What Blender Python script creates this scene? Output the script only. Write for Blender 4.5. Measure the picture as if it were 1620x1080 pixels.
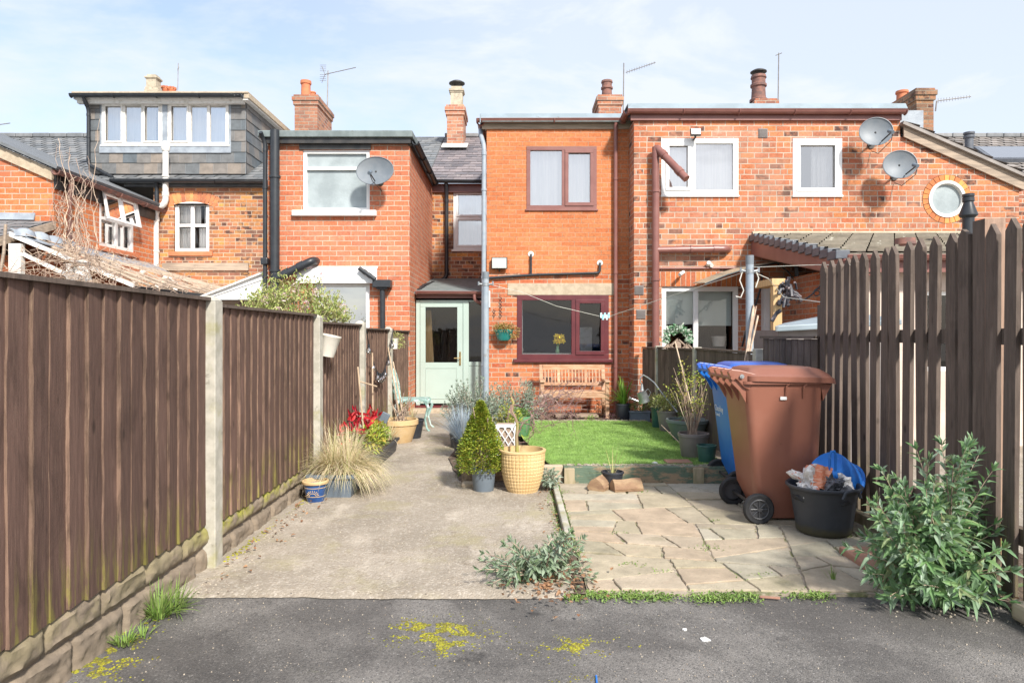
import bpy, math, random
from mathutils import Vector, Matrix, noise as mnoise
R = math.radians
random.seed(7)
S = bpy.context.scene
COL = S.collection
for o in list(bpy.data.objects): bpy.data.objects.remove(o)

# ------------------------------------------------------------------ camera
F = 1100.0; CH = 1.35; VX = 815.0; VY = 530.0        # focal length in photo pixels, eye height, vanishing point
cam = bpy.data.cameras.new('camera'); camo = bpy.data.objects.new('camera', cam); COL.objects.link(camo)
camo.location = (0, 0, CH); camo.rotation_euler = (R(90), 0, 0)
cam.sensor_width = 36; cam.lens = 36*F/1620; cam.shift_x = -(VX-810)/1620; cam.shift_y = -(540-VY)/1620
cam.clip_start = 0.05; cam.clip_end = 3000
S.camera = camo
S.render.resolution_x = 1024; S.render.resolution_y = 682
# ------------------------------------------------------------------ world, sun, exposure
SUN_EL, SUN_AZ = 39, 154          # azimuth clockwise from +Y
w = bpy.data.worlds.new('World'); S.world = w; w.use_nodes = True
nt = w.node_tree; nt.nodes.clear()
out = nt.nodes.new('ShaderNodeOutputWorld'); bg = nt.nodes.new('ShaderNodeBackground'); bg.inputs[1].default_value = 0.14
sky = nt.nodes.new('ShaderNodeTexSky'); sky.sky_type = 'NISHITA'; sky.sun_disc = False
sky.sun_elevation = R(SUN_EL); sky.sun_rotation = R(SUN_AZ); sky.air_density = 1.0; sky.dust_density = 1.6; sky.ozone_density = 1.4
tc = nt.nodes.new('ShaderNodeTexCoord'); mp = nt.nodes.new('ShaderNodeMapping'); mp.inputs['Scale'].default_value = (1.2, 1.0, 3.4)
mp.inputs['Location'].default_value = (0.35, 0.1, 0.3)
n1 = nt.nodes.new('ShaderNodeTexNoise'); n1.inputs['Scale'].default_value = 2.1; n1.inputs['Detail'].default_value = 9; n1.inputs['Roughness'].default_value = 0.58
n1.inputs['Distortion'].default_value = 0.35
rp = nt.nodes.new('ShaderNodeValToRGB'); rp.color_ramp.elements[0].position = 0.40; rp.color_ramp.elements[0].color = (0.30,)*3+(1,)
rp.color_ramp.elements[1].position = 0.60; rp.color_ramp.elements[1].color = (0.97,)*3+(1,)
mx = nt.nodes.new('ShaderNodeMix'); mx.data_type = 'RGBA'; mx.inputs['B'].default_value = (3.45, 3.68, 4.08, 1)
# broad variation: more cloud towards +X, clearer to the left
sepw = nt.nodes.new('ShaderNodeSeparateXYZ'); mr = nt.nodes.new('ShaderNodeMapRange')
mr.inputs['From Min'].default_value = -0.65; mr.inputs['From Max'].default_value = 0.05; mr.inputs['To Min'].default_value = 0.0; mr.inputs['To Max'].default_value = 0.75
mxf = nt.nodes.new('ShaderNodeMath'); mxf.operation = 'MAXIMUM'
L = nt.links.new
L(tc.outputs['Generated'], mp.inputs['Vector']); L(mp.outputs[0], n1.inputs['Vector']); L(n1.outputs['Fac'], rp.inputs[0])
L(tc.outputs['Generated'], sepw.inputs[0]); L(sepw.outputs['X'], mr.inputs['Value']); L(rp.outputs[0], mxf.inputs[0]); L(mr.outputs[0], mxf.inputs[1])
L(mxf.outputs[0], mx.inputs['Factor']); L(sky.outputs[0], mx.inputs['A']); L(mx.outputs['Result'], bg.inputs[0]); L(bg.outputs[0], out.inputs[0])
sl = bpy.data.lights.new('sun', 'SUN'); sl.energy = 3.3; sl.angle = R(5.5); sl.color = (1.0, 0.955, 0.88)
so = bpy.data.objects.new('sun', sl); COL.objects.link(so)
sd = Vector((math.sin(R(SUN_AZ))*math.cos(R(SUN_EL)), math.cos(R(SUN_AZ))*math.cos(R(SUN_EL)), math.sin(R(SUN_EL))))
so.rotation_euler = sd.to_track_quat('Z', 'Y').to_euler(); so.location = (3, -6, 9)
S.view_settings.view_transform = 'Standard'; S.view_settings.look = 'None'; S.view_settings.gamma = 1
S.view_settings.exposure = 0.93
S.render.engine = 'CYCLES'

# ------------------------------------------------------------------ helpers
def wx(px, Y): return (px-VX)/F*Y          # photo column -> metres at depth Y
def wz(py, Y): return CH-(py-VY)/F*Y       # photo row -> height at depth Y
def W(px, py, Y): return Vector((wx(px, Y), Y, wz(py, Y)))
def U(a, b): return random.uniform(a, b)

class MB:
    def __init__(s): s.v = []; s.f = []
    def add(s, vs, fs):
        n = len(s.v); s.v.extend([tuple(p) for p in vs]); s.f.extend([tuple(i+n for i in f) for f in fs]); return s
    def box(s, x0, x1, y0, y1, z0, z1, M=None):
        vs = [Vector(p) for p in ((x0,y0,z0),(x1,y0,z0),(x1,y1,z0),(x0,y1,z0),(x0,y0,z1),(x1,y0,z1),(x1,y1,z1),(x0,y1,z1))]
        if M: vs = [M@p for p in vs]
        return s.add(vs, [(0,3,2,1),(4,5,6,7),(0,1,5,4),(1,2,6,5),(2,3,7,6),(3,0,4,7)])
    def quad(s, a, b, c, d): return s.add([a,b,c,d], [(0,1,2,3)])
    def slab(s, a, b, c, d, t):
        a,b,c,d = map(Vector, (a,b,c,d)); n = (b-a).cross(d-a).normalized()*t
        return s.add([a,b,c,d,a-n,b-n,c-n,d-n], [(0,1,2,3),(7,6,5,4),(0,4,5,1),(1,5,6,2),(2,6,7,3),(3,7,4,0)])
    def tube(s, pts, r, n=8, cap=True):
        pts = [Vector(p) for p in pts]; m = len(pts)
        rs = r if isinstance(r, (list, tuple)) else [r]*m
        ring = []; prev = None; base = len(s.v)
        for i, p in enumerate(pts):
            t = (pts[min(i+1,m-1)]-pts[max(i-1,0)])
            t = t.normalized() if t.length > 1e-9 else Vector((0,0,1))
            if prev is None:
                a = Vector((0,0,1)) if abs(t.z) < .9 else Vector((1,0,0)); u = t.cross(a).normalized()
            else:
                u = prev-t*prev.dot(t); u = u.normalized() if u.length > 1e-6 else t.orthogonal().normalized()
            prev = u; v = t.cross(u)
            for k in range(n):
                a = 2*math.pi*k/n; s.v.append(tuple(p+(u*math.cos(a)+v*math.sin(a))*rs[i]))
        for i in range(m-1):
            for k in range(n):
                a = base+i*n+k; b = base+i*n+(k+1)%n; s.f.append((a, b, b+n, a+n))
        if cap and n > 2:
            s.f.append(tuple(base+k for k in range(n))[::-1]); s.f.append(tuple(base+(m-1)*n+k for k in range(n)))
        return s
    def lathe(s, c, prof, n=28, sx=1, sy=1, M=None):
        c = Vector(c); base = len(s.v); m = len(prof)
        for r, z in prof:
            for k in range(n):
                a = 2*math.pi*k/n; p = Vector((r*math.cos(a)*sx, r*math.sin(a)*sy, z))
                s.v.append(tuple(c+(M@p if M else p)))
        for i in range(m-1):
            for k in range(n):
                a = base+i*n+k; b = base+i*n+(k+1)%n; s.f.append((a, b, b+n, a+n))
        return s
    def prism(s, poly, y0, y1):       # poly in (x,z)
        n = len(poly); vs = [(x,y0,z) for x,z in poly]+[(x,y1,z) for x,z in poly]
        return s.add(vs, [tuple(range(n)), tuple(range(2*n-1, n-1, -1))]+[(i, n+i, n+(i+1)%n, (i+1)%n) for i in range(n)])
    def leaf(s, p, d, up, Ln, Wd, droop=0.15, fold=0.12):
        d = d.normalized(); sd_ = d.cross(up)
        if sd_.length < 1e-4: sd_ = Vector((1,0,0))
        sd_.normalize(); nn = sd_.cross(d)
        pm = p+d*Ln*.42+nn*Ln*fold*.5; tip = p+d*Ln-Vector((0,0,1))*Ln*droop
        p2 = p+d*Ln*.74+nn*Ln*fold*.25-Vector((0,0,1))*Ln*droop*.5
        return s.add([p, pm+sd_*Wd/2+nn*Wd*fold, p2+sd_*Wd*.32+nn*Wd*fold*.7, tip, p2-sd_*Wd*.32+nn*Wd*fold*.7, pm-sd_*Wd/2+nn*Wd*fold, p+d*Ln*.42, p2], [(0,1,6),(1,2,7,6),(2,3,7),(3,4,7),(4,5,6,7),(5,0,6)])
    def blade(s, p, d, Ln, wd, droop, seg=4):
        d = Vector(d).normalized(); sd_ = d.cross(Vector((0,0,1)))
        sd_ = sd_.normalized() if sd_.length > 1e-3 else Vector((1,0,0))
        q = Vector(p); vs = []; dd = d.copy()
        for i in range(seg+1):
            t = i/seg; ww = wd*(1-t**2)*.5+.0002
            vs += [q+sd_*ww, q-sd_*ww]; q = q+dd*Ln/seg; dd = (dd-Vector((0,0,droop/seg))).normalized()
        return s.add(vs, [(2*i, 2*i+1, 2*i+3, 2*i+2) for i in range(seg)])
    def build(s, name, m, parent=None, smooth=False, bevel=0, loc=None):
        me = bpy.data.meshes.new(name); me.from_pydata(s.v, [], s.f); me.update()
        o = bpy.data.objects.new(name, me); COL.objects.link(o)
        if m: me.materials.append(m)
        if smooth:
            me.polygons.foreach_set('use_smooth', [True]*len(me.polygons)); me.set_sharp_from_angle(angle=R(42))
        if bevel:
            b = o.modifiers.new('bevel', 'BEVEL'); b.width = bevel; b.segments = 2; b.limit_method = 'ANGLE'; b.angle_limit = R(40)
        if parent is not None:
            o.parent = parent
            if parent.type == 'EMPTY': o.matrix_parent_inverse = Matrix.Translation(-Vector(parent.location))
        return o
def tag(o, label=None, cat=None, group=None, kind=None):
    if label: o['label'] = label
    if cat: o['category'] = cat
    if group: o['group'] = group
    if kind: o['kind'] = kind
    return o
def thing(name, label, cat, loc=(0,0,0), group=None):
    o = bpy.data.objects.new(name, None); COL.objects.link(o); o.location = loc; o.empty_display_size = .1
    return tag(o, label, cat, group)

# ------------------------------------------------------------------ material helpers
def newmat(name):
    m = bpy.data.materials.new(name); m.use_nodes = True; n = m.node_tree; b = n.nodes['Principled BSDF']; return m, n, b
def node(n, t, **kw):
    x = n.nodes.new(t)
    for k, v in kw.items():
        if k.startswith('i_'):
            key = k[2:].replace('_', ' ')
            x.inputs[int(key) if key.isdigit() else key].default_value = v
        else: setattr(x, k, v)
    return x
def c4(c): return tuple(c)+(1,) if len(c) == 3 else c
def mth(n, op, a, b=None, c=None):
    x = n.nodes.new('ShaderNodeMath'); x.operation = op
    for i, v in enumerate((a, b, c)):
        if v is None: continue
        if hasattr(v, 'is_linked') or hasattr(v, 'links'): n.links.new(v, x.inputs[i])
        else: x.inputs[i].default_value = v
    return x.outputs[0]
def mixc(n, f, a, b, mode='MIX'):
    x = n.nodes.new('ShaderNodeMix'); x.data_type = 'RGBA'; x.blend_type = mode; x.clamp_factor = True
    for key, v in (('Factor', f), ('A', a), ('B', b)):
        if hasattr(v, 'links'): n.links.new(v, x.inputs[key])
        else: x.inputs[key].default_value = v if key == 'Factor' else c4(v)
    return x.outputs['Result']
def noisef(n, vec, scale, detail=4, rough=.55, dist=0):
    x = node(n, 'ShaderNodeTexNoise', i_Scale=scale, i_Detail=detail, i_Roughness=rough, i_Distortion=dist)
    n.links.new(vec, x.inputs['Vector']); return x.outputs['Fac']
def mapr(n, v, a, b, c=0, d=1, smooth=True):
    x = node(n, 'ShaderNodeMapRange', interpolation_type='SMOOTHSTEP' if smooth else 'LINEAR')
    n.links.new(v, x.inputs['Value'])
    for k, q in (('From Min', a), ('From Max', b), ('To Min', c), ('To Max', d)): x.inputs[k].default_value = q
    return x.outputs[0]
def pos(n, scale=(1,1,1)):
    g = n.nodes.new('ShaderNodeNewGeometry')
    if scale == (1,1,1): return g.outputs['Position']
    m = node(n, 'ShaderNodeMapping'); m.inputs['Scale'].default_value = scale; n.links.new(g.outputs['Position'], m.inputs['Vector']); return m.outputs[0]
def bumpn(n, b, h, strength=.4, dist=.01):
    x = node(n, 'ShaderNodeBump', i_Strength=strength, i_Distance=dist); n.links.new(h, x.inputs['Height']); n.links.new(x.outputs[0], b.inputs['Normal'])

def mat(name, c1, c2=None, scale=8, stretch=(1,1,1), lo=.35, hi=.65, rough=.75, island=0, bump=.2, bscale=60, bdist=.004,
        metal=0, spots=None, spec=None, trans=0, coat=0):
    """plain surface: two colours by noise, brightness by piece, patches [(colour, scale, lo, hi, amount)], bump"""
    m, n, b = newmat(name); p = pos(n, stretch); c2 = c2 or tuple(x*.75 for x in c1)
    col = mixc(n, mapr(n, noisef(n, p, scale, 6), lo, hi), c1, c2)
    if spots:
        for i, (cc, sc, a, d, amt) in enumerate(spots):
            off = node(n, 'ShaderNodeMapping'); off.inputs['Location'].default_value = (3.1*i+1.7, 5.3*i, 2.2*i); n.links.new(pos(n), off.inputs['Vector'])
            f = mth(n, 'MULTIPLY', mapr(n, noisef(n, off.outputs[0], sc, 7, .62), a, d), amt); col = mixc(n, f, col, cc)
    if island:
        g = n.nodes.new('ShaderNodeNewGeometry'); v = mapr(n, g.outputs['Random Per Island'], 0, 1, 1-island, 1+island, False)
        hs = node(n, 'ShaderNodeHueSaturation'); n.links.new(v, hs.inputs['Value']); n.links.new(col, hs.inputs['Color'])
        n.links.new(mapr(n, g.outputs['Random Per Island'], 0, 1, .5-island*.04, .5+island*.04, False), hs.inputs['Hue']); col = hs.outputs[0]
    n.links.new(col, b.inputs['Base Color']); b.inputs['Roughness'].default_value = rough; b.inputs['Metallic'].default_value = metal
    if spec is not None: b.inputs['Specular IOR Level'].default_value = spec
    if coat: b.inputs['Coat Weight'].default_value = coat; b.inputs['Coat Roughness'].default_value = .15
    if bump: bumpn(n, b, noisef(n, p, bscale, 5), bump, bdist)
    if trans:
        b.inputs['Transmission Weight'].default_value = trans
    return m

def brick(name, cols, mortar, bw=.235, bh=.08, mo=.011, headers=False, wob=.006, white=.0, dark=.0, stain=.25, vert=False, ruddy=None):
    m, n, b = newmat(name); P = pos(n); sp = n.nodes.new('ShaderNodeSeparateXYZ'); n.links.new(P, sp.inputs[0])
    u = mth(n, 'ADD', sp.outputs[0], sp.outputs[1]); v = sp.outputs[2]
    wn = noisef(n, P, 5, 3); u = mth(n, 'ADD', u, mth(n, 'MULTIPLY', mth(n, 'SUBTRACT', wn, .5), wob*3))
    wn2 = noisef(n, P, 9, 3); v = mth(n, 'ADD', v, mth(n, 'MULTIPLY', mth(n, 'SUBTRACT', wn2, .5), wob*2))
    if vert: u, v = v, u
    vr = mth(n, 'DIVIDE', v, bh); row = mth(n, 'FLOOR', vr); fv = mth(n, 'SUBTRACT', vr, row)
    if vert: par = 0.0; uu = mth(n, 'DIVIDE', u, 10.0); bww = 10.0
    else:
        par = mth(n, 'MULTIPLY', mth(n, 'FLOORED_MODULO', row, 2), .5)
        jit = node(n, 'ShaderNodeTexWhiteNoise', noise_dimensions='1D'); n.links.new(row, jit.inputs['W'])
        par = mth(n, 'ADD', par, mth(n, 'MULTIPLY', jit.outputs['Value'], .12))
        if headers:
            hd = mth(n, 'LESS_THAN', mth(n, 'FLOORED_MODULO', row, 5), .5)
            bww = mth(n, 'SUBTRACT', bw, mth(n, 'MULTIPLY', hd, bw*.5)); 
        else: bww = bw
        uu = mth(n, 'ADD', mth(n, 'DIVIDE', u, bww), par)
    colm = mth(n, 'FLOOR', uu); fu = mth(n, 'SUBTRACT', uu, colm)
    du = mth(n, 'MULTIPLY', mth(n, 'MINIMUM', fu, mth(n, 'SUBTRACT', 1.0, fu)), bww)
    dv = mth(n, 'MULTIPLY', mth(n, 'MINIMUM', fv, mth(n, 'SUBTRACT', 1.0, fv)), bh)
    d = mth(n, 'MINIMUM', du, dv); d = mth(n, 'ADD', d, mth(n, 'MULTIPLY', mth(n, 'SUBTRACT', noisef(n, P, 55, 4), .5), .007))
    mask = mapr(n, d, mo*.5-.002, mo*.5+.003)
    cv = n.nodes.new('ShaderNodeCombineXYZ'); n.links.new(row, cv.inputs[0]); n.links.new(colm, cv.inputs[1])
    wnz = node(n, 'ShaderNodeTexWhiteNoise', noise_dimensions='3D'); n.links.new(cv.outputs[0], wnz.inputs['Vector'])
    rp = n.nodes.new('ShaderNodeValToRGB'); cr = rp.color_ramp; cr.interpolation = 'LINEAR'
    k = len(cols); cr.elements[0].position = 0; cr.elements[0].color = c4(cols[0]); cr.elements[1].position = 1; cr.elements[1].color = c4(cols[-1])
    for i in range(1, k-1): e = cr.elements.new(i/(k-1)); e.color = c4(cols[i])
    n.links.new(wnz.outputs['Value'], rp.inputs[0]); col = rp.outputs[0]
    # surface mottling inside each brick
    mm = mapr(n, noisef(n, P, 28, 6, .65), .3, .7, .72, 1.25, False)
    hs = node(n, 'ShaderNodeHueSaturation'); n.links.new(mm, hs.inputs['Value']); n.links.new(col, hs.inputs['Color']); col = hs.outputs[0]
    if dark:
        sc = n.nodes.new('ShaderNodeSeparateColor'); n.links.new(wnz.outputs['Color'], sc.inputs[0])
        f = mth(n, 'MULTIPLY', mapr(n, sc.outputs[1], 1-dark, 1-dark*.6), mapr(n, noisef(n, P, 9, 4), .35, .6)); col = mixc(n, f, col, (.10,.055,.045))
    if white:
        col = mixc(n, mth(n, 'MULTIPLY', mapr(n, noisef(n, P, 1.3, 7, .65, .4), .46, .66), white*1.1), col, (.50,.27,.19))
        col = mixc(n, mth(n, 'MULTIPLY', mapr(n, noisef(n, pos(n,(1,1,.6)), 1.9, 8, .7), .54, .72), .45), col, (.20,.115,.085))
        f = mth(n, 'MULTIPLY', mapr(n, noisef(n, P, 2.4, 8, .7), .58, .74), white); col = mixc(n, f, col, (.62,.50,.40))
        f = mapr(n, noisef(n, P, 7.0, 8, .7), .66, .72, 0, white); col = mixc(n, f, col, (.75,.68,.6))
    mcol = mixc(n, mapr(n, noisef(n, P, 6, 6), .35, .7), mortar, tuple(x*.72 for x in mortar))
    col = mixc(n, mask, mcol, col)
    so_ = mth(n, 'MULTIPLY', mapr(n, noisef(n, pos(n, (1,1,.45)), 1.1, 7, .68), .55, .78), stain*1.5); col = mixc(n, so_, col, (.16,.10,.075))
    st = mapr(n, noisef(n, P, .8, 6, .6), .3, .7, 1-stain, 1+stain*.35, False)
    hs2 = node(n, 'ShaderNodeHueSaturation'); n.links.new(st, hs2.inputs['Value']); n.links.new(col, hs2.inputs['Color']); col = hs2.outputs[0]
    n.links.new(col, b.inputs['Base Color']); b.inputs['Roughness'].default_value = .9; b.inputs['Specular IOR Level'].default_value = .25
    h = mth(n, 'ADD', mth(n, 'MULTIPLY', mask, .8), mth(n, 'MULTIPLY', noisef(n, P, 90, 4), .25)); bumpn(n, b, h, .55, .007)
    return m

def slate(name, c1, c2, sw=.25, sh=.2, moss=.0, along='x', spots=None):
    """slates: tinted per slate, each course thicker at its lower edge (bump only; the courses are stepped geometry)"""
    m, n, b = newmat(name); P = pos(n); g = n.nodes.new('ShaderNodeNewGeometry')
    f = g.outputs['Random Per Island']; col = mixc(n, f, c1, c2)
    hs = node(n, 'ShaderNodeHueSaturation'); n.links.new(mapr(n, noisef(n, P, 6, 7, .65), .3, .7, .75, 1.25, False), hs.inputs['Value']); n.links.new(col, hs.inputs['Color']); col = hs.outputs[0]
    if moss: col = mixc(n, mapr(n, noisef(n, P, 3.5, 9, .72), .60, .68, 0, moss), col, (.10,.11,.03))
    if spots: col = mixc(n, mapr(n, noisef(n, P, 5.5, 9, .75), .60, .66, 0, .8), col, spots)
    n.links.new(col, b.inputs['Base Color']); b.inputs['Roughness'].default_value = .62; bumpn(n, b, noisef(n, P, 40, 6), .35, .006)
    return m
# ------------------------------------------------------------------ materials
O1=(.66,.20,.065); O2=(.58,.15,.05); O3=(.72,.26,.09)
M = {}
M['brick_mid_new'] = brick('orange_modern_brick', [(.55,.18,.07),(.60,.21,.085),(.54,.165,.065),(.62,.23,.10),(.56,.185,.075)], (.52,.36,.24), bw=.225, bh=.0776, mo=.0065, stain=.18, wob=.003)
M['brick_mid_old'] = brick('red_orange_old_brick', [(.50,.14,.06),(.60,.20,.08),(.44,.11,.05),(.64,.24,.11),(.50,.15,.07)], (.52,.40,.30), bw=.235, bh=.0795, mo=.012, white=.35, stain=.25, dark=.06)
M['brick_right'] = brick('mottled_orange_brick', [(.54,.18,.075),(.45,.14,.075),(.60,.24,.11),(.36,.135,.08),(.56,.18,.08),(.50,.20,.12),(.60,.22,.08),(.28,.13,.095)], (.56,.46,.37), bw=.236, bh=.0885, mo=.013, headers=True, white=.45, dark=.12, stain=.25)
M['brick_left'] = brick('salmon_red_brick', [(.56,.175,.085),(.61,.21,.105),(.52,.155,.08),(.63,.23,.125),(.57,.185,.09)], (.54,.46,.36), bw=.24, bh=.0835, mo=.011, white=.28, stain=.18)
M['brick_main'] = brick('mixed_buff_brown_brick', [(.42,.16,.07),(.55,.25,.09),(.28,.12,.08),(.62,.32,.10),(.50,.17,.08),(.20,.11,.08),(.60,.22,.10),(.40,.22,.12)], (.56,.44,.33), bw=.236, bh=.0815, mo=.013, headers=True, white=.15, dark=.22, stain=.3)
M['brick_gable'] = brick('orange_gable_brick', [(.62,.19,.07),(.54,.15,.06),(.68,.24,.09),(.58,.17,.07)], (.55,.44,.34), bw=.235, bh=.092, mo=.014, white=.25, stain=.2)
M['brick_dark'] = brick('weathered_chimney_brick', [(.32,.15,.09),(.42,.22,.12),(.22,.13,.09),(.48,.26,.14)], (.34,.29,.22), bw=.24, bh=.085, mo=.013, white=.15, dark=.3, stain=.4)
M['brick_chim'] = brick('chimney_brick', [(.44,.17,.10),(.56,.25,.14),(.34,.13,.085),(.58,.28,.17),(.26,.12,.09)], (.46,.40,.32), bw=.24, bh=.085, mo=.014, white=.4, stain=.35)
M['soldier'] = brick('soldier_course_brick', [(.60,.20,.07),(.50,.14,.06),(.66,.25,.09),(.42,.13,.07)], (.56,.44,.34), bw=.5, bh=.083, mo=.011, vert=True, stain=.2)
M['slate_hung'] = slate('hung_slate', (.10,.12,.135), (.24,.20,.165))
M['slate_brown'] = slate('brownish_roof_slate', (.20,.18,.165), (.31,.275,.25), moss=.2, spots=(.42,.38,.33))
M['slate_roof'] = slate('roof_slate', (.13,.12,.13), (.26,.22,.22), moss=.25, spots=(.42,.38,.33))
M['slate_grey'] = slate('grey_roof_slate', (.14,.15,.16), (.24,.24,.24), moss=.15)
M['tile_conc'] = slate('concrete_roof_tile', (.20,.17,.13), (.28,.25,.2), moss=.7, spots=(.55,.53,.45))
M['verge'] = mat('slate_grey_plastic', (.09,.10,.12), (.12,.13,.15), rough=.5)
M['white'] = mat('white_upvc', (.84,.84,.83), (.78,.77,.75), scale=2.5, rough=.35, bump=0)
M['white_paint'] = mat('weathered_white_paint', (.74,.72,.68), (.55,.52,.46), scale=12, lo=.45, hi=.75, rough=.6)
M['brown_upvc'] = mat('brown_upvc', (.215,.088,.074), (.25,.11,.092), scale=5, rough=.35, bump=.05)
M['maroon'] = mat('maroon_upvc', (.105,.022,.028), (.13,.03,.034), scale=5, rough=.3, bump=0)
M['mint'] = mat('pale_green_upvc', (.43,.53,.48), (.40,.49,.44), scale=2, rough=.4, bump=0)
M['black'] = mat('black_plastic', (.022,.025,.030), (.03,.034,.04), rough=.4, bump=.05)
M['grey_pipe'] = mat('grey_painted_pipe', (.27,.32,.37), (.33,.37,.41), scale=10, rough=.45, spots=[((.2,.16,.12),7,.6,.7,.5)])
M['lead'] = mat('lead_flashing', (.33,.37,.41), (.24,.27,.31), scale=6, rough=.55, bump=.3, bscale=12, bdist=.02)
M['felt'] = mat('grey_green_felt', (.20,.235,.235), (.15,.18,.18), scale=7, rough=.85, spots=[((.10,.09,.06),9,.58,.7,.7)])
M['steel_edge'] = mat('aluminium_edge', (.27,.33,.37), (.22,.27,.30), scale=3, rough=.5, spots=[((.12,.12,.11),6,.62,.7,.6)])
M['stone'] = mat('sandstone', (.50,.41,.30), (.40,.32,.23), scale=14, rough=.9, bump=.3, spots=[((.25,.2,.14),6,.6,.75,.5)])
M['terracotta'] = mat('terracotta', (.58,.20,.09), (.48,.16,.08), scale=9, rough=.8)
M['terra_dark'] = mat('sooty_terracotta', (.26,.12,.09), (.14,.08,.07), scale=9, rough=.8)
M['pot_cream'] = mat('buff_chimney_pot', (.52,.45,.34), (.38,.33,.25), scale=12, rough=.9, spots=[((.15,.13,.1),8,.58,.7,.6)])
M['metal_dark'] = mat('dark_metal', (.05,.05,.05), (.08,.075,.07), rough=.45, metal=.6)
M['alu'] = mat('aluminium', (.5,.5,.5), (.4,.4,.4), rough=.35, metal=.9, bump=0)
M['aerial'] = mat('aerial_metal', (.22,.2,.19), (.3,.28,.26), rough=.5, metal=.5, bump=0)
M['dish'] = mat('grey_dish', (.16,.185,.21), (.20,.22,.24), scale=6, rough=.5, bump=0)
M['timber_old'] = mat('weathered_timber', (.42,.33,.25), (.28,.22,.17), scale=10, stretch=(.3,1,3), rough=.85, bump=.3, bscale=30)
M['timber_new'] = mat('new_pine', (.66,.44,.22), (.56,.36,.17), scale=6, stretch=(4,4,.5), rough=.7)
M['teak'] = mat('bench_hardwood', (.42,.225,.12), (.54,.34,.21), scale=9, stretch=(.6,3,3), rough=.65, island=.12, bump=.2, bscale=50, spots=[((.60,.46,.35),7,.52,.68,.7)])
M['sleeper'] = None
M['glass'] = None; M['curtain'] = mat('net_curtain', (.86,.86,.84), (.74,.75,.75), scale=7, stretch=(5,5,.15), rough=.9, bump=0)
M['blind'] = mat('pale_roller_blind', (.60,.68,.64), (.57,.65,.61), scale=2, rough=.8, bump=0)
M['frosted'] = None
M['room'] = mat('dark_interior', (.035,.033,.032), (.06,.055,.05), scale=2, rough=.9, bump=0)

def glass_mat(name, tint=(1,1,1), refl=.16, tr=.9):
    m, n, b = newmat(name); n.nodes.remove(b); o = n.nodes['Material Output']
    t = node(n, 'ShaderNodeBsdfTransparent'); t.inputs[0].default_value = c4([x*tr for x in tint])
    g = node(n, 'ShaderNodeBsdfGlossy'); g.inputs['Roughness'].default_value = .015; g.inputs[0].default_value = (1,.98,.96,1)
    bp = node(n, 'ShaderNodeBump', i_Strength=.05, i_Distance=.02); n.links.new(noisef(n, pos(n), 1.6, 2), bp.inputs['Height']); n.links.new(bp.outputs[0], g.inputs['Normal'])
    fr = node(n, 'ShaderNodeLayerWeight', i_Blend=.3); f = mapr(n, fr.outputs['Fresnel'], 0, 1, refl, 1, False)
    mx = node(n, 'ShaderNodeMixShader'); n.links.new(f, mx.inputs[0]); n.links.new(t.outputs[0], mx.inputs[1]); n.links.new(g.outputs[0], mx.inputs[2])
    n.links.new(mx.outputs[0], o.inputs['Surface']); return m
M['glass'] = glass_mat('window_glass', refl=.03, tr=.98)
M['glass_sky'] = glass_mat('bright_window_glass', refl=.5, tr=.99)
M['poly'] = glass_mat('dusty_polycarbonate', (.9,.85,.78), .25, .8)
def frosted():
    m, n, b = newmat('frosted_glass'); P = pos(n)
    col = mixc(n, mapr(n, noisef(n, P, 3.0, 7, .6), .3, .7), (.38,.43,.44), (.27,.31,.32))
    n.links.new(col, b.inputs['Base Color']); b.inputs['Roughness'].default_value = .35
    bumpn(n, b, noisef(n, P, 28, 5), .25, .01); return m
M['frosted'] = frosted()

def asphalt():
    m, n, b = newmat('asphalt'); P = pos(n)
    vo = node(n, 'ShaderNodeTexVoronoi', i_Scale=150.0); n.links.new(P, vo.inputs['Vector'])
    sc = n.nodes.new('ShaderNodeSeparateColor'); n.links.new(vo.outputs['Color'], sc.inputs[0])
    base = mixc(n, mapr(n, noisef(n, P, 1.3, 8, .6), .32, .68), (.225,.208,.19), (.115,.107,.098))
    base = mixc(n, mapr(n, sc.outputs[0], .70, .95, 0, .55, False), base, (.27,.25,.235))
    base = mixc(n, mapr(n, sc.outputs[1], .6, 1, 0, .7, False), base, (.045,.045,.046))
    vo2 = node(n, 'ShaderNodeTexVoronoi', i_Scale=36.0); n.links.new(P, vo2.inputs['Vector'])
    base = mixc(n, mapr(n, vo2.outputs['Distance'], .13, .09, 0, .8), base, (.42,.40,.38))
    base = mixc(n, mapr(n, noisef(n, P, .9, 6, .6, .5), .44, .60, 0, .62), base, (.058,.053,.050))
    base = mixc(n, mapr(n, noisef(n, P, 60, 5, .7), .58, .70, 0, .7), base, (.30,.275,.25))
    # damp dark patches, a mossy bloom
    base = mixc(n, mapr(n, noisef(n, P, 2.3, 8, .65), .60, .70, 0, .75), base, (.028,.026,.025))
    base = mixc(n, mapr(n, noisef(n, pos(n, (1,1.3,1)), 3.1, 9, .75, .4), .63, .72, 0, .45), base, (.14,.15,.045))
    n.links.new(base, b.inputs['Base Color']); b.inputs['Roughness'].default_value = .85
    h = mth(n, 'ADD', mth(n, 'MULTIPLY', vo.outputs['Distance'], -1.0), mth(n, 'MULTIPLY', noisef(n, P, 40, 5), .8)); bumpn(n, b, h, .6, .005); return m
M['asphalt'] = asphalt()
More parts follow.
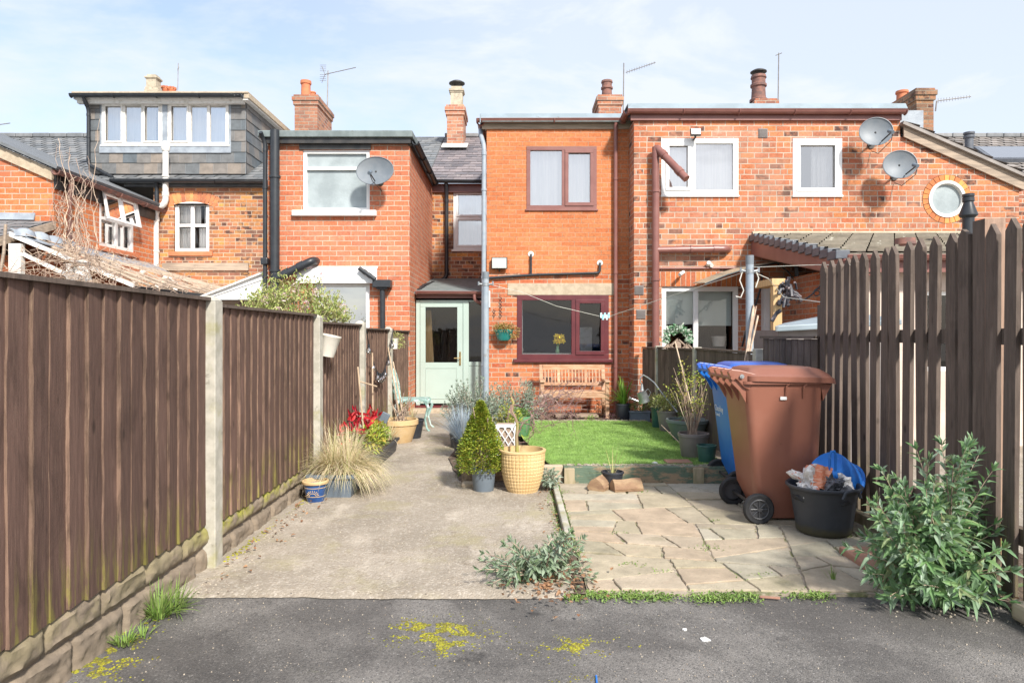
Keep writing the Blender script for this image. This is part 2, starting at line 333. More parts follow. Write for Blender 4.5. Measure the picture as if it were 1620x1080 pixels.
def concrete():
    m, n, b = newmat('path_concrete'); P = pos(n)
    col = mixc(n, mapr(n, noisef(n, P, 1.1, 9, .62), .35, .65), (.385,.33,.265), (.27,.23,.18))
    col = mixc(n, mapr(n, noisef(n, pos(n,(1,.5,1)), 3.2, 9, .7), .50, .70, 0, .7), col, (.56,.49,.40))
    col = mixc(n, mapr(n, noisef(n, P, 4.6, 10, .75, .5), .56, .68, 0, .6), col, (.16,.12,.08))
    vo = node(n, 'ShaderNodeTexVoronoi', i_Scale=85.0); n.links.new(P, vo.inputs['Vector'])
    sc = n.nodes.new('ShaderNodeSeparateColor'); n.links.new(vo.outputs['Color'], sc.inputs[0])
    col = mixc(n, mapr(n, sc.outputs[0], .72, .97, 0, .45, False), col, (.26,.22,.18))
    col = mixc(n, mapr(n, sc.outputs[1], .78, .97, 0, .4, False), col, (.60,.54,.46))
    col = mixc(n, mapr(n, noisef(n, P, 2.0, 10, .78, .3), .62, .70, 0, .55), col, (.20,.19,.07))
    n.links.new(col, b.inputs['Base Color']); b.inputs['Roughness'].default_value = .92
    g1 = noisef(n, P, 38, 8, .75); pb = b.inputs['Base Color'].links[0].from_socket
    c_ = mixc(n, mapr(n, g1, .50, .66, 0, .6), pb, (.24,.185,.13)); c_ = mixc(n, mapr(n, noisef(n, P, 22, 8, .75, .4), .54, .68, 0, .55), c_, (.56,.495,.42)); c_ = mixc(n, mapr(n, noisef(n, P, 1.5, 7, .7, .2), .50, .68, 0, .5), c_, (.33,.29,.14)); n.links.new(c_, b.inputs['Base Color'])
    h = mth(n, 'ADD', mth(n, 'MULTIPLY', vo.outputs['Distance'], -.5), noisef(n, P, 16, 8, .7)); bumpn(n, b, h, .6, .012); return m
M['concrete'] = concrete()
def paving():
    m, n, b = newmat('crazy_paving_stone'); P = pos(n); g = n.nodes.new('ShaderNodeNewGeometry'); rnd = g.outputs['Random Per Island']
    rp = n.nodes.new('ShaderNodeValToRGB'); cr = rp.color_ramp
    cols = [(.37,.32,.235),(.43,.36,.25),(.32,.285,.20),(.43,.39,.305),(.42,.325,.23),(.36,.325,.25)]
    cr.elements[0].color = c4(cols[0]); cr.elements[1].color = c4(cols[-1])
    for i in range(1,5): cr.elements.new(i/5).color = c4(cols[i])
    n.links.new(rnd, rp.inputs[0]); col = rp.outputs[0]
    hs = node(n, 'ShaderNodeHueSaturation'); n.links.new(mapr(n, noisef(n, P, 5, 9, .7), .3, .7, .72, 1.25, False), hs.inputs['Value']); n.links.new(col, hs.inputs['Color']); col = hs.outputs[0]
    col = mixc(n, mapr(n, noisef(n, P, 1.9, 8, .68), .54, .70, 0, .5), col, (.17,.16,.08))
    col = mixc(n, mapr(n, noisef(n, P, 3.3, 8, .68), .58, .72, 0, .55), col, (.42,.32,.235))
    col = mixc(n, mapr(n, noisef(n, P, 60, 4, .6), .56, .70, 0, .4), col, (.2,.17,.14))
    n.links.new(col, b.inputs['Base Color']); b.inputs['Roughness'].default_value = .9
    bumpn(n, b, noisef(n, P, 22, 9, .72), .5, .01); return m
M['paving'] = paving()
M['joint'] = mat('paving_joint', (.30,.25,.19), (.42,.35,.27), scale=9, rough=.95, bump=.6, bscale=50, bdist=.01, spots=[((.10,.12,.03),5,.5,.6,.8)])
M['soil'] = mat('soil', (.075,.05,.035), (.13,.09,.06), scale=20, rough=.95, bump=.8, bscale=45, bdist=.02, spots=[((.24,.19,.14),11,.56,.68,.7)])
M['far_ground'] = mat('far_ground', (.22,.19,.15), (.17,.15,.12), scale=.8, rough=.95)

def fencewood(name, c1, c2, edge, green=.6, isl=.22):
    m, n, b = newmat(name); P = pos(n); G = pos(n, (9,9,.7))
    col = mixc(n, mapr(n, noisef(n, G, 7, 7, .65), .3, .7), c1, c2)
    col = mixc(n, mapr(n, noisef(n, pos(n,(3,3,1.1)), 2.2, 7, .65, .6), .48, .68, 0, .55), col, tuple(x*.5 for x in c2))
    col = mixc(n, mapr(n, noisef(n, pos(n,(5,5,.9)), 2.6, 6, .6, .3), .56, .74, 0, .4), col, tuple(x*1.7 for x in c1))
    col = mixc(n, mapr(n, noisef(n, pos(n,(30,30,1.2)), 5, 6, .7), .56, .72, 0, .55), col, edge)
    # knots
    vo = node(n, 'ShaderNodeTexVoronoi', i_Scale=3.2); n.links.new(pos(n,(1,1.7,.8)), vo.inputs['Vector'])
    col = mixc(n, mapr(n, vo.outputs['Distance'], .11, .03, 0, .8), col, tuple(x*.35 for x in c2))
    vo2 = node(n, 'ShaderNodeTexVoronoi', i_Scale=4.7); n.links.new(pos(n,(1,2.1,.55)), vo2.inputs['Vector']); col = mixc(n, mapr(n, vo2.outputs['Distance'], .10, .02, 0, .6), col, tuple(x*.4 for x in c2))
    sp = n.nodes.new('ShaderNodeSeparateXYZ'); n.links.new(P, sp.inputs[0])
    low = mapr(n, sp.outputs[2], .62, .24)
    f = mth(n, 'MULTIPLY', mth(n, 'MULTIPLY', low, mapr(n, noisef(n, pos(n,(7,7,.9)), 3, 6, .7), .47, .62)), green); col = mixc(n, f, col, (.24,.22,.045))
    g = n.nodes.new('ShaderNodeNewGeometry'); hs = node(n, 'ShaderNodeHueSaturation')
    n.links.new(mapr(n, g.outputs['Random Per Island'], 0, 1, 1-isl, 1+isl, False), hs.inputs['Value']); n.links.new(col, hs.inputs['Color'])
    n.links.new(hs.outputs[0], b.inputs['Base Color']); b.inputs['Roughness'].default_value = .8; b.inputs['Specular IOR Level'].default_value = .3
    bumpn(n, b, noisef(n, G, 14, 7, .7), .4, .006); return m
M['fence'] = fencewood('brown_fence_timber', (.162,.096,.074), (.108,.064,.050), (.29,.195,.14))
M['fence_edge'] = fencewood('sunlit_raw_board_edge', (.25,.16,.115), (.11,.07,.052), (.44,.32,.21), green=.8, isl=.3)  # near board edges: raw timber, with the sunlit highlight put into the colour
M['picket'] = fencewood('dark_picket_timber', (.145,.110,.090), (.098,.075,.061), (.17,.12,.08), green=.25)
M['picket_edge'] = fencewood('sunlit_faded_picket_edge', (.40,.27,.20), (.30,.20,.145), (.46,.34,.25), green=.9, isl=.12)  # camera-facing edges: faded timber, lightened further to paint in the sun
M['post'] = mat('fence_post_concrete', (.50,.47,.40), (.38,.36,.30), scale=12, rough=.9, bump=.4, bscale=50, spots=[((.30,.28,.10),4,.5,.66,.6),((.18,.16,.13),14,.6,.7,.6)])
def gravelm():
    m, n, b = newmat('rock_face_concrete'); P = pos(n)
    col = mixc(n, mapr(n, noisef(n, P, 5, 8, .65), .3, .7), (.30,.235,.17), (.19,.15,.11))
    col = mixc(n, mapr(n, noisef(n, pos(n,(1,1,2)), 4, 8, .7), .52, .66, 0, .6), col, (.12,.095,.065))
    sp = n.nodes.new('ShaderNodeSeparateXYZ'); n.links.new(P, sp.inputs[0])
    top = mth(n, 'MULTIPLY', mapr(n, sp.outputs[2], .11, .22), mapr(n, sp.outputs[1], 3.6, 4.3, .15, 1)); f = mth(n, 'MULTIPLY', top, mapr(n, noisef(n, P, 6, 8, .7), .40, .58)); col = mixc(n, f, col, (.30,.29,.04))
    n.links.new(col, b.inputs['Base Color']); b.inputs['Roughness'].default_value = .92; bumpn(n, b, noisef(n, P, 40, 8, .7), .5, .008); return m
M['gravel_board'] = gravelm()
def sleeperm():
    m, n, b = newmat('peeling_green_paint'); P = pos(n)
    col = mixc(n, mapr(n, noisef(n, pos(n,(1,1,3)), 5, 9, .72), .50, .60), (.115,.165,.115), (.33,.24,.15))
    col = mixc(n, mapr(n, noisef(n, P, 11, 8, .7), .56, .66, 0, .7), col, (.07,.09,.05))
    n.links.new(col, b.inputs['Base Color']); b.inputs['Roughness'].default_value = .85; bumpn(n, b, noisef(n, pos(n,(1,1,6)), 12, 8), .5, .01); return m
M['sleeper'] = sleeperm()

def leafmat(name, cols, rough=.5, tr=.25, vary=.25):
    m, n, b = newmat(name); g = n.nodes.new('ShaderNodeNewGeometry'); rp = n.nodes.new('ShaderNodeValToRGB'); cr = rp.color_ramp
    cr.elements[0].color = c4(cols[0]); cr.elements[1].color = c4(cols[-1])
    for i in range(1, len(cols)-1): cr.elements.new(i/(len(cols)-1)).color = c4(cols[i])
    n.links.new(g.outputs['Random Per Island'], rp.inputs[0])
    hs = node(n, 'ShaderNodeHueSaturation'); n.links.new(mapr(n, noisef(n, pos(n), 9, 3), .3, .7, 1-vary, 1+vary, False), hs.inputs['Value']); n.links.new(rp.outputs[0], hs.inputs['Color'])
    n.links.new(hs.outputs[0], b.inputs['Base Color']); b.inputs['Roughness'].default_value = rough
    t = node(n, 'ShaderNodeBsdfTranslucent'); n.links.new(hs.outputs[0], t.inputs[0]); mx = node(n, 'ShaderNodeMixShader', i_0=tr)
    n.links.new(b.outputs[0], mx.inputs[1]); n.links.new(t.outputs[0], mx.inputs[2]); n.links.new(mx.outputs[0], n.nodes['Material Output'].inputs['Surface']); return m
M['l_budd'] = leafmat('buddleia_leaf', [(.08,.16,.06),(.15,.27,.12),(.22,.34,.19),(.33,.42,.31),(.12,.24,.08),(.20,.34,.13),(.26,.28,.14)])
M['l_grey'] = leafmat('grey_green_leaf', [(.30,.37,.29),(.38,.45,.37),(.20,.28,.17),(.46,.52,.43)])
M['l_box'] = leafmat('golden_box_leaf', [(.14,.24,.03),(.28,.36,.04),(.46,.46,.06),(.18,.27,.03),(.22,.32,.04),(.42,.34,.06)])
M['l_yel'] = leafmat('yellow_green_leaf', [(.34,.42,.04),(.24,.34,.04),(.48,.50,.08),(.44,.32,.06)])
M['l_green'] = leafmat('green_leaf', [(.10,.19,.03),(.16,.27,.05),(.22,.33,.07),(.08,.14,.03)])
M['l_rhodo'] = leafmat('bush_leaf', [(.28,.36,.08),(.42,.48,.14),(.20,.26,.06),(.54,.54,.24),(.34,.26,.12)])
M['l_dark'] = leafmat('dark_purple_leaf', [(.08,.02,.04),(.14,.05,.08),(.05,.03,.03),(.10,.12,.05)])
M['l_red'] = leafmat('red_leaf', [(.50,.015,.025),(.38,.01,.03),(.62,.04,.04)])
M['l_pink'] = leafmat('pale_pink_petal', [(.72,.50,.50),(.8,.66,.62)])
M['l_blue'] = leafmat('blue_fescue_blade', [(.34,.42,.50),(.44,.52,.60),(.26,.33,.38),(.5,.5,.45)])
M['l_straw'] = leafmat('straw_grass_blade', [(.74,.62,.40),(.80,.68,.48),(.58,.54,.28),(.44,.46,.20),(.80,.64,.48),(.76,.64,.44)])
M['l_grass'] = leafmat('bright_grass_blade', [(.13,.24,.04),(.20,.33,.07),(.28,.38,.10),(.12,.16,.05)])
M['l_strap'] = leafmat('strap_leaf', [(.12,.26,.03),(.20,.36,.05),(.28,.42,.08)])
M['l_phorm'] = leafmat('striped_yellow_blade', [(.52,.48,.16),(.42,.44,.18),(.60,.52,.24)])
M['turf'] = leafmat('artificial_turf_blade', [(.20,.34,.07),(.26,.41,.10),(.32,.46,.14),(.17,.29,.06)], rough=.6, tr=.15, vary=.35)
M['turf_base'] = mat('turf_backing', (.18,.31,.07), (.23,.37,.09), scale=3, rough=.9, bump=.5, bscale=120)
M['moss'] = leafmat('yellow_moss', [(.26,.25,.02),(.36,.33,.02),(.16,.17,.02),(.18,.14,.03),(.08,.08,.02)], rough=.9, tr=.05)
M['dead'] = leafmat('dead_leaf', [(.34,.16,.08),(.24,.12,.06),(.45,.26,.14),(.18,.10,.06)])
M['yellow'] = leafmat('daffodil_petal', [(.95,.75,.03),(.92,.62,.02)])
M['twig'] = mat('twig_bark', (.26,.18,.14), (.38,.29,.23), scale=20, rough=.85, island=.25)
M['twig_pale'] = mat('pale_dead_stem', (.52,.40,.30), (.36,.25,.19), scale=14, rough=.85, island=.3)
M['twig_purple'] = mat('purple_twig', (.20,.12,.11), (.30,.19,.17), scale=20, rough=.8, island=.25)
M['cane'] = mat('bamboo_cane', (.60,.46,.32), (.5,.36,.24), rough=.6)
M['pot_grey'] = mat('slate_blue_plastic', (.15,.185,.225), (.13,.16,.19), scale=6, rough=.5, bump=.1)
M['pot_black'] = mat('black_plastic_pot', (.028,.033,.042), (.04,.045,.055), rough=.5)
M['pot_taupe'] = mat('taupe_plastic', (.23,.20,.19), (.20,.175,.165), rough=.55)
M['pot_green'] = mat('green_plastic', (.03,.10,.085), (.04,.12,.10), rough=.45)
M['pot_teal'] = mat('teal_glaze', (.02,.22,.20), (.03,.28,.25), rough=.3, coat=.5)
M['pot_bowl'] = mat('grey_green_plastic', (.13,.165,.165), (.17,.20,.20), rough=.6)
M['pot_buff'] = mat('buff_terracotta', (.60,.41,.20), (.64,.46,.25), scale=9, rough=.65)
M['pot_lattice'] = mat('cream_glaze', (.66,.48,.25), (.60,.42,.20), scale=6, rough=.45, spots=[((.42,.28,.12),9,.62,.7,.3)])
M['pot_blue'] = mat('blue_glaze', (.015,.06,.20), (.02,.09,.28), scale=9, rough=.2, coat=.6)
M['white_enamel'] = mat('cream_enamel', (.72,.69,.62), (.66,.62,.55), rough=.4, bump=0)
M['verdigris'] = mat('verdigris_cast_iron', (.30,.46,.42), (.20,.32,.28), scale=18, rough=.7, spots=[((.62,.72,.68),14,.5,.62,.8)])
M['galv'] = mat('galvanised_steel', (.42,.44,.45), (.30,.32,.33), scale=16, rough=.4, metal=.7)
M['bin_brown'] = mat('brown_bin_plastic', (.255,.098,.062), (.275,.108,.07), scale=3, rough=.42, bump=.12, bscale=300, bdist=.001, spots=[((.34,.16,.115),2.5,.50,.75,.5),((.15,.055,.035),22,.66,.72,.5)])
M['bin_blue'] = mat('blue_bin_plastic', (.008,.135,.50), (.01,.15,.54), scale=3, rough=.38, bump=.12, bscale=300, bdist=.001, spots=[((.10,.28,.6),2.5,.55,.8,.4)])
M['bin_lid_blue'] = mat('blue_lid_plastic', (.03,.10,.42), (.05,.14,.5), scale=3, rough=.4, bump=.08)
M['rubber'] = mat('black_rubber', (.018,.018,.02), (.028,.028,.03), rough=.75)
M['tub'] = mat('black_rubber_tub', (.032,.037,.046), (.045,.05,.06), scale=5, rough=.55, spots=[((.10,.10,.09),9,.58,.75,.5)])
M['tub_blue'] = mat('blue_rubber_tub', (.01,.14,.52), (.015,.18,.60), scale=7, rough=.5, spots=[((.35,.5,.65),12,.62,.7,.5)])
M['bag_white'] = mat('crumpled_white_sack', (.72,.70,.68), (.60,.57,.55), scale=10, rough=.45, bump=.6, bscale=25, bdist=.02, spots=[((.62,.16,.07),7,.53,.57,.9)])
M['bag_red'] = mat('orange_sack_print', (.68,.20,.09), (.75,.35,.22), scale=22, stretch=(1,1,4), lo=.48, hi=.52, rough=.5, bump=.4, bscale=25)
M['bag_black'] = mat('grey_sack', (.18,.18,.20), (.04,.04,.045), scale=12, rough=.35, bump=.6, bscale=30, bdist=.02)
M['log'] = mat('cut_log', (.36,.24,.14), (.25,.15,.09), scale=8, stretch=(1,1,3), rough=.9, bump=.6, bscale=30, bdist=.01)
M['pebble'] = mat('pebble', (.42,.36,.29), (.28,.23,.18), scale=30, rough=.85, island=.3, bump=.1)
M['litter'] = mat('chalk_white', (.78,.77,.75), (.7,.69,.66), rough=.8, bump=.2)
M['red_tile'] = mat('quarry_tile', (.60,.21,.10), (.50,.17,.08), scale=9, rough=.8)
M['red_slab'] = mat('pink_sandstone', (.36,.19,.13), (.28,.15,.11), scale=7, rough=.9, bump=.4, spots=[((.2,.2,.08),5,.55,.7,.5)])
M['decking'] = mat('old_plank', (.42,.32,.24), (.28,.21,.16), scale=8, stretch=(.5,3,3), rough=.9, bump=.4)
M['brass'] = mat('brass', (.62,.45,.20), (.5,.36,.16), rough=.3, metal=.9, bump=0)
M['bulb'] = glass_mat('clear_bulb_glass', (.95,.95,.95), .35, .9)
M['lamp_lens'] = mat('floodlight_lens', (.62,.64,.60), (.5,.52,.5), scale=20, rough=.25, bump=0)
M['cord'] = mat('white_cord', (.70,.68,.62), (.6,.58,.5), rough=.7, bump=0)
M['hub'] = mat('grey_black_hub', (.07,.07,.075), (.05,.05,.055), rough=.45, bump=0)
# ------------------------------------------------------------------ walls, windows and roofs
def wall(name, parent, m, x0, x1, z0, z1, Y, holes=(), thick=.22, top=None):
    """brick wall facing -Y with real openings; holes are (x0,x1,z0,z1); top: optional function z(x) for a sloping head"""
    xs = sorted({x0, x1, *[h for q in holes for h in q[:2]]}); zs = sorted({z0, z1, *[h for q in holes for h in q[2:]]})
    b = MB()
    def solid(cx, cz): return not any(q[0] < cx < q[1] and q[2] < cz < q[3] for q in holes)
    for i in range(len(xs)-1):
        for j in range(len(zs)-1):
            if not solid((xs[i]+xs[i+1])/2, (zs[j]+zs[j+1])/2): continue
            b.quad((xs[i],Y,zs[j]), (xs[i+1],Y,zs[j]), (xs[i+1],Y,zs[j+1]), (xs[i],Y,zs[j+1]))
            b.quad((xs[i+1],Y+thick,zs[j]), (xs[i],Y+thick,zs[j]), (xs[i],Y+thick,zs[j+1]), (xs[i+1],Y+thick,zs[j+1]))
    for q in holes:
        a, c, d, e = q; T = Y+thick
        b.quad((a,Y,d),(a,T,d),(c,T,d),(c,Y,d)); b.quad((a,Y,e),(c,Y,e),(c,T,e),(a,T,e))
        b.quad((a,Y,d),(a,Y,e),(a,T,e),(a,T,d)); b.quad((c,Y,d),(c,T,d),(c,T,e),(c,Y,e))
    T = Y+thick
    b.quad((x0,Y,z0),(x0,Y,z1),(x0,T,z1),(x0,T,z0)); b.quad((x1,Y,z0),(x1,T,z0),(x1,T,z1),(x1,Y,z1)); b.quad((x0,Y,z1),(x1,Y,z1),(x1,T,z1),(x0,T,z1))
    return b.build(name, m, parent)

class Face:
    """maps (u, d, v) = along the wall, out of the wall, up to world"""
    def __init__(s, kind, c): s.k = kind; s.c = c
    def p(s, u, d, v):
        if s.k == 'y': return Vector((u, s.c-d, v))
        if s.k == '+x': return Vector((s.c+d, u, v))
        return Vector((s.c-d, u, v))
    def box(s, mb, u0, u1, d0, d1, v0, v1):
        a = s.p(u0, d0, v0); b = s.p(u1, d1, v1)
        mb.box(min(a.x,b.x), max(a.x,b.x), min(a.y,b.y), max(a.y,b.y), min(a.z,b.z), max(a.z,b.z))
def window(parent, fc, u0, u1, v0, v1, m, fw=.055, cols=(), rows=(), openers=(), glass='glass', behind=None, bm='curtain', sill=None, sillm=None, depth=.06, set_=.05, ow=.04, name='window', label=None):
    """frame (part) > pane, curtain or blind (sub-parts); set_ is how far the frame sits inside the opening"""
    b = MB(); f0, f1 = -set_-depth, -set_
    fc.box(b, u0, u1, f0, f1, v0, v0+fw); fc.box(b, u0, u1, f0, f1, v1-fw, v1)
    fc.box(b, u0, u0+fw, f0, f1-.001, v0+fw, v1-fw); fc.box(b, u1-fw, u1, f0, f1-.001, v0+fw, v1-fw)
    ce = [u0]+[u0+(u1-u0)*c for c in cols]+[u1]; re = [v0]+[v0+(v1-v0)*r for r in rows]+[v1]
    for c in ce[1:-1]: fc.box(b, c-fw*.5, c+fw*.5, f0, f1-.002, v0+fw, v1-fw)
    for r in re[1:-1]: fc.box(b, u0+fw, u1-fw, f0, f1-.003, r-fw*.4, r+fw*.4)
    for (i, j) in openers:
        a = ce[i]+(fw if i == 0 else fw*.5)-.012; c = ce[i+1]-(fw if i == len(ce)-2 else fw*.5)+.012
        d = re[j]+(fw if j == 0 else fw*.4)-.012; e = re[j+1]-(fw if j == len(re)-2 else fw*.4)+.012
        g0, g1 = f1-.02, f1+.016
        fc.box(b, a, c, g0, g1, d, d+ow); fc.box(b, a, c, g0, g1, e-ow, e); fc.box(b, a, a+ow, g0, g1-.001, d+ow, e-ow); fc.box(b, c-ow, c, g0, g1-.001, d+ow, e-ow)
    o = b.build(name, m, parent, bevel=.004)
    if label: o['label'] = label
    g = MB(); g.quad(fc.p(u0+fw*.6,f0+.02,v0+fw*.6), fc.p(u1-fw*.6,f0+.02,v0+fw*.6), fc.p(u1-fw*.6,f0+.02,v1-fw*.6), fc.p(u0+fw*.6,f0+.02,v1-fw*.6)); g.build('pane', M[glass], o)
    if behind:
        for (a, c, d, e) in behind:
            n = 18; q = MB(); ua, uc = u0+(u1-u0)*a, u0+(u1-u0)*c; va, ve = v0+(v1-v0)*d, v0+(v1-v0)*e
            for k in range(n):
                t0, t1 = k/n, (k+1)/n; amp = .018 if bm == 'curtain' else 0
                w0 = amp*math.sin(t0*n*1.9); w1 = amp*math.sin(t1*n*1.9)
                p0 = fc.p(ua+(uc-ua)*t0, f0-.10+w0, va); p1 = fc.p(ua+(uc-ua)*t1, f0-.10+w1, va)
                q0 = fc.p(ua+(uc-ua)*t0, f0-.10+w0, ve); q1 = fc.p(ua+(uc-ua)*t1, f0-.10+w1, ve); q.quad(p0, p1, q1, q0)
            q.build('curtain' if bm == 'curtain' else 'roller_blind', M[bm], o)
    if sill:
        q = MB(); fc.box(q, u0-sill[0], u1+sill[0], f0, sill[1], v0-sill[2], v0); q.build('sill', sillm or m, o, bevel=.004)
    return o
def room(parent, x0, x1, y0, y1, z0, z1):
    b = MB(); b.box(x0, x1, y0, y1, z0, z1); b.f = [f for f in b.f if f != (0,1,5,4)]
    return b.build('interior', M['room'], parent)
def slate_plane(name, m, parent, a, b, c, d, sw=.28, sh=.22, t=.012, seed=1, ragged=.004):
    """roof slope a-b is the eaves, d-c the top edge; every slate is a thin tilted piece"""
    rnd = random.Random(seed); a,b,c,d = map(Vector, (a,b,c,d)); mb = MB()
    nrow = max(1, int(((d-a).length)/sh)); n = (b-a).cross(d-a).normalized()
    for r in range(nrow):
        t0, t1 = r/nrow, min(1, (r+1.25)/nrow)
        L0, R0 = a.lerp(d, t0), b.lerp(c, t0); L1, R1 = a.lerp(d, t1), b.lerp(c, t1)
        wdt = (R0-L0).length; k = max(1, round(wdt/sw)); off = .5*(r % 2)
        edges = [0]+[min(1,max(0,(i+off)/k)) for i in range(1 if off == 0 else 0, k+1)]; edges = sorted(set(edges))
        if edges[-1] < 1: edges.append(1)
        for i in range(len(edges)-1):
            u0, u1 = edges[i]+.002, edges[i+1]-.002
            if u1-u0 < .004: continue
            j = rnd.uniform(-ragged, ragged); lift = n*(t*1.6+rnd.uniform(0, .004))
            p0 = L0.lerp(R0, u0)+lift-(L1-L0).normalized()*j; p1 = L0.lerp(R0, u1)+lift-(R1-R0).normalized()*j
            p2 = L1.lerp(R1, u1)+n*.003; p3 = L1.lerp(R1, u0)+n*.003
            mb.add([p0,p1,p2,p3,p0-n*t,p1-n*t], [(0,1,2,3),(4,5,1,0)])
    mb.slab(a, b, c, d, .05)
    return mb.build(name, m, parent)
def gutter(parent, pts, m, r=.055, name='gutter'):
    pts = [Vector(p) for p in pts]; b = MB(); n = 9
    for i in range(len(pts)-1):
        p, q = pts[i], pts[i+1]; t = (q-p).normalized(); s = t.cross(Vector((0,0,1))).normalized()
        ring = [(math.cos(math.pi+math.pi*k/n)*r, math.sin(math.pi+math.pi*k/n)*r) for k in range(n+1)]
        for (rr) in (r, r*.9):
            ring = [(math.cos(math.pi+math.pi*k/n)*rr, math.sin(math.pi+math.pi*k/n)*rr) for k in range(n+1)]
            base = len(b.v)
            for P_ in (p, q):
                for a, c in ring: b.v.append(tuple(P_+s*a+Vector((0,0,c))))
            for k in range(n): b.f.append((base+k, base+k+1, base+n+2+k, base+n+1+k))
        b.tube([p+s*r, q+s*r], .008, 5); b.tube([p-s*r, q-s*r], .008, 5)
        L_ = (q-p).length; k = max(1, int(L_/.9))
        for i2 in range(k+1):
            c = p.lerp(q, i2/k); pts2 = [c+s*math.cos(math.pi+math.pi*j/8)*(r+.008)+Vector((0,0,math.sin(math.pi+math.pi*j/8)*(r+.008))) for j in range(9)]
            b.tube(pts2, .012, 4)
    return b.build(name, m, parent, smooth=True)
def pipe(parent, pts, r, m, name='downpipe', clips=True, n=14):
    """round pipe with sockets and wall clips"""
    pts = [Vector(p) for p in pts]
    fine = []
    for i, p in enumerate(pts):                       # round the corners
        if 0 < i < len(pts)-1:
            a = (pts[i-1]-p); c = (pts[i+1]-p); k = min(r*2.2, a.length*.45, c.length*.45)
            A, C = p+a.normalized()*k, p+c.normalized()*k
            for t in (0, .25, .5, .75, 1): fine.append((A*(1-t)**2+p*2*t*(1-t)+C*t*t))
        else: fine.append(p)
    b = MB().tube(fine, r, n)
    for i in range(len(pts)-1):
        p, q = pts[i], pts[i+1]; L_ = (q-p).length
        if L_ < r*8: continue
        t = (q-p)/L_
        for e, sgn in ((p, 1), (q, -1)):
            if (e is p and i == 0 and L_ > 1) or (e is q and i == len(pts)-2 and L_ > 1): continue
            c = e+t*sgn*r*2.4; b.tube([c, c+t*sgn*r*1.5], r*1.16, n)
        if clips:
            k = max(1, int(L_/1.3))
            for j in range(k):
                c = p.lerp(q, (j+.5)/k); b.tube([c-t*.018, c+t*.018], r*1.22, n)
    return b.build(name, m, parent, smooth=True)
def chimney(parent, x0, x1, y0, y1, z0, z1, pots, m='brick_chim', corbel=True, label=None):
    b = MB(); b.box(x0, x1, y0, y1, z0, z1-.22)
    b.box(x0-.03, x1+.03, y0-.03, y1+.03, z1-.22, z1-.12); b.box(x0-.055, x1+.055, y0-.055, y1+.055, z1-.12, z1-.02)
    b.box(x0-.02, x1+.02, y0-.02, y1+.02, z1-.02, z1+.03)
    o = b.build('chimney', M[m], parent)
    if label: o['label'] = label
    f = MB(); f.box(x0-.05, x1+.05, y0-.05, y1+.05, z0-.02, z0+.28); 
    for (px, py, r, h, mm, kind) in pots:
        p = MB()
        if kind == 'round': p.lathe((px,py,z1), [(r*1.0,0),(r*1.0,.04),(r*.92,.06),(r*.86,h*.8),(r*1.02,h*.82),(r*1.05,h*.9),(r*1.0,h),(r*.75,h),(r*.7,h*.5)], 20)
        elif kind == 'roll': p.lathe((px,py,z1), [(r*1.1,0),(r*1.1,h*.1),(r*.9,h*.14),(r*.82,h*.55),(r*1.0,h*.58),(r*1.0,h*.66),(r*.84,h*.7),(r*.84,h*.86),(r*.98,h*.9),(r*.9,h),(r*.6,h),(r*.6,h*.6)], 20)
        elif kind == 'square':
            for (s_, a, c) in ((1.05,0,.08),(.88,.08,h*.72),(1.0,h*.72,h*.78),(1.12,h*.78,h*.86),(.8,h*.86,h)): p.box(px-r*s_, px+r*s_, py-r*s_, py+r*s_, z1+a, z1+c)
        elif kind == 'crown':
            p.lathe((px,py,z1), [(r,0),(r*.9,h*.5),(r*1.05,h*.6),(r*1.0,h*.75),(r*.7,h*.75)], 16)
            for k in range(8):
                a = k*math.pi/4; p.box(px+math.cos(a)*r*.9-.025, px+math.cos(a)*r*.9+.025, py+math.sin(a)*r*.9-.025, py+math.sin(a)*r*.9+.025, z1+h*.75, z1+h)
        q = p.build('chimney_pot', M[mm], o, smooth=kind != 'square')
    return o
def cowl(parent, x, y, z, r, hat=True):
    b = MB()
    for k in range(4):
        a = k*math.pi/2+.5; b.tube([(x+math.cos(a)*r*.8, y+math.sin(a)*r*.8, z), (x+math.cos(a)*r*.9, y+math.sin(a)*r*.9, z+.10)], .008, 5)
    b.lathe((x,y,z+.10), [(r*1.35,0),(r*1.35,.02),(r*.9,.06),(0.001,.09)], 20); b.lathe((x,y,z+.10), [(r*1.35,0),(.001,.0)], 20)
    return b.build('cowl', M['metal_dark'], parent, smooth=True)

YM, YR, YL, YT, YP, YRG = 11.9, 11.4, 11.6, 14.8, 12.3, 18.5   # wall planes: middle, right, left extension, terrace, porch, ridge
ZE, ZR = 4.62, 6.62                                             # eaves and ridge heights of the terrace
def Yy(y): return Face('y', y)

# ---- middle house ------------------------------------------------------------------------------------
h = thing('terraced_house', 'orange brick middle house with maroon kitchen window and pale green back door', 'house', (.7, YM, 0))
x0, x1 = wx(770, YM), wx(1001, YM)
wz_ = lambda a, Y: wz(a, Y)
zsp = wz(432, YM); ztop = wz(197, YM)
wu = (wx(833,YM), wx(944,YM), wz(331,YM), wz(232,YM)); wl = (wx(818,YM), wx(963,YM), wz(568,YM), wz(467,YM))
wall('upper_wall', h, M['brick_mid_new'], x0, x1, zsp, ztop, YM, [wu])
wall('lower_wall', h, M['brick_mid_old'], x0, x1, -.1, zsp-.001, YM, [wl])
b = MB(); b.box(x0+.001, x0+.22, YM+.221, YT, -.1, ztop); b.build('side_wall', M['brick_mid_old'], h)
room(h, x0+.25, x1-.05, YM+.23, YM+2.4, .2, 2.5); room(h, x0+.25, x1-.05, YM+.23, YM+2.4, 2.6, 4.8)
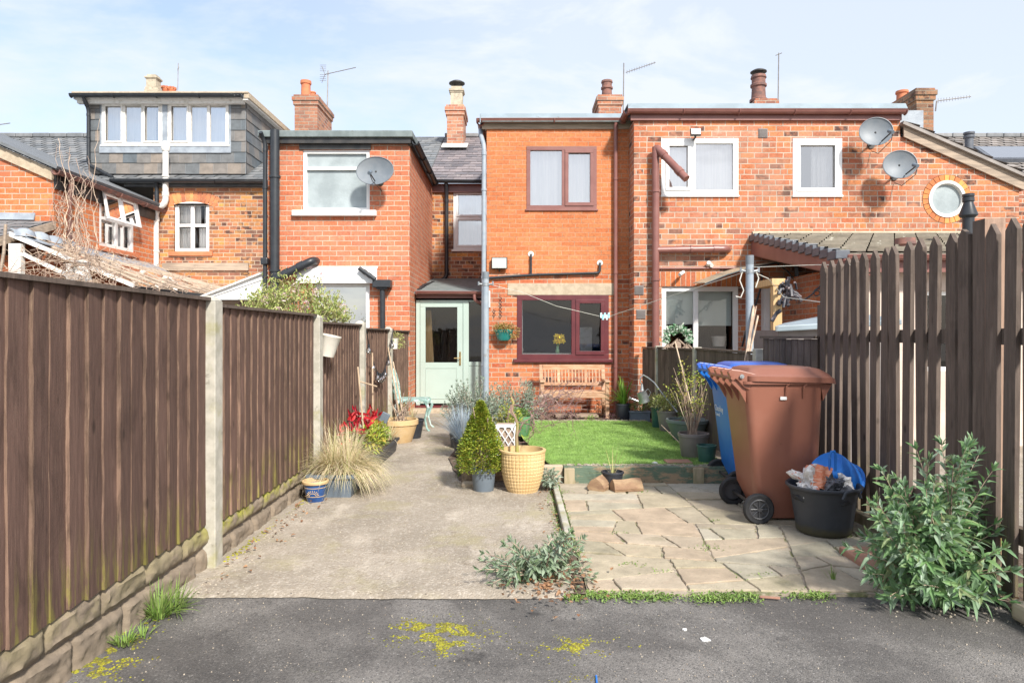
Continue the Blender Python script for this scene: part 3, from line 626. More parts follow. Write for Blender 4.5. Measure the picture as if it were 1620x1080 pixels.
window(h, Yy(YM), *wu, M['brown_upvc'], fw=.065, cols=(.53,), openers=((1,0),), ow=.06, glass='glass_sky', behind=[(.03,.97,.02,.98)], set_=-.012, sill=(.02,.03,.03))
wd = window(h, Yy(YM), *wl, M['maroon'], fw=.085, cols=(.62,), openers=((1,0),), ow=.065, set_=-.015, sill=(.06,.06,.05))
# things seen dimly inside the kitchen window
q = MB(); q.box(wl[0]+.02, wl[0]+.10, YM+.3, YM+.34, 1.0, 2.0); q.build('window_curtain', M['curtain'], wd)
q = MB(); q.box(1.15, 1.45, YM+1.2, YM+1.6, .9, 1.50); q.build('fridge', M['white_paint'], wd)
q = MB(); q.box(wx(815,YM), wx(825,YM), YM+.24, YM+.3, wl[2], wl[2]+.0); 
b = MB(); b.box(wx(803,YM), wx(971,YM), YM-.012, YM+.1, wz(467,YM)+.003, wz(448,YM)); b.build('lintel', M['stone'], h, bevel=.006)
b = MB(); b.box(x0-.07, x1-.02, YM-.14, YM+4, ztop+.005, ztop+.03); b.build('flat_roof', M['felt'], h)
b = MB(); b.box(x0-.08, x1-.02, YM-.03, YM+.0, wz(205,YM), ztop+.004); b.box(x0-.03, x0-.0, YM, YT, wz(205,YM), ztop+.004); b.build('fascia', M['timber_old'], h)
b = MB(); b.slab((x0-.1,YM-.155,ztop+.06),(x1,YM-.155,ztop+.06),(x1,YM-.09,ztop+.16),(x0-.1,YM-.09,ztop+.16),.012); b.slab((x0-.1,YM-.09,ztop+.155),(x1,YM-.09,ztop+.155),(x1,YM+.25,ztop+.155),(x0-.1,YM+.25,ztop+.155),.012); b.box(x0-.1, x1, YM+.2, YT, ztop+.1, ztop+.155); b.box(x0-.11, x0-.095, YM-.17, YT, ztop-.02, ztop+.13); b.build('roof_trim', M['steel_edge'], h)
gutter(h, [(x0-.16, YM-.10, ztop+.055), (x1-.04, YM-.10, ztop+.06)], M['brown_upvc'])
gutter(h, [(x0-.10, YM-.06, ztop+.03), (x0-.10, YM+2.4, ztop+.02)], M['brown_upvc'])
xp = wx(973, YM)
pipe(h, [(xp, YM-.10, ztop+.03), (xp, YM-.07, ztop-.15), (xp, YM-.06, .02)], .034, M['brown_upvc'])
xg = wx(766, YM)
pipe(h, [(xg-.04, YM+.4, ztop+.10), (xg-.07, YM+.1, ztop-.12), (xg, YM-.03, ztop-.38), (xg-.01, YM-.06, .1)], .040, M['grey_pipe'])
# black waste pipes on the wall
zz = lambda py: wz(py, YM); YY = YM-.045
pipe(h, [(wx(772,YM),YY,zz(440)), (wx(845,YM),YY,zz(435)), (wx(948,YM),YY,zz(432)), (wx(949,YM),YY,zz(418)), (wx(949,YM),YM+.02,zz(416))], .021, M['black'], 'waste_pipe', clips=False)
pipe(h, [(wx(840,YM),YY,zz(434)), (wx(840,YM),YY,zz(404)), (wx(840,YM),YM+.02,zz(402))], .018, M['black'], 'waste_pipe', clips=False)
for px_, py_ in ((840,402),(949,416)):
    b = MB().tube([(wx(px_,YM),YM-.012,zz(py_)),(wx(px_,YM),YM+.01,zz(py_))], .05, 16); b.build('pipe_collar', M['white_paint'], h)
# terrace part behind and porch
xa, xb = wx(684, YT), x0
wt = (wx(717,YT), xb-.0, wz(395,YT), wz(300,YT))
wall('terrace_wall', h, M['brick_main'], xa, xb+.3, 2.0, ZE-.05, YT, [(wt[0], xb+.1, wt[2], wt[3])])
room(h, xa+.05, xb+.5, YT+.23, YT+2, 2.5, 4.5)
window(h, Yy(YT), wt[0], wt[0]+1.05, wt[2], wt[3], M['white'], fw=.075, rows=(.54,), openers=((0,0),(0,1)), glass='glass_sky', behind=[(.03,.97,.02,.98)], set_=.03, sill=(.03,.06,.04))
xe = wx(684, YT)
slate_plane('roof', M['slate_roof'], h, (xe-.1,YT-.15,ZE-.02), (x1,YT-.15,ZE-.02), (x1,YRG,ZR), (xe-.1,YRG,ZR), seed=3)
b = MB()
for k in range(9): b.lathe((xe-.1+.45*k, YRG-.1, ZR+.0), [(0,0)], 3) if False else b.prism([(xe-.1+.45*k, ZR-.03),(xe-.1+.45*k+.44, ZR-.03),(xe-.1+.45*k+.44, ZR+.07),(xe-.1+.45*k, ZR+.07)], YRG-.13, YRG+.13)
b.build('ridge_tiles', M['slate_grey'], h, bevel=.02)
gutter(h, [(xe-.12, YT-.2, ZE-.02), (x0, YT-.2, ZE-.03)], M['black'], r=.06)
b = MB(); b.box(xe, xb, YT-.05, YT-.005, ZE-.24, ZE-.06); b.build('eaves_board', M['brown_upvc'], h)
xq = wx(707, YT)
pipe(h, [(xq,YT-.18,ZE-.06),(xq,YT-.07,ZE-.3),(xq,YT-.07,wz(438,YT)),(wx(697,YT),YT-.09,wz(446,YT)),(wx(672,13.2),13.2,wz(452,13.2)),(wx(662,12.4),12.4,wz(461,12.4))], .042, M['black'])
# chimney with metal flue hat
cx0, cx1 = wx(707, 17.4), wx(733, 17.4)
c = chimney(h, cx0, cx1, 17.4, 18.3, 5.9, wz(168,17.4), [((cx0+cx1)/2+.02, 17.7, .17, .56, 'pot_cream', 'square')], 'brick_chim')
cowl(c, (cx0+cx1)/2+.02, 17.7, wz(168,17.4)+.56, .15)
b = MB(); b.slab((cx0-.1,17.0,wz(232,17)),(cx1+.12,17.0,wz(232,17)),(cx1+.12,17.42,wz(232,17)+.2),(cx0-.1,17.42,wz(232,17)+.2),.02); b.build('chimney_flashing', M['white_paint'], c)
# mid chimney
Yc = 17.2; cx0, cx1 = wx(947,Yc), wx(983,Yc)
c = chimney(h, cx0, cx1, Yc, Yc+.9, 5.2, wz(152,Yc), [((cx0+cx1)/2-.03, Yc+.35, .15, .50, 'terra_dark', 'roll')])
# porch
pg = wz(466, 12.2)
b = MB(); b.slab((wx(660,12.2)-.04,12.14,pg+.05),(x0-.005,12.14,pg+.05),(x0-.005,YT-.01,pg+.50),(wx(684,YT)+.01,YT-.01,pg+.50),.04); b.build('porch_roof', M['felt'], h)
gutter(h, [(wx(660,12.2)-.0, 12.09, pg+.05), (x0-.02, 12.09, pg+.04)], M['brown_upvc'], r=.05)
pipe(h, [(x0-.22,12.09,pg+.0),(x0-.22,12.09,pg-.10),(x0-.10,12.12,pg-.16),(x0-.03,12.14,pg-.17)], .03, M['brown_upvc'], clips=False)
b = MB(); b.box(wx(659,YP), x0-.004, YP-.06, YP-.02, pg-.06, pg+.03); b.build('porch_fascia', M['brown_upvc'], h)
dx0, dx1, dz0, dz1 = wx(659,YP), wx(742,YP), wz(640,YP), wz(475,YP)
fr = MB(); f = Yy(YP)
f.box(fr, dx0, dx0+.07, 0, .07, dz0, dz1); f.box(fr, dx1-.10, dx1, 0, .07, dz0, dz1); f.box(fr, dx0+.07, dx1-.10, 0, .069, dz1-.055, dz1)
f.box(fr, dx1, x0-.03, 0, .06, dz1-.03, dz1); f.box(fr, dx1, x0-.03, 0, .06, wz(578,YP), wz(572,YP)); f.box(fr, dx1, x0-.03, 0, .05, dz0, wz(578,YP)-.001)
dfr = fr.build('door_frame', M['mint'], h, bevel=.005)
g = MB(); g.quad(f.p(dx1,.015,wz(572,YP)), f.p(x0-.03,.015,wz(572,YP)), f.p(x0-.03,.015,dz1-.03), f.p(dx1,.015,dz1-.03)); g.build('side_pane', M['glass'], dfr)
ax, bx = dx0+.075, dx1-.105
d = MB(); gz0, gz1 = wz(573,YP), wz(486,YP); ga, gb = wx(674,YP), wx(724,YP)
f.box(d, ax, bx, .03, .085, dz0+.03, gz0); f.box(d, ax, bx, .03, .085, gz1, dz1-.06); f.box(d, ax, ga, .03, .0845, gz0, gz1); f.box(d, gb, bx, .03, .0845, gz0, gz1)
f.box(d, ga+.0, gb-.0, .085, .093, wz(630,YP), wz(629,YP)); f.box(d, ga, gb, .085, .093, wz(582,YP), wz(581,YP)); f.box(d, ga, ga+.012, .085, .093, wz(629,YP), wz(582,YP)); f.box(d, gb-.012, gb, .085, .093, wz(629,YP), wz(582,YP))
door = d.build('back_door', M['mint'], h, bevel=.005)
g = MB(); g.quad(f.p(ga,.05,gz0), f.p(gb,.05,gz0), f.p(gb,.05,gz1), f.p(ga,.05,gz1)); g.build('pane', M['glass'], door)
q = MB(); f.box(q, bx-.06, bx-.03, .085, .10, wz(577,YP), wz(556,YP)); q.tube([f.p(bx-.045,.10,wz(566,YP)), f.p(bx-.045,.13,wz(566,YP)), f.p(bx-.15,.13,wz(566,YP))], .009, 8); q.build('handle', M['brass'], door)
q = MB(); f.box(q, dx0, x0-.03, -.02, .11, dz0-.04, dz0-.001); q.build('threshold', M['maroon'], h)
room(h, dx0+.02, x0-.03, YP+.02, YT-.02, dz0, pg+.02)
q = MB(); q.slab((dx0+.12,YP+.3,.3),(dx0+.30,YP+.3,.3),(dx0+.22,YP+.3,1.8),(dx0+.12,YP+.3,1.8),.02); q.build('porch_curtain', M['timber_new'], h)
q = MB(); q.box(x0-.02, x0+.06, YM-.03, YM-.005, wz(486,YM), wz(460,YM)); q.build('meter_box', M['white'], h)
# doorstep
b = MB(); b.box(dx0-.02, x0-.02, YP-.42, YP-.03, -.05, dz0-.045); b.box(dx0+.0, x0-.02, YP-.75, YP-.421, -.05, dz0-.12); b.build('doorstep', M['stone'], h, bevel=.01)

# ---- right house -------------------------------------------------------------------------------------
h = thing('terraced_house', 'mottled orange brick house on the right with a round window and white upvc windows', 'house', (4.4, YR, 0))
rx0, rx1, rxe = wx(1003,YR), wx(1424,YR), wx(1612,YR); zt = wz(190, YR)
w1 = (wx(1046,YR), wx(1168,YR), wz(309,YR), wz(219,YR)); w2 = (wx(1254,YR), wx(1332,YR), wz(309,YR), wz(219,YR))
w3 = (wx(1047,YR), wx(1169,YR), wz(572,YR), wz(453,YR)); dr = (wx(1204,YR), wx(1283,YR), .05, wz(447,YR))
# round opening: wall is cut square then infilled with a ring-shaped plate
rc = (wx(1498,YR), wz(315,YR)); rr = 39/F*YR; sq = (rc[0]-rr-.02, rc[0]+rr+.02, rc[1]-rr-.02, rc[1]+rr+.02)
zl = wz(298, YR); zu = wz(216, YR)
def slope(x): return zu+(x-rx1)/(rxe-rx1)*(zl-zu)
wall('wall', h, M['brick_right'], rx0, rx1, -.1, zt, YR, [w1, w2, w3, dr])
zlow = sq[2]-.001
b = MB(); T = YR+.22
def plate(xa_, xb_, za0, za1, zb0, zb1):
    b.quad((xa_,YR,za0),(xb_,YR,zb0),(xb_,YR,zb1),(xa_,YR,za1))
plate(rx1, sq[0], -.1, slope(rx1), -.1, slope(sq[0])); plate(sq[1], rxe, -.1, slope(sq[1]), -.1, slope(rxe))
plate(sq[0], sq[1], -.1, sq[2], -.1, sq[2]); plate(sq[0], sq[1], sq[3], slope(sq[0]), sq[3], slope(sq[1]))
n = 48
for k in range(n):                      # square-to-circle infill
    a0, a1 = 2*math.pi*k/n, 2*math.pi*(k+1)/n
    def sqp(a):
        c_, s_ = math.cos(a), math.sin(a); m_ = max(abs(c_), abs(s_)); return (rc[0]+c_/m_*(rr+.02), YR, rc[1]+s_/m_*(rr+.02))
    def cip(a): return (rc[0]+math.cos(a)*rr, YR, rc[1]+math.sin(a)*rr)
    b.quad(sqp(a0), sqp(a1), cip(a1), cip(a0))
b.quad((rxe,YR,-.1),(rxe,YR+5,-.1),(rxe,YR+5,zl),(rxe,YR,zl))
b.build('gable_wall', M['brick_right'], h)
# left return of the projecting wall
b = MB(); b.box(rx0-.001, rx0+.2, YR+.221, YT, -.1, zt); b.build('side_wall', M['brick_right'], h)
# voussoir ring
ring = MB(); nb = 26
for k in range(nb):
    a0, a1 = 2*math.pi*(k+.06)/nb, 2*math.pi*(k+.94)/nb; r0, r1 = 29.5/F*YR, rr-.006
    P4 = [(rc[0]+math.cos(a)*r, rc[1]+math.sin(a)*r) for a, r in ((a0,r0),(a0,r1),(a1,r1),(a1,r0))]
    ring.prism(P4, YR-.006, YR+.16)
brm = mat('rubbed_orange_brick', (.66,.25,.08), (.52,.20,.08), scale=9, rough=.9, island=.28, bump=.3)
ring.build('brick_ring', brm, h)
b = MB(); N_ = 44; r0, r1 = 27.5/F*YR, 31/F*YR
for k in range(N_):
    a0, a1 = 2*math.pi*k/N_, 2*math.pi*(k+1)/N_; b.quad(*[(rc[0]+math.cos(a)*r, YR+.012, rc[1]+math.sin(a)*r) for a, r in ((a0,r0),(a0,rr+.01),(a1,rr+.01),(a1,r0))])
b.build('ring_mortar', M['stone'], h)
b = MB(); r0, r1 = 23.5/F*YR, 29.3/F*YR
for (ra, rb, ya, yb) in ((24.6/F*YR, r1, YR-.02, YR+.03), (r0, 25.2/F*YR, YR+.0, YR+.05)):
    for k in range(N_):
        a0, a1 = 2*math.pi*k/N_, 2*math.pi*(k+1)/N_
        p = [[(rc[0]+math.cos(a)*r, y, rc[1]+math.sin(a)*r) for y in (ya, yb)] for a, r in ((a0,ra),(a0,rb),(a1,rb),(a1,ra))]
        b.quad(p[0][0], p[1][0], p[2][0], p[3][0]); b.quad(p[1][0], p[1][1], p[2][1], p[2][0]); b.quad(p[0][1], p[0][0], p[3][0], p[3][1])
rw = b.build('round_window', M['white_paint'], h, smooth=True)
g = MB(); g.tube([(rc[0],YR+.04,rc[1]),(rc[0],YR+.045,rc[1])], 24.5/F*YR, 40); g.build('pane', M['frosted'], rw)
room(h, rx0+.25, rx1-.3, YR+.23, YR+2.5, 2.6, 4.9); room(h, rx0+.25, 3.9, YR+.23, YR+2.5, .1, 2.5)
window(h, Yy(YR), *w1, M['white'], fw=.085, cols=(.41,), openers=((0,0),), behind=[(.03,.97,.02,.98)], bm='curtain', glass='glass_sky', set_=-.01, ow=.055, sill=(.01,.03,.03))
window(h, Yy(YR), *w2, M['white'], fw=.075, openers=((0,0),), behind=[(.45,.99,.02,.98),(.02,.25,.02,.98)], bm='curtain', glass='glass_sky', set_=-.01, ow=.055, sill=(.01,.03,.03))
window(h, Yy(YR), *w3, M['white'], fw=.08, cols=(.45,), behind=[(.06,.44,.50,.96),(.48,.95,.48,.97)], bm='blind', set_=.04, sill=(.0,.04,.03))
window(h, Yy(YR), *dr, M['white'], fw=.09, openers=((0,0),), set_=.05, name='back_door', ow=.08, bm='blind', behind=[(.1,.9,.05,.95)])
b = MB(); b.box(w3[0]-.06, w3[1]+.12, YR-.004, YR+.1, w3[3]+.002, w3[3]+.24); b.build('soldier_course', M['soldier'], h)
# flat roof edge
zf = wz(183, YR)
b = MB(); b.box(rx0-.06, rx1+.0, YR-.05, YR-.001, zf-.09, zf+.04); b.build('fascia', M['brown_upvc'], h)
b = MB(); b.slab((rx0-.12,YR-.155,zf+.07),(rx1+.04,YR-.155,zf+.07),(rx1+.04,YR-.09,zf+.17),(rx0-.12,YR-.09,zf+.17),.012); b.slab((rx0-.12,YR-.09,zf+.165),(rx1+.04,YR-.09,zf+.165),(rx1+.04,YR+.26,zf+.165),(rx0-.12,YR+.26,zf+.165),.012); b.box(rx0-.12, rx1+.04, YR+.25, YT+1, zf+.12, zf+.168); b.build('roof_trim', M['steel_edge'], h)
gutter(h, [(rx0-.12, YR-.10, zf+.06), (rx1+.03, YR-.10, zf+.05)], M['brown_upvc'], r=.06)
gutter(h, [(rx0-.12, YR-.06, zf+.06), (rx0-.12, YM-.12, zf+.05)], M['brown_upvc'], r=.055)
# sloping verge: barge board and slates
b = MB(); ex = rxe+.16; zx = slope(ex)
b.add([(rx1+.03,YR-.06,slope(rx1)-.02),(ex,YR-.06,zx-.02),(ex,YR-.06,zx+.17),(rx1+.03,YR-.06,slope(rx1)+.17),(rx1+.03,YR-.03,slope(rx1)-.02),(ex,YR-.03,zx-.02),(ex,YR-.03,zx+.17),(rx1+.03,YR-.03,slope(rx1)+.17)],
      [(0,1,2,3),(7,6,5,4),(0,4,5,1),(3,2,6,7),(1,5,6,2),(0,3,7,4)]); b.build('barge_board', M['timber_old'], h)
slate_plane('side_roof', M['slate_brown'], h, (ex+.05,YR-.12,zx+.20), (ex+.05,YR+6,zx+.20), (rx1,YR+6,slope(rx1)+.22), (rx1,YR-.12,slope(rx1)+.22), sw=.3, sh=.24, t=.03, seed=8, ragged=.015)
pipe(h, [(ex+.06,YR-.06,zx+.12),(ex+.06,YR-.06,.1)], .05, M['brown_upvc'])
gutter(h, [(ex+.08,YR-.15,zx+.14),(ex+.08,YR+3,zx+.14)], M['brown_upvc'], r=.06)
# soil pipe with branch and angled vent
xs_ = wx(1035, YR); ys = YR-.12
pipe(h, [(xs_,ys,.1),(xs_,ys,wz(236,YR))], .058, M['brown_upvc'], 'soil_pipe')
pipe(h, [(xs_,ys,wz(246,YR)),(xs_+.01,ys,wz(236,YR)),(wx(1086,10.9),10.9,wz(283,10.9))], .060, M['brown_upvc'], 'soil_vent', clips=False)
pipe(h, [(xs_,ys,wz(397,YR)),(wx(1146,YR),ys,wz(395,YR)),(wx(1152,YR),YR+.02,wz(395,YR))], .056, M['brown_upvc'], 'soil_branch')
pipe(h, [(xs_+.05,YR-.03,wz(425,YR)),(wx(1190,YR),YR-.03,wz(424,YR))], .016, M['brown_upvc'], 'overflow_pipe', clips=False)
for px_, py_ in ((1011,459),(1014,497),(1207,211)):
    b = MB(); s_ = .075; c_ = (wx(px_,YR), wz(py_,YR)); b.box(c_[0]-s_, c_[0]+s_, YR-.012, YR, c_[1]-s_, c_[1]+s_)
    for k in range(7): b.box(c_[0]-s_+.01, c_[0]+s_-.01, YR-.022, YR-.012, c_[1]-s_+.012+k*.019, c_[1]-s_+.022+k*.019)
    b.build('air_vent', M['pot_taupe'], h)
# tiled lean-to in the yard
vx, vz0, vy0 = wx(1190,YR), wz(374,YR), 8.35; vz1 = wz(404, vy0)
slate_plane('lean_to_roof', M['tile_conc'], h, (vx,vy0,vz1+.03), (8.2,vy0,vz1+.03), (8.2,YR-.01,vz0+.03), (vx,YR-.01,vz0+.03), sw=.32, sh=.30, t=.03, seed=5)
b = MB(); k = 14
for i in range(k):
    t0, t1 = i/k, (i+1)/k+.01; ya, yb = YR+(vy0-YR)*t0, YR+(vy0-YR)*t1; za, zb = vz0+(vz1-vz0)*t0, vz0+(vz1-vz0)*t1; o_ = .02
    b.box(vx-.05-.0, vx+.12, min(ya,yb)-.004, max(ya,yb), zb-.055+o_, zb+.05+o_)
b.build('verge_caps', M['verge'], h, bevel=.008)
b = MB(); b.slab((vx,YR-.01,vz0-.02),(vx,vy0,vz1-.04),(vx,vy0,vz1-.22),(vx,YR-.01,vz0-.30),.02); b.slab((vx,vy0,vz1-.22),(vx+.42,vy0,vz1-.22),(vx+.42,YR-.01,vz0-.28),(vx,YR-.01,vz0-.30),.02)
b.build('verge_soffit', M['brown_upvc'], h)
gutter(h, [(vx+.05,vy0-.07,vz1-.01),(8.2,vy0-.07,vz1-.01)], M['brown_upvc'], r=.06)
b = MB(); b.box(vx, 8.2, vy0, vy0+.03, vz1-.2, vz1-.01); b.build('lean_to_fascia', M['brown_upvc'], h)
b = MB(); b.slab((vx,YR-.05,vz0+.035),(8.2,YR-.05,vz0+.035),(8.2,YR-.012,vz0+.085),(vx,YR-.012,vz0+.085),.01); b.build('mortar_fillet', M['stone'], h)
sx = 4.36
b = MB(); b.box(sx, sx+.22, vy0+.25, YR-.001, -.1, vz1-.05); b.build('lean_to_side_wall', M['brick_mid_old'], h)
ly = vy0+.25; lw = (5.0, 6.1, .9, 1.9); ld = (6.6, 7.5, 0, 1.9)
wall('lean_to_wall', h, mat('pale_pink_render', (.66,.54,.46), (.56,.45,.38), scale=4, rough=.9), sx+.0, 8.2, -.1, vz1-.05, ly-.001, [lw, ld], thick=.2)
window(h, Yy(ly), *lw, M['white'], cols=(.5,)); window(h, Yy(ly), *ld, M['white'], name='lean_to_door', rows=(.45,))
room(h, sx+.25, 8.1, ly+.22, YR-.05, 0, 2)
# flue pipe with cap in front of the round window
fx, fy = wx(1532, 9.4), 9.4; b = MB(); z0_ = 2.2; zb = wz(352,fy); zc = wz(307,fy)
b.lathe((fx,fy,0), [(.075,z0_),(.072,zb+.06),(.112,zb+.09),(.114,zb+.105),(.062,zc-.13),(.060,zc-.11),(.072,zc-.10),(.072,zc-.05),(.058,zc-.05),(.072,zc-.035),(.072,zc),(.0,zc+.0)], 22); b.build('flue', M['black'], h, smooth=True)
b = MB().lathe((wx(1432,9.0),9.0,2.1), [(.10,0),(.11,.30),(.13,.32),(.11,.40),(.13,.42),(.12,.50),(.08,.5)], 18); b.build('vent_pot', M['terra_dark'], h, smooth=True)
# chimneys on its roof
cx0, cx1 = wx(1196,17.5), wx(1228,17.5)
c = chimney(h, cx0, cx1, 17.5, 18.3, 5.4, wz(158,17.5), [(wx(1200,17.7), 17.7, .20, .68, 'terra_dark', 'roll')]); cowl(c, wx(1200,17.7), 17.7, wz(158,17.5)+.66, .15)
Yc = 14.6; cx0, cx1 = wx(1450,Yc), wx(1477,Yc)
c = chimney(h, cx0, cx1, Yc, Yc+1.25, 4.0, wz(142,Yc), [(wx(1429,15.5), 15.55, .13, .30, 'terracotta', 'round')], 'brick_dark')
b = MB(); b.box(rx1+.02, rx1+.5, YR+.2, YR+2.2, slope(rx1)-.2, zf+.15); b.build('parapet', M['lead'], h)
slate_plane('roof', M['slate_roof'], h, (x1,YT-.15,ZE-.02), (rx1+.3,YT-.15,ZE-.02), (rx1+.3,YRG,ZR), (x1,YRG,ZR), seed=13)

# ---- far right roof ----------------------------------------------------------------------------------
h = thing('terraced_house', 'grey slate roof and skylight of the next house beyond the sloping gable at far right', 'house', (12, YT, 0))
slate_plane('roof', M['slate_brown'], h, (rx1+.3,YT-.15,ZE-.02), (19,YT-.15,ZE-.02), (19,YRG,ZR), (rx1+.3,YRG,ZR), seed=23, sw=.32, sh=.26, t=.02)
b = MB(); b.box(rx1+.3, 19, YT, YT+.2, 0, ZE-.1); b.build('wall', M['brick_right'], h)
b = MB()
for k in range(22): xk = rx1+.3+.45*k; b.box(xk, xk+.44, YRG-.14, YRG+.14, ZR-.04, ZR+.07+.004*(k%2))
b.build('ridge_tiles', M['slate_grey'], h, bevel=.02)
def onroof(px, Y): return (wx(px,Y), Y, ZE+(Y-YT+.15)/(YRG-YT+.15)*(ZR-ZE))
def roofpt(px, py):
    # intersection of the view ray with the terrace roof slope
    k = (ZR-ZE)/(YRG-YT+.15); a = (VY-py)/F; Y = (ZE-k*(YT-.15)-CH)/(a-k); return Vector((wx(px,Y), Y, wz(py,Y)))
P4 = [roofpt(1566,258), roofpt(1640,258), roofpt(1625,238), roofpt(1538,238)]; up = Vector((0,-.45,.9)).normalized()
b = MB(); b.slab(*[p+up*.10 for p in P4], .09)
sk = b.build('skylight', M['verge'], h)
cc = sum(P4, Vector())/4; P5 = [cc+(p-cc)*.86+up*.106 for p in P4]; b = MB(); b.quad(*P5); b.build('pane', M['glass_sky'], sk)
p = roofpt(1533, 250); b = MB().lathe((p.x,p.y,p.z-.2), [(.09,0),(.09,.66),(.12,.67),(.12,.72),(.09,.73),(.12,.76),(.12,.80),(0,.81)], 18); b.build('roof_vent', M['verge'], h, smooth=True)
# ---- left extension house ----------------------------------------------------------------------------
h = thing('terraced_house', 'salmon brick house left of the green door with a satellite dish and black drainpipes', 'house', (-3, YL, 0))
lx0, lx1 = wx(424,YL), wx(648,YL); lz = wz(224,YL)
w1 = (wx(479,YL), wx(585,YL), wz(334,YL), wz(237,YL)); w2 = (wx(497,YL), wx(585,YL), wz(545,YL), wz(447,YL))
wall('front_wall', h, M['brick_left'], lx0, lx1, -.1, lz, YL, [w1, w2])
b = MB(); b.box(lx1-.22, lx1-.001, YL+.221, YT, -.1, lz); b.build('side_wall', M['brick_left'], h)
b = MB(); b.box(lx0+.001, lx0+.22, YL+.221, YT, -.1, lz); b.build('side_wall', M['brick_left'], h)
room(h, lx0+.25, lx1-.25, YL+.23, YL+2.3, .1, 2.4); room(h, lx0+.25, lx1-.25, YL+.23, YL+2.3, 2.6, lz)
o = window(h, Yy(YL), *w1, M['white'], fw=.06, rows=(.70,), glass='glass', set_=.02, depth=.07)
o['label'] = 'white framed bathroom window of frosted glass'
for ch in o.children: ch.data.materials[0] = M['frosted']
b = MB(); b.box(w1[0]-.16, w1[1]+.12, YL-.09, YL+.03, w1[2]-.09, w1[2]+.004); b.build('sill', M['white'], h, bevel=.012)
window(h, Yy(YL), *w2, M['white'], fw=.07, rows=(.30,), set_=.02, glass='glass_sky', behind=[(.02,.98,.34,.98)], bm='blind')
q = MB()
for k in range(9): q.box(w2[0]+.08+k*.09, w2[0]+.165+k*.09, YL+.13, YL+.14, w2[2]+.14, w2[2]+.28)
q.build('striped_valance', mat('aqua_stripe', (.25,.50,.50), (.70,.76,.74), scale=5, stretch=(3,1,.1), lo=.49, hi=.51, bump=0), h)
# roof edge: felt kerb with aluminium trim
zt_, zb_ = wz(206,YL-.15), wz(221,YL-.15)
b = MB(); b.box(lx0-.12, lx1+.07, YL-.15, YL-.02, zt_-.11, zt_); b.box(lx1-.06, lx1+.07, YL-.02, YT+.1, zt_-.11, zt_); b.box(lx0-.12, lx1-.06, YL-.02, YT+.1, zt_-.06, zt_-.03)
b.build('flat_roof', M['felt'], h, bevel=.012)
b = MB(); b.box(lx0-.06, lx1+.03, YL-.10, YL-.03, zt_-.20, zt_-.112); b.box(lx1-.02, lx1+.03, YL-.03, YT-.02, zt_-.22, zt_-.112); b.build('fascia', M['metal_dark'], h)
b = MB(); b.box(w1[0]-.05, w1[1]+.02, YL-.03, YL-.001, w1[3], zt_-.2); b.build('head_board', M['metal_dark'], h)
gutter(h, [(lx1+.10, YL-.02, zt_-.15), (lx1+.10, YT-.3, zt_-.19)], M['black'], r=.05)
# pipes
xp = wx(435,YL-.15)
pipe(h, [(xp,YL-.15,.1),(xp,YL-.15,wz(206,YL-.15))], .075, M['black'], 'soil_pipe', n=18)
pipe(h, [(xp+.02,YL-.20,wz(443,YL)),(wx(497,YL-.12),YL-.20,wz(413,YL-.12)),(wx(500,YL),YL+.02,wz(413,YL))], .068, M['black'], 'soil_branch', clips=False, n=18)
xq = wx(419.5,YL-.1)
pipe(h, [(xq-.04,YL-.2,zt_-.05),(xq-.03,YL-.13,zt_-.12),(xq,YL-.10,zt_-.2),(xq,YL-.10,.1)], .036, M['black'])
b = MB(); b.box(xq-.06, xq+.06, YL-.17, YL-.03, wz(420,YL), wz(409,YL)); b.build('pipe_hopper', M['black'], h, bevel=.02)
# bay fascia, side board, hopper
b = MB(); YB = YL-.12
b.box(wx(468,YB), wx(596,YB), YB, YB+.04, wz(448,YB), wz(425,YB)); b.box(wx(468,YB), wx(596,YB), YB+.041, YL-.001, wz(448,YB), wz(445,YB))
b.slab((wx(468,YB),YB,wz(425,YB)),(wx(596,YB),YB,wz(425,YB)),(wx(596,YB),YL-.005,wz(420,YB)),(wx(468,YB),YL-.005,wz(420,YB)),.02)
b.build('bay_fascia', M['white'], h, bevel=.006)
b = MB(); Ya = YL+.05; xr_ = lx0-.01
b.prism([(wx(300,Ya),wz(474,Ya)),(xr_,wz(474,Ya)),(xr_,wz(430,Ya)),(wx(300,Ya),wz(480,Ya)+.03)], Ya, Ya+.03)
b.tube([(wx(300,Ya),Ya-.01,wz(481,Ya)),(xr_,Ya-.01,wz(439,Ya))], .012, 4)
b.build('lean_to_gable', M['white'], h)
b = MB(); b.slab((wx(296,Ya),Ya-.06,wz(477,Ya)),(xr_,Ya-.06,wz(427,Ya)),(xr_,YT-.1,wz(427,Ya)),(wx(296,Ya),YT-.1,wz(477,Ya)),.03); b.build('lean_to_roof', M['white_paint'], h)
xh = wx(607,YL-.1)
b = MB(); b.box(xh-.17, xh+.13, YL-.2, YL-.01, wz(455,YL-.1), wz(443,YL-.1)); b.box(xh-.11, xh+.07, YL-.17, YL-.03, wz(458,YL-.1), wz(455,YL-.1)); b.build('pipe_hopper', M['black'], h, bevel=.01)
pipe(h, [(wx(568,YB-.06),YB-.06,wz(424,YB-.06)),(xh-.12,YL-.2,wz(442,YL-.2))], .036, M['black'], 'feed_pipe', clips=False)
pipe(h, [(xh-.02,YL-.1,wz(456,YL)),(xh-.02,YL-.07,.2)], .045, M['black'])
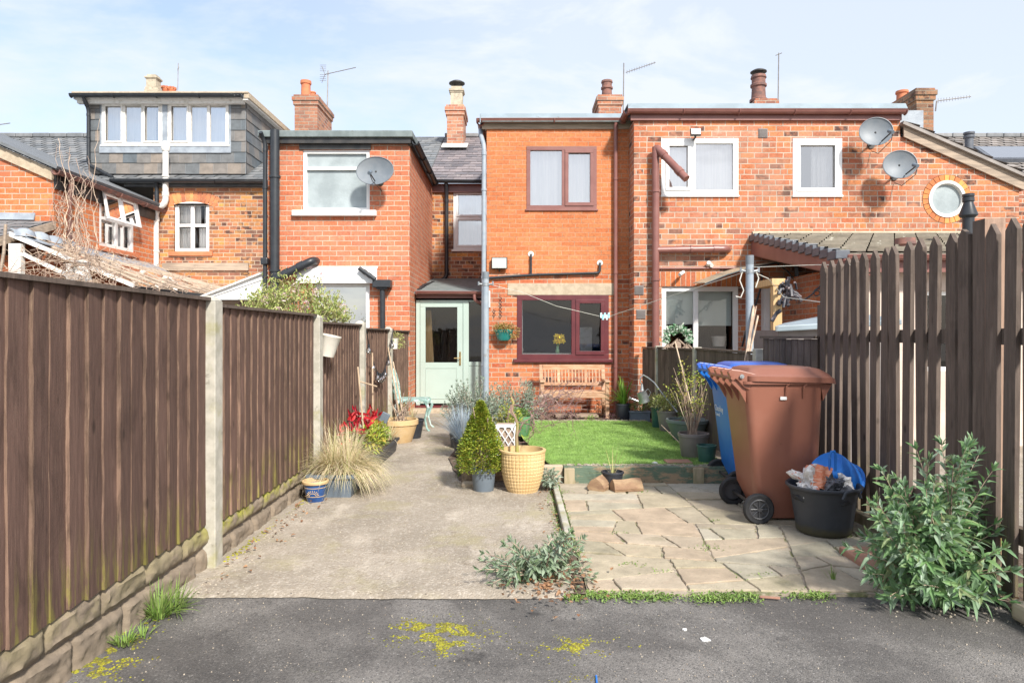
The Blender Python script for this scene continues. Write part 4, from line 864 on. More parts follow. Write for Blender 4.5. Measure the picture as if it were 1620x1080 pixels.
# roof behind and its chimney
sx0 = wx(430,YT)
slate_plane('roof', M['slate_grey'], h, (wx(388,YT),YT-.15,ZE-.02), (wx(684,YT)-.11,YT-.15,ZE-.02), (wx(684,YT)-.11,YRG,ZR), (wx(388,YT),YRG,ZR), seed=33)
Yc = 17.2; cx0, cx1 = wx(466,Yc), wx(502,Yc); zc = wz(152,Yc)
chimney(h, cx0, cx1, Yc, Yc+1.35, 5.4, zc, [(wx(483,17.4),17.45,.13,.46,'terracotta','round'),(wx(483,17.4)+.03,17.9,.10,.34,'terracotta','roll'),(wx(483,17.4)+.05,18.3,.10,.34,'terracotta','roll')])

# ---- dormer house ------------------------------------------------------------------------------------
h = thing('terraced_house', 'buff brick house with a slate hung box dormer and an arched sash window', 'house', (-6.5, YT, 0))
ax0, ax1 = wx(243,YT), wx(426,YT)
ws = (wx(275,YT), wx(331,YT), wz(398,YT), wz(319,YT))
wall('wall', h, M['brick_main'], ax0, ax1, -.1, ZE-.02, YT, [ws])
room(h, ax0+.1, ax1-.1, YT+.23, YT+2, 2, 4.4)
sw_ = window(h, Yy(YT), ws[0]+.01, ws[1]-.01, ws[2], ws[3]-.0, M['white'], fw=.075, cols=(.5,), rows=(.53,), behind=[(.03,.42,.02,.5),(.60,.97,.02,.5),(.03,.66,.53,.96),(.76,.97,.53,.96)], set_=.04, name='sash_window')
# segmental brick arch
b = MB(); cxm = (ws[0]+ws[1])/2; hw = (ws[1]-ws[0])/2+.12; sag = .13; rad = (hw*hw+sag*sag)/(2*sag); zc = ws[3]+.0+sag-rad-.13
n = 13; a0 = math.asin(hw/rad)
for k in range(n):
    t0, t1 = -a0+2*a0*(k+.06)/n, -a0+2*a0*(k+.94)/n
    b.prism([(cxm+math.sin(t)*r, zc+math.cos(t)*r) for t, r in ((t0,rad),(t0,rad+.23),(t1,rad+.23),(t1,rad))], YT-.006, YT+.05)
b.build('arch', mat('arch_brick', (.58,.24,.10), (.45,.17,.08), scale=8, rough=.9, island=.25, bump=.3), h)
b = MB(); b.prism([(ws[0],ws[3]-.04)]+[(cxm+math.sin(t)*rad, zc+math.cos(t)*rad+.004) for t in [-a0*.8+2*a0*.8*k/10 for k in range(11)]]+[(ws[1],ws[3]-.04)], YT-.003, YT+.09); b.build('arch_board', M['white_paint'], sw_)
b = MB(); b.box(wx(268,YT), wx(337,YT), YT-.05, YT+.05, wz(405,YT), ws[2]); b.build('sill', M['red_tile'], h, bevel=.01)
b = MB(); b.box(wx(258,YT), wx(394,YT), YT-.05, YT-.003, wz(428,YT), wz(416,YT)); b.build('timber_plate', M['timber_old'], h)
zg = wz(287, YT-.2)
gutter(h, [(wx(176,YT-.2),YT-.2,zg+.04),(ax1+.02,YT-.2,zg+.03)], M['black'], r=.06)
b = MB(); b.box(wx(200,YT), ax1, YT-.10, YT-.005, zg-.09, zg+.02); b.build('eaves_board', M['metal_dark'], h)
slate_plane('roof', M['slate_grey'], h, (-15,YT-.15,ZE-.02), (wx(390,YT),YT-.15,ZE-.02), (wx(390,YT),YRG,ZR), (-15,YRG,ZR), seed=41)
b = MB()
for k in range(20): xk = -15+.45*k; b.box(xk, xk+.44, YRG-.14, YRG+.14, ZR-.04, ZR+.07+.004*(k%2))
b.build('ridge_tiles', M['slate_grey'], h, bevel=.02)
# dormer
YD = 15.0; ddx0, ddx1 = wx(140,YD), wx(389,YD); dz0_, dz1_ = wz(275,YD), wz(163,YD)
def hung(face, u0, u1, v0, v1, skip, seed, mb):
    rnd = random.Random(seed); hh = .235; j = 0; v = v0
    while v < v1-.01:
        ve = min(v+hh, v1); off = (j%2)*.15; u = u0-off
        while u < u1-.001:
            a, c = max(u, u0), min(u+.30, u1); u += .30
            if c-a < .02: continue
            segs = [(a, c)]
            for (s0,s1,t0,t1) in skip:
                ns = []
                for (p, q) in segs:
                    if ve > t0+.02 and v < t1-.02 and q > s0 and p < s1:
                        if p < s0: ns.append((p, s0))
                        if q > s1: ns.append((s1, q))
                    else: ns.append((p, q))
                segs = ns
            for p, q in segs:
                l_ = .018+rnd.uniform(0,.005); vv = v-rnd.uniform(.0,.008)
                A = [face.p(p+.002,l_,vv), face.p(q-.002,l_,vv), face.p(q-.002,.004,ve+.02), face.p(p+.002,.004,ve+.02), face.p(p+.002,.0,vv), face.p(q-.002,.0,vv)]
                mb.add(A, [(0,1,2,3),(4,5,1,0)])
        v = ve; j += 1
fD = Yy(YD); dw = [(wx(162,YD), wx(258,YD), wz(230,YD), wz(163,YD)), (wx(266,YD), wx(362,YD), wz(230,YD), wz(163,YD))]
b = MB(); hung(fD, ddx0, ddx1, dz0_, dz1_, [(dw[0][0]-.05, dw[1][1]+.05, dw[0][2]-.10, dw[0][3]+.05)], 4, b)
fS = Face('+x', ddx1)
hung(fS, YD, YRG-.2, 4.6, wz(158,YD), [], 9, b)
dm = b.build('dormer', M['slate_hung'], h)
b = MB(); b.box(ddx0, ddx1-.001, YD+.10, YD+.14, dz0_, dz1_+.1) ; b.f = []; b.v = []
b.box(ddx0+.0, dw[0][0], YD+.002, YD+.1, dz0_, dz1_); b.box(dw[1][1], ddx1-.002, YD+.002, YD+.1, dz0_, dz1_); b.box(dw[0][0], dw[1][1], YD+.002, YD+.1, dz0_, dw[0][2]); b.box(ddx1-.1, ddx1-.002, YD+.1, YRG, 4.6, dz1_+.1); b.box(ddx0, ddx0+.1, YD+.1, YRG, 4.6, dz1_+.1)
b.build('dormer_core', M['lead'], dm)
for i, q in enumerate(dw):
    window(dm, fD, *q, M['white_paint'], fw=.06, cols=(.36,.67), openers=((0,0),(2,0)) if i == 0 else ((0,0),), behind=[(.03,.97,.02,.98)] if i else [(.03,.62,.02,.98),(.66,.84,.02,.98)], set_=-.03, ow=.035, glass='glass_sky', sill=(.03,.05,.03))
b = MB(); b.box(dw[0][1], dw[1][0], YD-.035, YD+.05, dw[0][2]-.02, dw[0][3]+.02); b.build('mullion_post', M['lead'], dm)
b = MB(); b.box(dw[0][0]-.05, dw[1][1]+.06, YD-.035, YD-.02, dw[0][2]-.17, dw[0][2]-.02); b.build('lead_flashing', M['lead'], dm)
room(dm, ddx0+.12, ddx1-.12, YD+.15, YRG-.2, 4.7, dz1_)
za = wz(147,YD-.2)
b = MB(); b.box(ddx0-.20, ddx1+.03, YD-.2, YRG-.0, za-.13, za-.02); b.box(ddx0-.16, ddx1+.0, YD-.14, YD-.04, za-.20, za-.131); b.box(ddx1-.0, ddx1+.12, YD-.2, YRG, za-.15, za-.03)
b.build('dormer_fascia', M['white_paint'], dm)
b = MB(); b.box(ddx0-.22, ddx1+.14, YD-.24, YRG, za-.019, za+.02); b.box(ddx1+.04,ddx1+.15,YD-.22,YRG,za-.12,za-.02); b.build('dormer_roof', M['stone'], dm, bevel=.01)
gutter(dm, [(ddx0-.2,YD-.28,za-.06),(ddx1+.02,YD-.28,za-.06)], M['black'], r=.06)
xk = wx(144,YD)
pipe(dm, [(xk,YD-.28,za-.10),(xk,YD-.09,za-.32),(xk,YD-.09,wz(262,YD)),(wx(176,YD-.1),YD-.12,wz(281,YD)),(wx(182,YD-.1),YD-.2,wz(284,YD))], .036, M['black'])
# white soil pipe
pz = lambda py: wz(py, YT-.12)
pipe(h, [(wx(262,YT-.12),YT-.12,pz(236)),(wx(262,YT-.12),YT-.12,pz(322)),(wx(246.5,YT-.12),YT-.12,pz(332)),(wx(246.5,YT-.12),YT-.12,.5)], .062, M['white_paint'], 'soil_pipe')
b = MB().lathe((wx(262,YT-.12),YT-.12,pz(236)), [(.07,-.05),(.09,0),(.085,.1),(.05,.16),(0,.17)], 14); b.build('vent_cage', M['white_paint'], h, smooth=True)
pipe(h, [(wx(250,YT-.1),YT-.18,zg),(wx(251,YT),YT-.08,zg-.1),(wx(251,YT),YT-.08,zg-.45)], .04, M['black'])
# its chimneys, square buff and red crown
c = chimney(h, wx(233,YRG), wx(249,YRG), YRG, YRG+.6, 6.2, wz(141,YRG), [(wx(243,YRG+.2), YRG+.2, .15, .42, 'pot_cream', 'square')], 'brick_chim', label='rendered stub chimney')
c.data.materials[0] = M['pot_cream']
chimney(h, wx(257,YRG+.4), wx(278,YRG+.4), YRG+.4, YRG+1.0, 6.2, wz(146,YRG+.4), [(wx(262,YRG+.6),YRG+.6,.10,.22,'terracotta','crown'),(wx(272,YRG+.6),YRG+.6,.10,.20,'terracotta','crown')])

# ---- gable wing at far left --------------------------------------------------------------------------
h = thing('brick_house', 'orange brick gable wing at far left with an open white window and black eaves', 'house', (-9, 11.45, 0))
GX, GY = -7.6, 11.45
gz = wz(268,GY)
def gsl(x): return gz+(GX-x)*.43
b = MB(); xl = -12.5
b.quad((xl,GY,-.1),(GX,GY,-.1),(GX,GY,gz),(xl,GY,gsl(xl))); b.build('gable_wall', M['brick_gable'], h)
fx_ = Face('+x', GX)
# side wall with opening
y0w, y1w, z0w, z1w = 7.6*F/(VX-157), 7.6*F/(VX-211), 2.98, 4.0
ys_ = [GY, y0w, y1w, YT]; zs_ = [-.1, z0w, z1w, gz]; b = MB()
for i in range(3):
    for j in range(3):
        if i == 1 and j == 1: continue
        b.quad((GX,ys_[i],zs_[j]),(GX,ys_[i+1],zs_[j]),(GX,ys_[i+1],zs_[j+1]),(GX,ys_[i],zs_[j+1]))
for (a, c) in (((y0w,z0w),(y1w,z0w)),((y1w,z0w),(y1w,z1w)),((y1w,z1w),(y0w,z1w)),((y0w,z1w),(y0w,z0w))):
    b.quad((GX,a[0],a[1]),(GX,c[0],c[1]),(GX-.2,c[0],c[1]),(GX-.2,a[0],a[1]))
b.build('side_wall', M['brick_gable'], h)
b = MB(); b.box(GX-.95, GX-.25, GY+.2, YT-.1, 2.4, 4.12); b.f = [f for f in b.f if f != (1,2,6,5)]; b.build('interior', M['room'], h)
w_ = window(h, fx_, y0w, y1w, z0w, z1w, M['white'], fw=.07, cols=(.5,), rows=(.52,), glass='glass_sky', behind=[(.03,.3,.02,.98),(.62,.97,.02,.98)], set_=.0, sill=None)
# top hung light standing open
b = MB(); A = fx_.p(y0w, .05, z1w-.02); t = Vector((.09, 0, -.50))
for (u0, u1, v0, v1) in ((y0w,y1w,0,.09),(y0w,y1w,.91,1),(y0w,y0w+.06,.09,.91),(y1w-.06,y1w,.09,.91),((y0w+y1w)/2-.03,(y0w+y1w)/2+.03,.09,.91)):
    p0 = Vector((GX+.05,0,z1w-.02))
    P_ = [p0+t*v0+Vector((0,u0,0)), p0+t*v0+Vector((0,u1,0)), p0+t*v1+Vector((0,u1,0)), p0+t*v1+Vector((0,u0,0))]; b.slab(P_[0],P_[1],P_[2],P_[3],.03)
ol = b.build('top_light', M['white'], w_); b = MB(); b.quad(p0+Vector((0,y0w+.05,0))+t*.08, p0+Vector((0,y1w-.05,0))+t*.08, p0+Vector((0,y1w-.05,0))+t*.92, p0+Vector((0,y0w+.05,0))+t*.92); b.build('top_light_pane', M['glass_sky'], w_)
b = MB(); b.box(GX-.02, GX+.06, y0w-.08, y1w+.12, z0w-.09, z0w-.0); b.build('sill', M['red_tile'], h, bevel=.01)
slate_plane('roof', M['slate_grey'], h, (GX+.12,YT+.6,gz-.02), (GX+.12,GY-.12,gz-.02), (xl,GY-.12,gsl(xl)+.06), (xl,YT+.6,gsl(xl)+.06), seed=51)
o = h.children[-1]
b = MB(); b.add([(xl,GY-.05,gsl(xl)-.17),(GX+.0,GY-.05,gz-.19),(GX+.0,GY-.05,gz+.0),(xl,GY-.05,gsl(xl)+.02),(xl,GY-.0,gsl(xl)-.17),(GX+.0,GY-.0,gz-.19),(GX+.0,GY-.0,gz),(xl,GY-.0,gsl(xl)+.02)], [(0,1,2,3),(7,6,5,4),(0,4,5,1),(3,2,6,7),(1,5,6,2)]); b.build('barge_board', M['stone'], h)
gutter(h, [(GX+.13,GY-.15,gz-.05),(GX+.13,YT+.1,gz-.08)], M['terra_dark'], r=.06)
b = MB(); b.box(GX+.001, GX+.04, GY, YT, gz-.32, gz-.06); b.build('eaves_board', M['metal_dark'], h)
pipe(h, [(GX+.13,GY+.25,gz-.1),(GX+.07,GY+.3,gz-.4),(GX+.07,GY+.3,1.0)], .035, M['terra_dark'])
# small slate roof in front of the gable
b = MB(); 
xl = -12.5
slate_plane('low_roof', M['slate_grey'], h, (xl,9.9,2.62), (GX-.15,9.9,2.62), (GX+.0,GY-.01,3.22), (xl,GY-.01,3.30), seed=52)
b = MB(); b.slab((xl,GY-.05,3.30),(GX-.3,GY-.05,3.24),(GX-.3,GY-.01,3.36),(xl,GY-.01,3.42),.02); b.build('lead_flashing', M['lead'], h)
b = MB(); b.slab((GX-.15,9.86,2.62),(GX+.02,GY-.01,3.22),(GX+.02,GY-.01,3.09),(GX-.15,9.86,2.49),.03); b.build('low_barge_board', M['timber_old'], h)
b = MB(); b.box(xl, GX-.2, 9.95, GY-.01, -.1, 2.58); b.build('low_wall', M['brick_gable'], h)

# ---- glazed lean-to at left --------------------------------------------------------------------------
h = thing('glazed_lean_to', 'old white glazed lean-to roof tangled with bare climber stems beyond the left fence', 'lean-to', (-6.7, 10.5, 0))
A0, A1 = Vector((-7.58,10.45,2.84)), Vector((-7.58,14.75,2.70)); B0, B1 = Vector((-5.75,10.45,2.09)), Vector((-5.2,14.75,2.05))
b = MB(); b.slab(B0,B1,A1,A0,.012); b.build('roof_sheet', M['poly'], h)
b = MB()
for k in range(11):
    t = k/10; p, q = A0.lerp(A1,t), B0.lerp(B1,t); n_ = Vector((0,0,.03)); b.tube([p+n_, q+n_], .022, 4)
b.build('glazing_bar', M['timber_old'], h)
b = MB(); b.slab(B0+Vector((.03,-.04,.03)), A0+Vector((0,-.04,.06)), A0+Vector((0,-.04,-.01)), B0+Vector((.03,-.04,-.03)), .04)
b.slab(B0+Vector((-.3,-.02,-.12)), A0+Vector((0.1,-.02,-.20)), A0+Vector((.1,-.02,-.26)), B0+Vector((-.3,-.02,-.20)), .04)
b.build('end_rafter', M['white_paint'], h)
for q in ((-7.58,-7.40,10.4,10.5,0,2.72),(-6.72,-6.62,10.4,10.5,0,2.42),(-5.85,-5.75,10.4,10.5,0,2.05),(-5.85,-5.75,14.6,14.7,0,2.05)): b = MB(); b.box(*q); b.build('frame_post', M['white_paint'], h)
b = MB(); b.slab(A0+Vector((.35,0,-.08)),A1+Vector((.35,0,-.08)),A1+Vector((0,0,.12)),A0+Vector((0,0,.12)),.015)
rnd = random.Random(3)
for k in range(4):
    y = 10.55+k*.33; b.lathe((-7.45,y,2.86-.01*k+rnd.uniform(0,.02)), [(.16,-.03),(.13,.06),(.06,.10),(0,.105)], 9)
b.build('lead_flashing', M['lead'], h, smooth=True)
gutter(h, [(B0.x+.07,B0.y-.05,2.07),(B1.x+.07,B1.y-.5,2.03)], M['black'], r=.065)
b = MB(); b.lathe((-6.45,10.35,2.05), [(.10,0),(.14,.12),(.10,.25),(.05,.33),(.12,.38),(.02,.42)], 14); tag(b.build('garden_ornament', M['white_paint'], None, smooth=True), 'white garden ornament glimpsed among bare stems behind the left fence', 'ornament')
# ------------------------------------------------------------------ ground
b = MB(); b.quad((-60,-20,-.05),(60,-20,-.05),(60,120,-.05),(-60,120,-.05)); tag(b.build('ground', M['far_ground']), kind='structure')
def gridsheet(poly_fn, x0, x1, y0, y1, nx, ny, zf, jag=False):
    vs = []; fs = []
    for j in range(ny+1):
        for i in range(nx+1):
            y = y0+(y1-y0)*j/ny; a, c = poly_fn(y); x = a+(c-a)*i/nx; vs.append((x, y+(mnoise.noise(Vector((x*7,3,y)))*.016+mnoise.noise(Vector((x*31,3,y)))*.008 if j == 0 and jag else 0), zf(x, y)))
    for j in range(ny):
        for i in range(nx): a = j*(nx+1)+i; fs.append((a, a+1, a+nx+2, a+nx+1))
    m_ = MB(); m_.add(vs, fs); return m_
def bumpz(x, y, s=1.0): return (mnoise.noise(Vector((x*1.3, y*1.3, 0)))*.010+mnoise.noise(Vector((x*5, y*5, 3)))*.003)*s
m_ = gridsheet(lambda y: (-9, 9), 0, 0, -14, 3.62, 60, 60, lambda x, y: bumpz(x, y)-.008 if y > 1.5 else -.008)
tag(m_.build('asphalt_drive', M['asphalt'], smooth=True), kind='structure')
def edge(y):
    jit = mnoise.noise(Vector((y*4, 7, 0)))*.02
    if y < 6.02: return .30+jit
    if y < 6.14: return .30-.75*(y-6.02)/.12
    if y < 7.5: return -.45-.25*(y-6.14)/1.36+jit
    return -.70+.12*min(1,(y-7.5)/2)+jit
m_ = gridsheet(lambda y: (-1.80, edge(y)), 0, 0, 3.58, 12.25, 110, 160, lambda x, y: bumpz(x, y)*.8+.016-(.02 if y < 3.60 else 0), True)
tag(m_.build('concrete_path', M['concrete'], smooth=True), kind='structure')
b = MB(); b.box(.38, 2.72, 3.62, 6.3, -.04, .004); tag(b.build('patio_bed', M['joint']), kind='structure')
# crazy paving: one sheet of irregular slabs
rnd = random.Random(21)
def clip(poly, p, n):
    out = []
    for i in range(len(poly)):
        a, c = poly[i], poly[(i+1)%len(poly)]; da, dc = (a-p).dot(n), (c-p).dot(n)
        if da >= 0: out.append(a)
        if (da >= 0) != (dc >= 0): out.append(a+(c-a)*(da/(da-dc)))
    return out
def area(p): return abs(sum(p[i].x*p[(i+1)%len(p)].y-p[(i+1)%len(p)].x*p[i].y for i in range(len(p))))/2
todo = [[Vector((.385,3.66)),Vector((2.46,3.63)),Vector((2.50,6.29)),Vector((.385,6.29))]]; done = []
while todo:
    p = todo.pop(); A = area(p); lim = rnd.uniform(.06,.22)
    if A < lim: done.append(p); continue
    xs = [v.x for v in p]; ys = [v.y for v in p]; wd, ht = max(xs)-min(xs), max(ys)-min(ys)
    c = Vector((sum(xs)/len(xs), sum(ys)/len(ys)))
    ang = (0 if wd*.75 > ht else 90)+rnd.gauss(0, 11); n = Vector((math.cos(R(ang)), math.sin(R(ang)))); c = c+n*rnd.uniform(-.22,.22)*(wd if wd*.75 > ht else ht)
    todo += [q for q in (clip(p, c, n), clip(p, c, -n)) if len(q) > 2]
b = MB()
for p in done:
    c = sum(p, Vector((0,0)))/len(p); g = rnd.uniform(.004,.011); h0 = .009+rnd.uniform(0,.008); tx, ty = rnd.uniform(-.004,.004), rnd.uniform(-.004,.004)
    q = p
    for i in range(len(p)):
        a, d = p[i], p[(i+1)%len(p)]
        e = d-a
        if e.length < 1e-4: continue
        nn = Vector((-e.y, e.x)).normalized(); nn = nn if (c-a).dot(nn) > 0 else -nn
        q = clip(q, a+nn*g, nn)
        if len(q) < 3: break
    if len(q) < 3: continue
    # break up the straight edges a little
    r = []
    for i in range(len(q)):
        a, d = q[i], q[(i+1)%len(q)]; L_ = (d-a).length; k = max(1, int(L_/.035))
        for j in range(k):
            t = j/k; pt = a.lerp(d, t); 
            if 0 < j: pt = pt+Vector((rnd.uniform(-.006,.006), rnd.uniform(-.006,.006)))
            r.append(pt)
    n = len(r); zt = lambda v: h0+(v.x-c.x)*tx*2+(v.y-c.y)*ty*2
    top = [(v.x+(c.x-v.x)*.02, v.y+(c.y-v.y)*.02, zt(v)) for v in r]; mid = [(v.x, v.y, zt(v)-.004) for v in r]; bot = [(v.x, v.y, -.01) for v in r]
    b.add(top+mid+bot, [tuple(range(n))]+[(i+n, (i+1)%n+n, (i+1)%n, i) for i in range(n)]+[(i+2*n, (i+1)%n+2*n, (i+1)%n+n, i+n) for i in range(n)])
tag(b.build('patio_paving', M['paving']), kind='structure')
# soil strips: edge bed by the lawn, strip along the back walls, verge by the right fence
m_ = gridsheet(lambda y: (edge(y)-.02, .37 if y < 6.3 else .42), 0, 0, 3.6, 11.8, 8, 120, lambda x, y: bumpz(x,y)+.01+.02*(y > 6.4))
tag(m_.build('soil_bed', M['soil'], smooth=True), kind='structure')
m_ = gridsheet(lambda y: (-.45, 2.3), 0, 0, 10.55, 11.9, 20, 12, lambda x, y: .03+bumpz(x,y)*1.5); tag(m_.build('soil_bed', M['soil'], smooth=True), kind='structure')
m_ = gridsheet(lambda y: (2.44, 3.1), 0, 0, 2.6, 6.4, 8, 50, lambda x, y: .016+bumpz(x,y)*1.6); tag(m_.build('soil_bed', M['soil'], smooth=True), kind='structure')
# neighbour's yard beyond the pickets
b = MB(); b.quad((3.1,3.0,-.02),(9,3.0,-.02),(9,11.4,-.02),(3.1,11.4,-.02)); tag(b.build('neighbour_paving', M['concrete']), kind='structure')
# lawn
def lz_(y): return .150-.11*max(0, (y-6.4))/4.3
def lawn_edges(y):
    t = (y-6.4)/4.2; return (.34-.36*t-.06*math.sin(t*math.pi), 1.98+.02*t)
m_ = gridsheet(lawn_edges, 0, 0, 6.42, 10.6, 24, 60, lambda x, y: lz_(y)+bumpz(x, y)*.6)
lawn = tag(m_.build('lawn', M['turf_base'], smooth=True), kind='structure')
b = MB(); rnd = random.Random(5)
for i in range(70000):
    t = rnd.random()**1.25; y = 6.40+4.2*t; a, c = lawn_edges(y); x = rnd.uniform(a-.01, c); z = lz_(y)+bumpz(x,y)*.6
    hgt = rnd.uniform(.010,.022); dx, dy = rnd.gauss(0,.007), rnd.gauss(0,.007); an = rnd.uniform(0,math.pi); w_ = .0016+.0006*(y-6.4)
    ux, uy = math.cos(an)*w_, math.sin(an)*w_
    b.add([(x-ux,y-uy,z-.002),(x+ux,y+uy,z-.002),(x+dx,y+dy,z+hgt)], [(0,1,2)])
tag(b.build('artificial_grass', M['turf']), 'short bright green artificial grass', 'grass', kind='stuff')
m_ = gridsheet(lambda y: (.45, 2.1), 0, 0, 6.36, 6.5, 6, 2, lambda x, y: .12); tag(m_.build('lawn_bank', M['soil']), kind='structure')
# pebbles along the far and near edge of the lawn
b = MB(); rnd = random.Random(8)
for i in range(900):
    k = rnd.random()
    if k < .7: x, y = rnd.uniform(-.1,2.0), 10.62+rnd.gauss(0,.05); z = .045
    else: x, y = rnd.uniform(.45,1.95), 6.40+rnd.uniform(-.01,.05); z = .152
    s = rnd.uniform(.008,.02); b.lathe((x,y,z), [(.0,-s*.5),(s,-s*.1),(s*.8,s*.4),(0,s*.55)], 6, sy=rnd.uniform(.7,1.2))
tag(b.build('edge_pebbles', M['pebble'], smooth=True), 'pale pebbles scattered along the lawn edge', 'pebbles', kind='stuff')

# ------------------------------------------------------------------ sleepers and kerb
t = thing('sleeper_edging', 'green peeling timber sleeper holding up the lawn edge', 'edging', (1.2, 6.33, 0))
b = MB(); b.box(.44, 2.2, 6.30, 6.37, .0, .158); b.build('sleeper', M['sleeper'], t, bevel=.006)
pm = mat('bare_grey_timber', (.40,.33,.22), (.28,.24,.14), scale=10, stretch=(2,2,.6), rough=.9, bump=.4)
for px in (900, 1104):
    xx = wx(px, 6.3); b = MB(); b.box(xx-.045, xx+.05, 6.265, 6.299, .0, .15); b.build('peg', pm, t, bevel=.006)
b = MB(); b.box(.16, .436, 6.33, 6.40, .0, .165); b.build('end_block', M['stone'], t, bevel=.012)
b = MB(); b.box(.325, .372, 4.62, 6.28, -.02, .055); tag(b.build('kerb_edging', M['post'], bevel=.008), 'thin concrete kerb strip between path bed and crazy paving', 'kerb')

# ------------------------------------------------------------------ left fence
lf = thing('timber_fence', 'brown close boarded fence with concrete posts running down the left side', 'fence', (-1.8, 4, 0))
posts = [(1.98,1.58),(4.0,wz(468,4.05)),(6.14,wz(497,6.14)),(7.95,wz(507,7.95)),(9.72,wz(517,9.72))]
prnd = random.Random(11)
for (y, zt_) in posts:
    b = MB(); b.box(-1.835, -1.725, y, y+.105, -.05, zt_-.03); b.add([(-1.835,y,zt_-.03),(-1.725,y,zt_-.03),(-1.725,y+.105,zt_-.03),(-1.835,y+.105,zt_-.03),(-1.80,y+.03,zt_),(-1.76,y+.03,zt_),(-1.76,y+.075,zt_),(-1.80,y+.075,zt_)], [(0,1,5,4),(1,2,6,5),(2,3,7,6),(3,0,4,7),(4,5,6,7)])
    b.build('concrete_post', M['post'], lf, bevel=.006)
tops = [1.567, 1.535, 1.475, 1.437, 1.425]; bots = [.262,.235,.20,.19,.19]
ends = [(posts[i][0]+.107, (posts[i+1][0]-.002) if i < 4 else YL-.02) for i in range(5)]
for i, (y0, y1) in enumerate(ends):
    b = MB(); n = round((y1-y0)/.112); wd = (y1-y0)/n; ztop, zbot = tops[i], bots[i]
    for k in range(n):
        ya, yb = y0+k*wd+prnd.uniform(-.006,.006), y0+(k+1)*wd+.010; dx = prnd.uniform(-.002,.003); zb = zbot-prnd.uniform(0,.012)
        xA, xB, x0_ = -1.765+dx, -1.779+dx, -1.790    # thick near edge, thin far edge
        yn = y0+(k+1)*wd
        ns = 22; vs = []; bow = prnd.uniform(-.005,.005)
        for q in range(ns+1):
            v = q/ns; z = zb+(ztop-.02-zb)*v; jy = mnoise.noise(Vector((z*5, y0*7+k*3.3, 1)))*.007+mnoise.noise(Vector((z*23, y0*7+k*3.3, 4)))*.003; jx = bow*math.sin(v*math.pi)+mnoise.noise(Vector((z*3, k*2.1, 9)))*.002
            tk = .85+.5*mnoise.noise(Vector((z*8, k*1.7+y0, 5)))
            vs += [(xA+jx+.003*(tk-.8),ya+jy-.0,z),(xB+jx*.5,yn+.004,z),(x0_,yn,z),(x0_,ya+jy*.6,z)]
        fs = [(0,3,2,1),(4*ns,4*ns+1,4*ns+2,4*ns+3)]
        for q in range(ns):
            a = 4*q; fs += [(a,a+1,a+5,a+4),(a+3,a,a+4,a+7),(a+1,a+2,a+6,a+5)]
        b.add(vs, fs)
    b.box(-1.83, -1.795, y0, y1, zbot+.1, zbot+.14); b.box(-1.83, -1.795, y0, y1, ztop-.2, ztop-.16)
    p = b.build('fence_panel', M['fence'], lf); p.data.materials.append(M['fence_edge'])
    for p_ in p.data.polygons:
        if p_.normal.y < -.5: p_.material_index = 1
    b = MB(); b.box(-1.825, -1.748, y0, y1, ztop-.019, ztop); b.build('capping', M['picket'], p)
    # rock faced gravel board
    vs = []; fs = []; ny = int((y1-y0)/.014); nz = 26; zb0, zb1 = -.04, zbot+.006
    for j in range(nz+1):
        for q in range(ny+1):
            y = y0+(y1-y0)*q/ny; z = zb0+(zb1-zb0)*j/nz; v = (z-.0)/(zbot); row = 0 if v < .5 else 1
            wy = (y-y0+(.17 if row else 0)+i*.1)/.36; fy = abs(wy-round(wy))*.36; fz = min(abs(z-zbot*.5), abs(z-zbot))
            g_ = max(0, 1-fy/.010)*1.0; g2 = max(0, 1-abs(z-zbot*.5)/.010)
            face_ = .5+.5*mnoise.noise(Vector((y*9, z*13, i)))+.35*mnoise.noise(Vector((y*26+z*9, z*40, i+5)))
            edge_ = min(1, fy/.03, fz/.03)
            x = -1.805+.048*(.30+.70*edge_)*(.45+.55*face_)-.018*max(g_, g2)
            if j == nz: x = -1.80
            vs.append((x, y, z))
    for j in range(nz):
        for q in range(ny): a = j*(ny+1)+q; fs.append((a, a+1, a+ny+2, a+ny+1))
    m_ = MB(); m_.add(vs, fs); m_.box(-1.83, -1.803, y0, y1, -.04, zbot); m_.build('gravel_board', M['gravel_board'], lf, smooth=True)

# ------------------------------------------------------------------ right picket fence
pf = thing('picket_fence', 'tall dark brown pointed picket fence on the right beside the bins', 'fence', (2.5, 4.5, 0))
pts_ = [1301,1312,1324,1337,1351,1365,1381,1398,1412,1433,1455,1474,1503,1524,1567,1596,1628]
proto = None
for i, px in enumerate(pts_):
    y = 2739/(px-VX); 
    if px < 1345: X_ = 2.49
    else: X_ = 2.49
    lean = prnd.uniform(-.012,.012); wd = .084 if px != 1524 else .10; tp = 1.94+prnd.uniform(-.008,.008)
    b = MB(); yc = y; P_ = [(yc-wd/2,.04),(yc+wd/2,.04),(yc+wd/2,tp-.06),(yc,tp),(yc-wd/2,tp-.06)]
    if px == 1524: P_ = [(yc-wd/2,.04),(yc+wd/2,.04),(yc+wd/2,tp-.05),(yc+.015,tp),(yc-wd/2+.01,tp-.035)]
    t_ = .026; vs = [(X_+lean*(z-.9),yy,z) for yy, z in P_]+[(X_+t_+lean*(z-.9),yy,z) for yy, z in P_]; n = 5
    b.add(vs, [tuple(range(n)), tuple(range(2*n-1,n-1,-1))]+[(k, n+k, n+(k+1)%n, (k+1)%n) for k in range(n)])
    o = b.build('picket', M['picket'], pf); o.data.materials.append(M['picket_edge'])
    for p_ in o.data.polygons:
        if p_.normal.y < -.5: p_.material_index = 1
for z in (.30, 1.30):
    b = MB(); b.box(2.519, 2.565, 2.4, 5.75, z, z+.085); b.build('rail', M['picket'], pf)
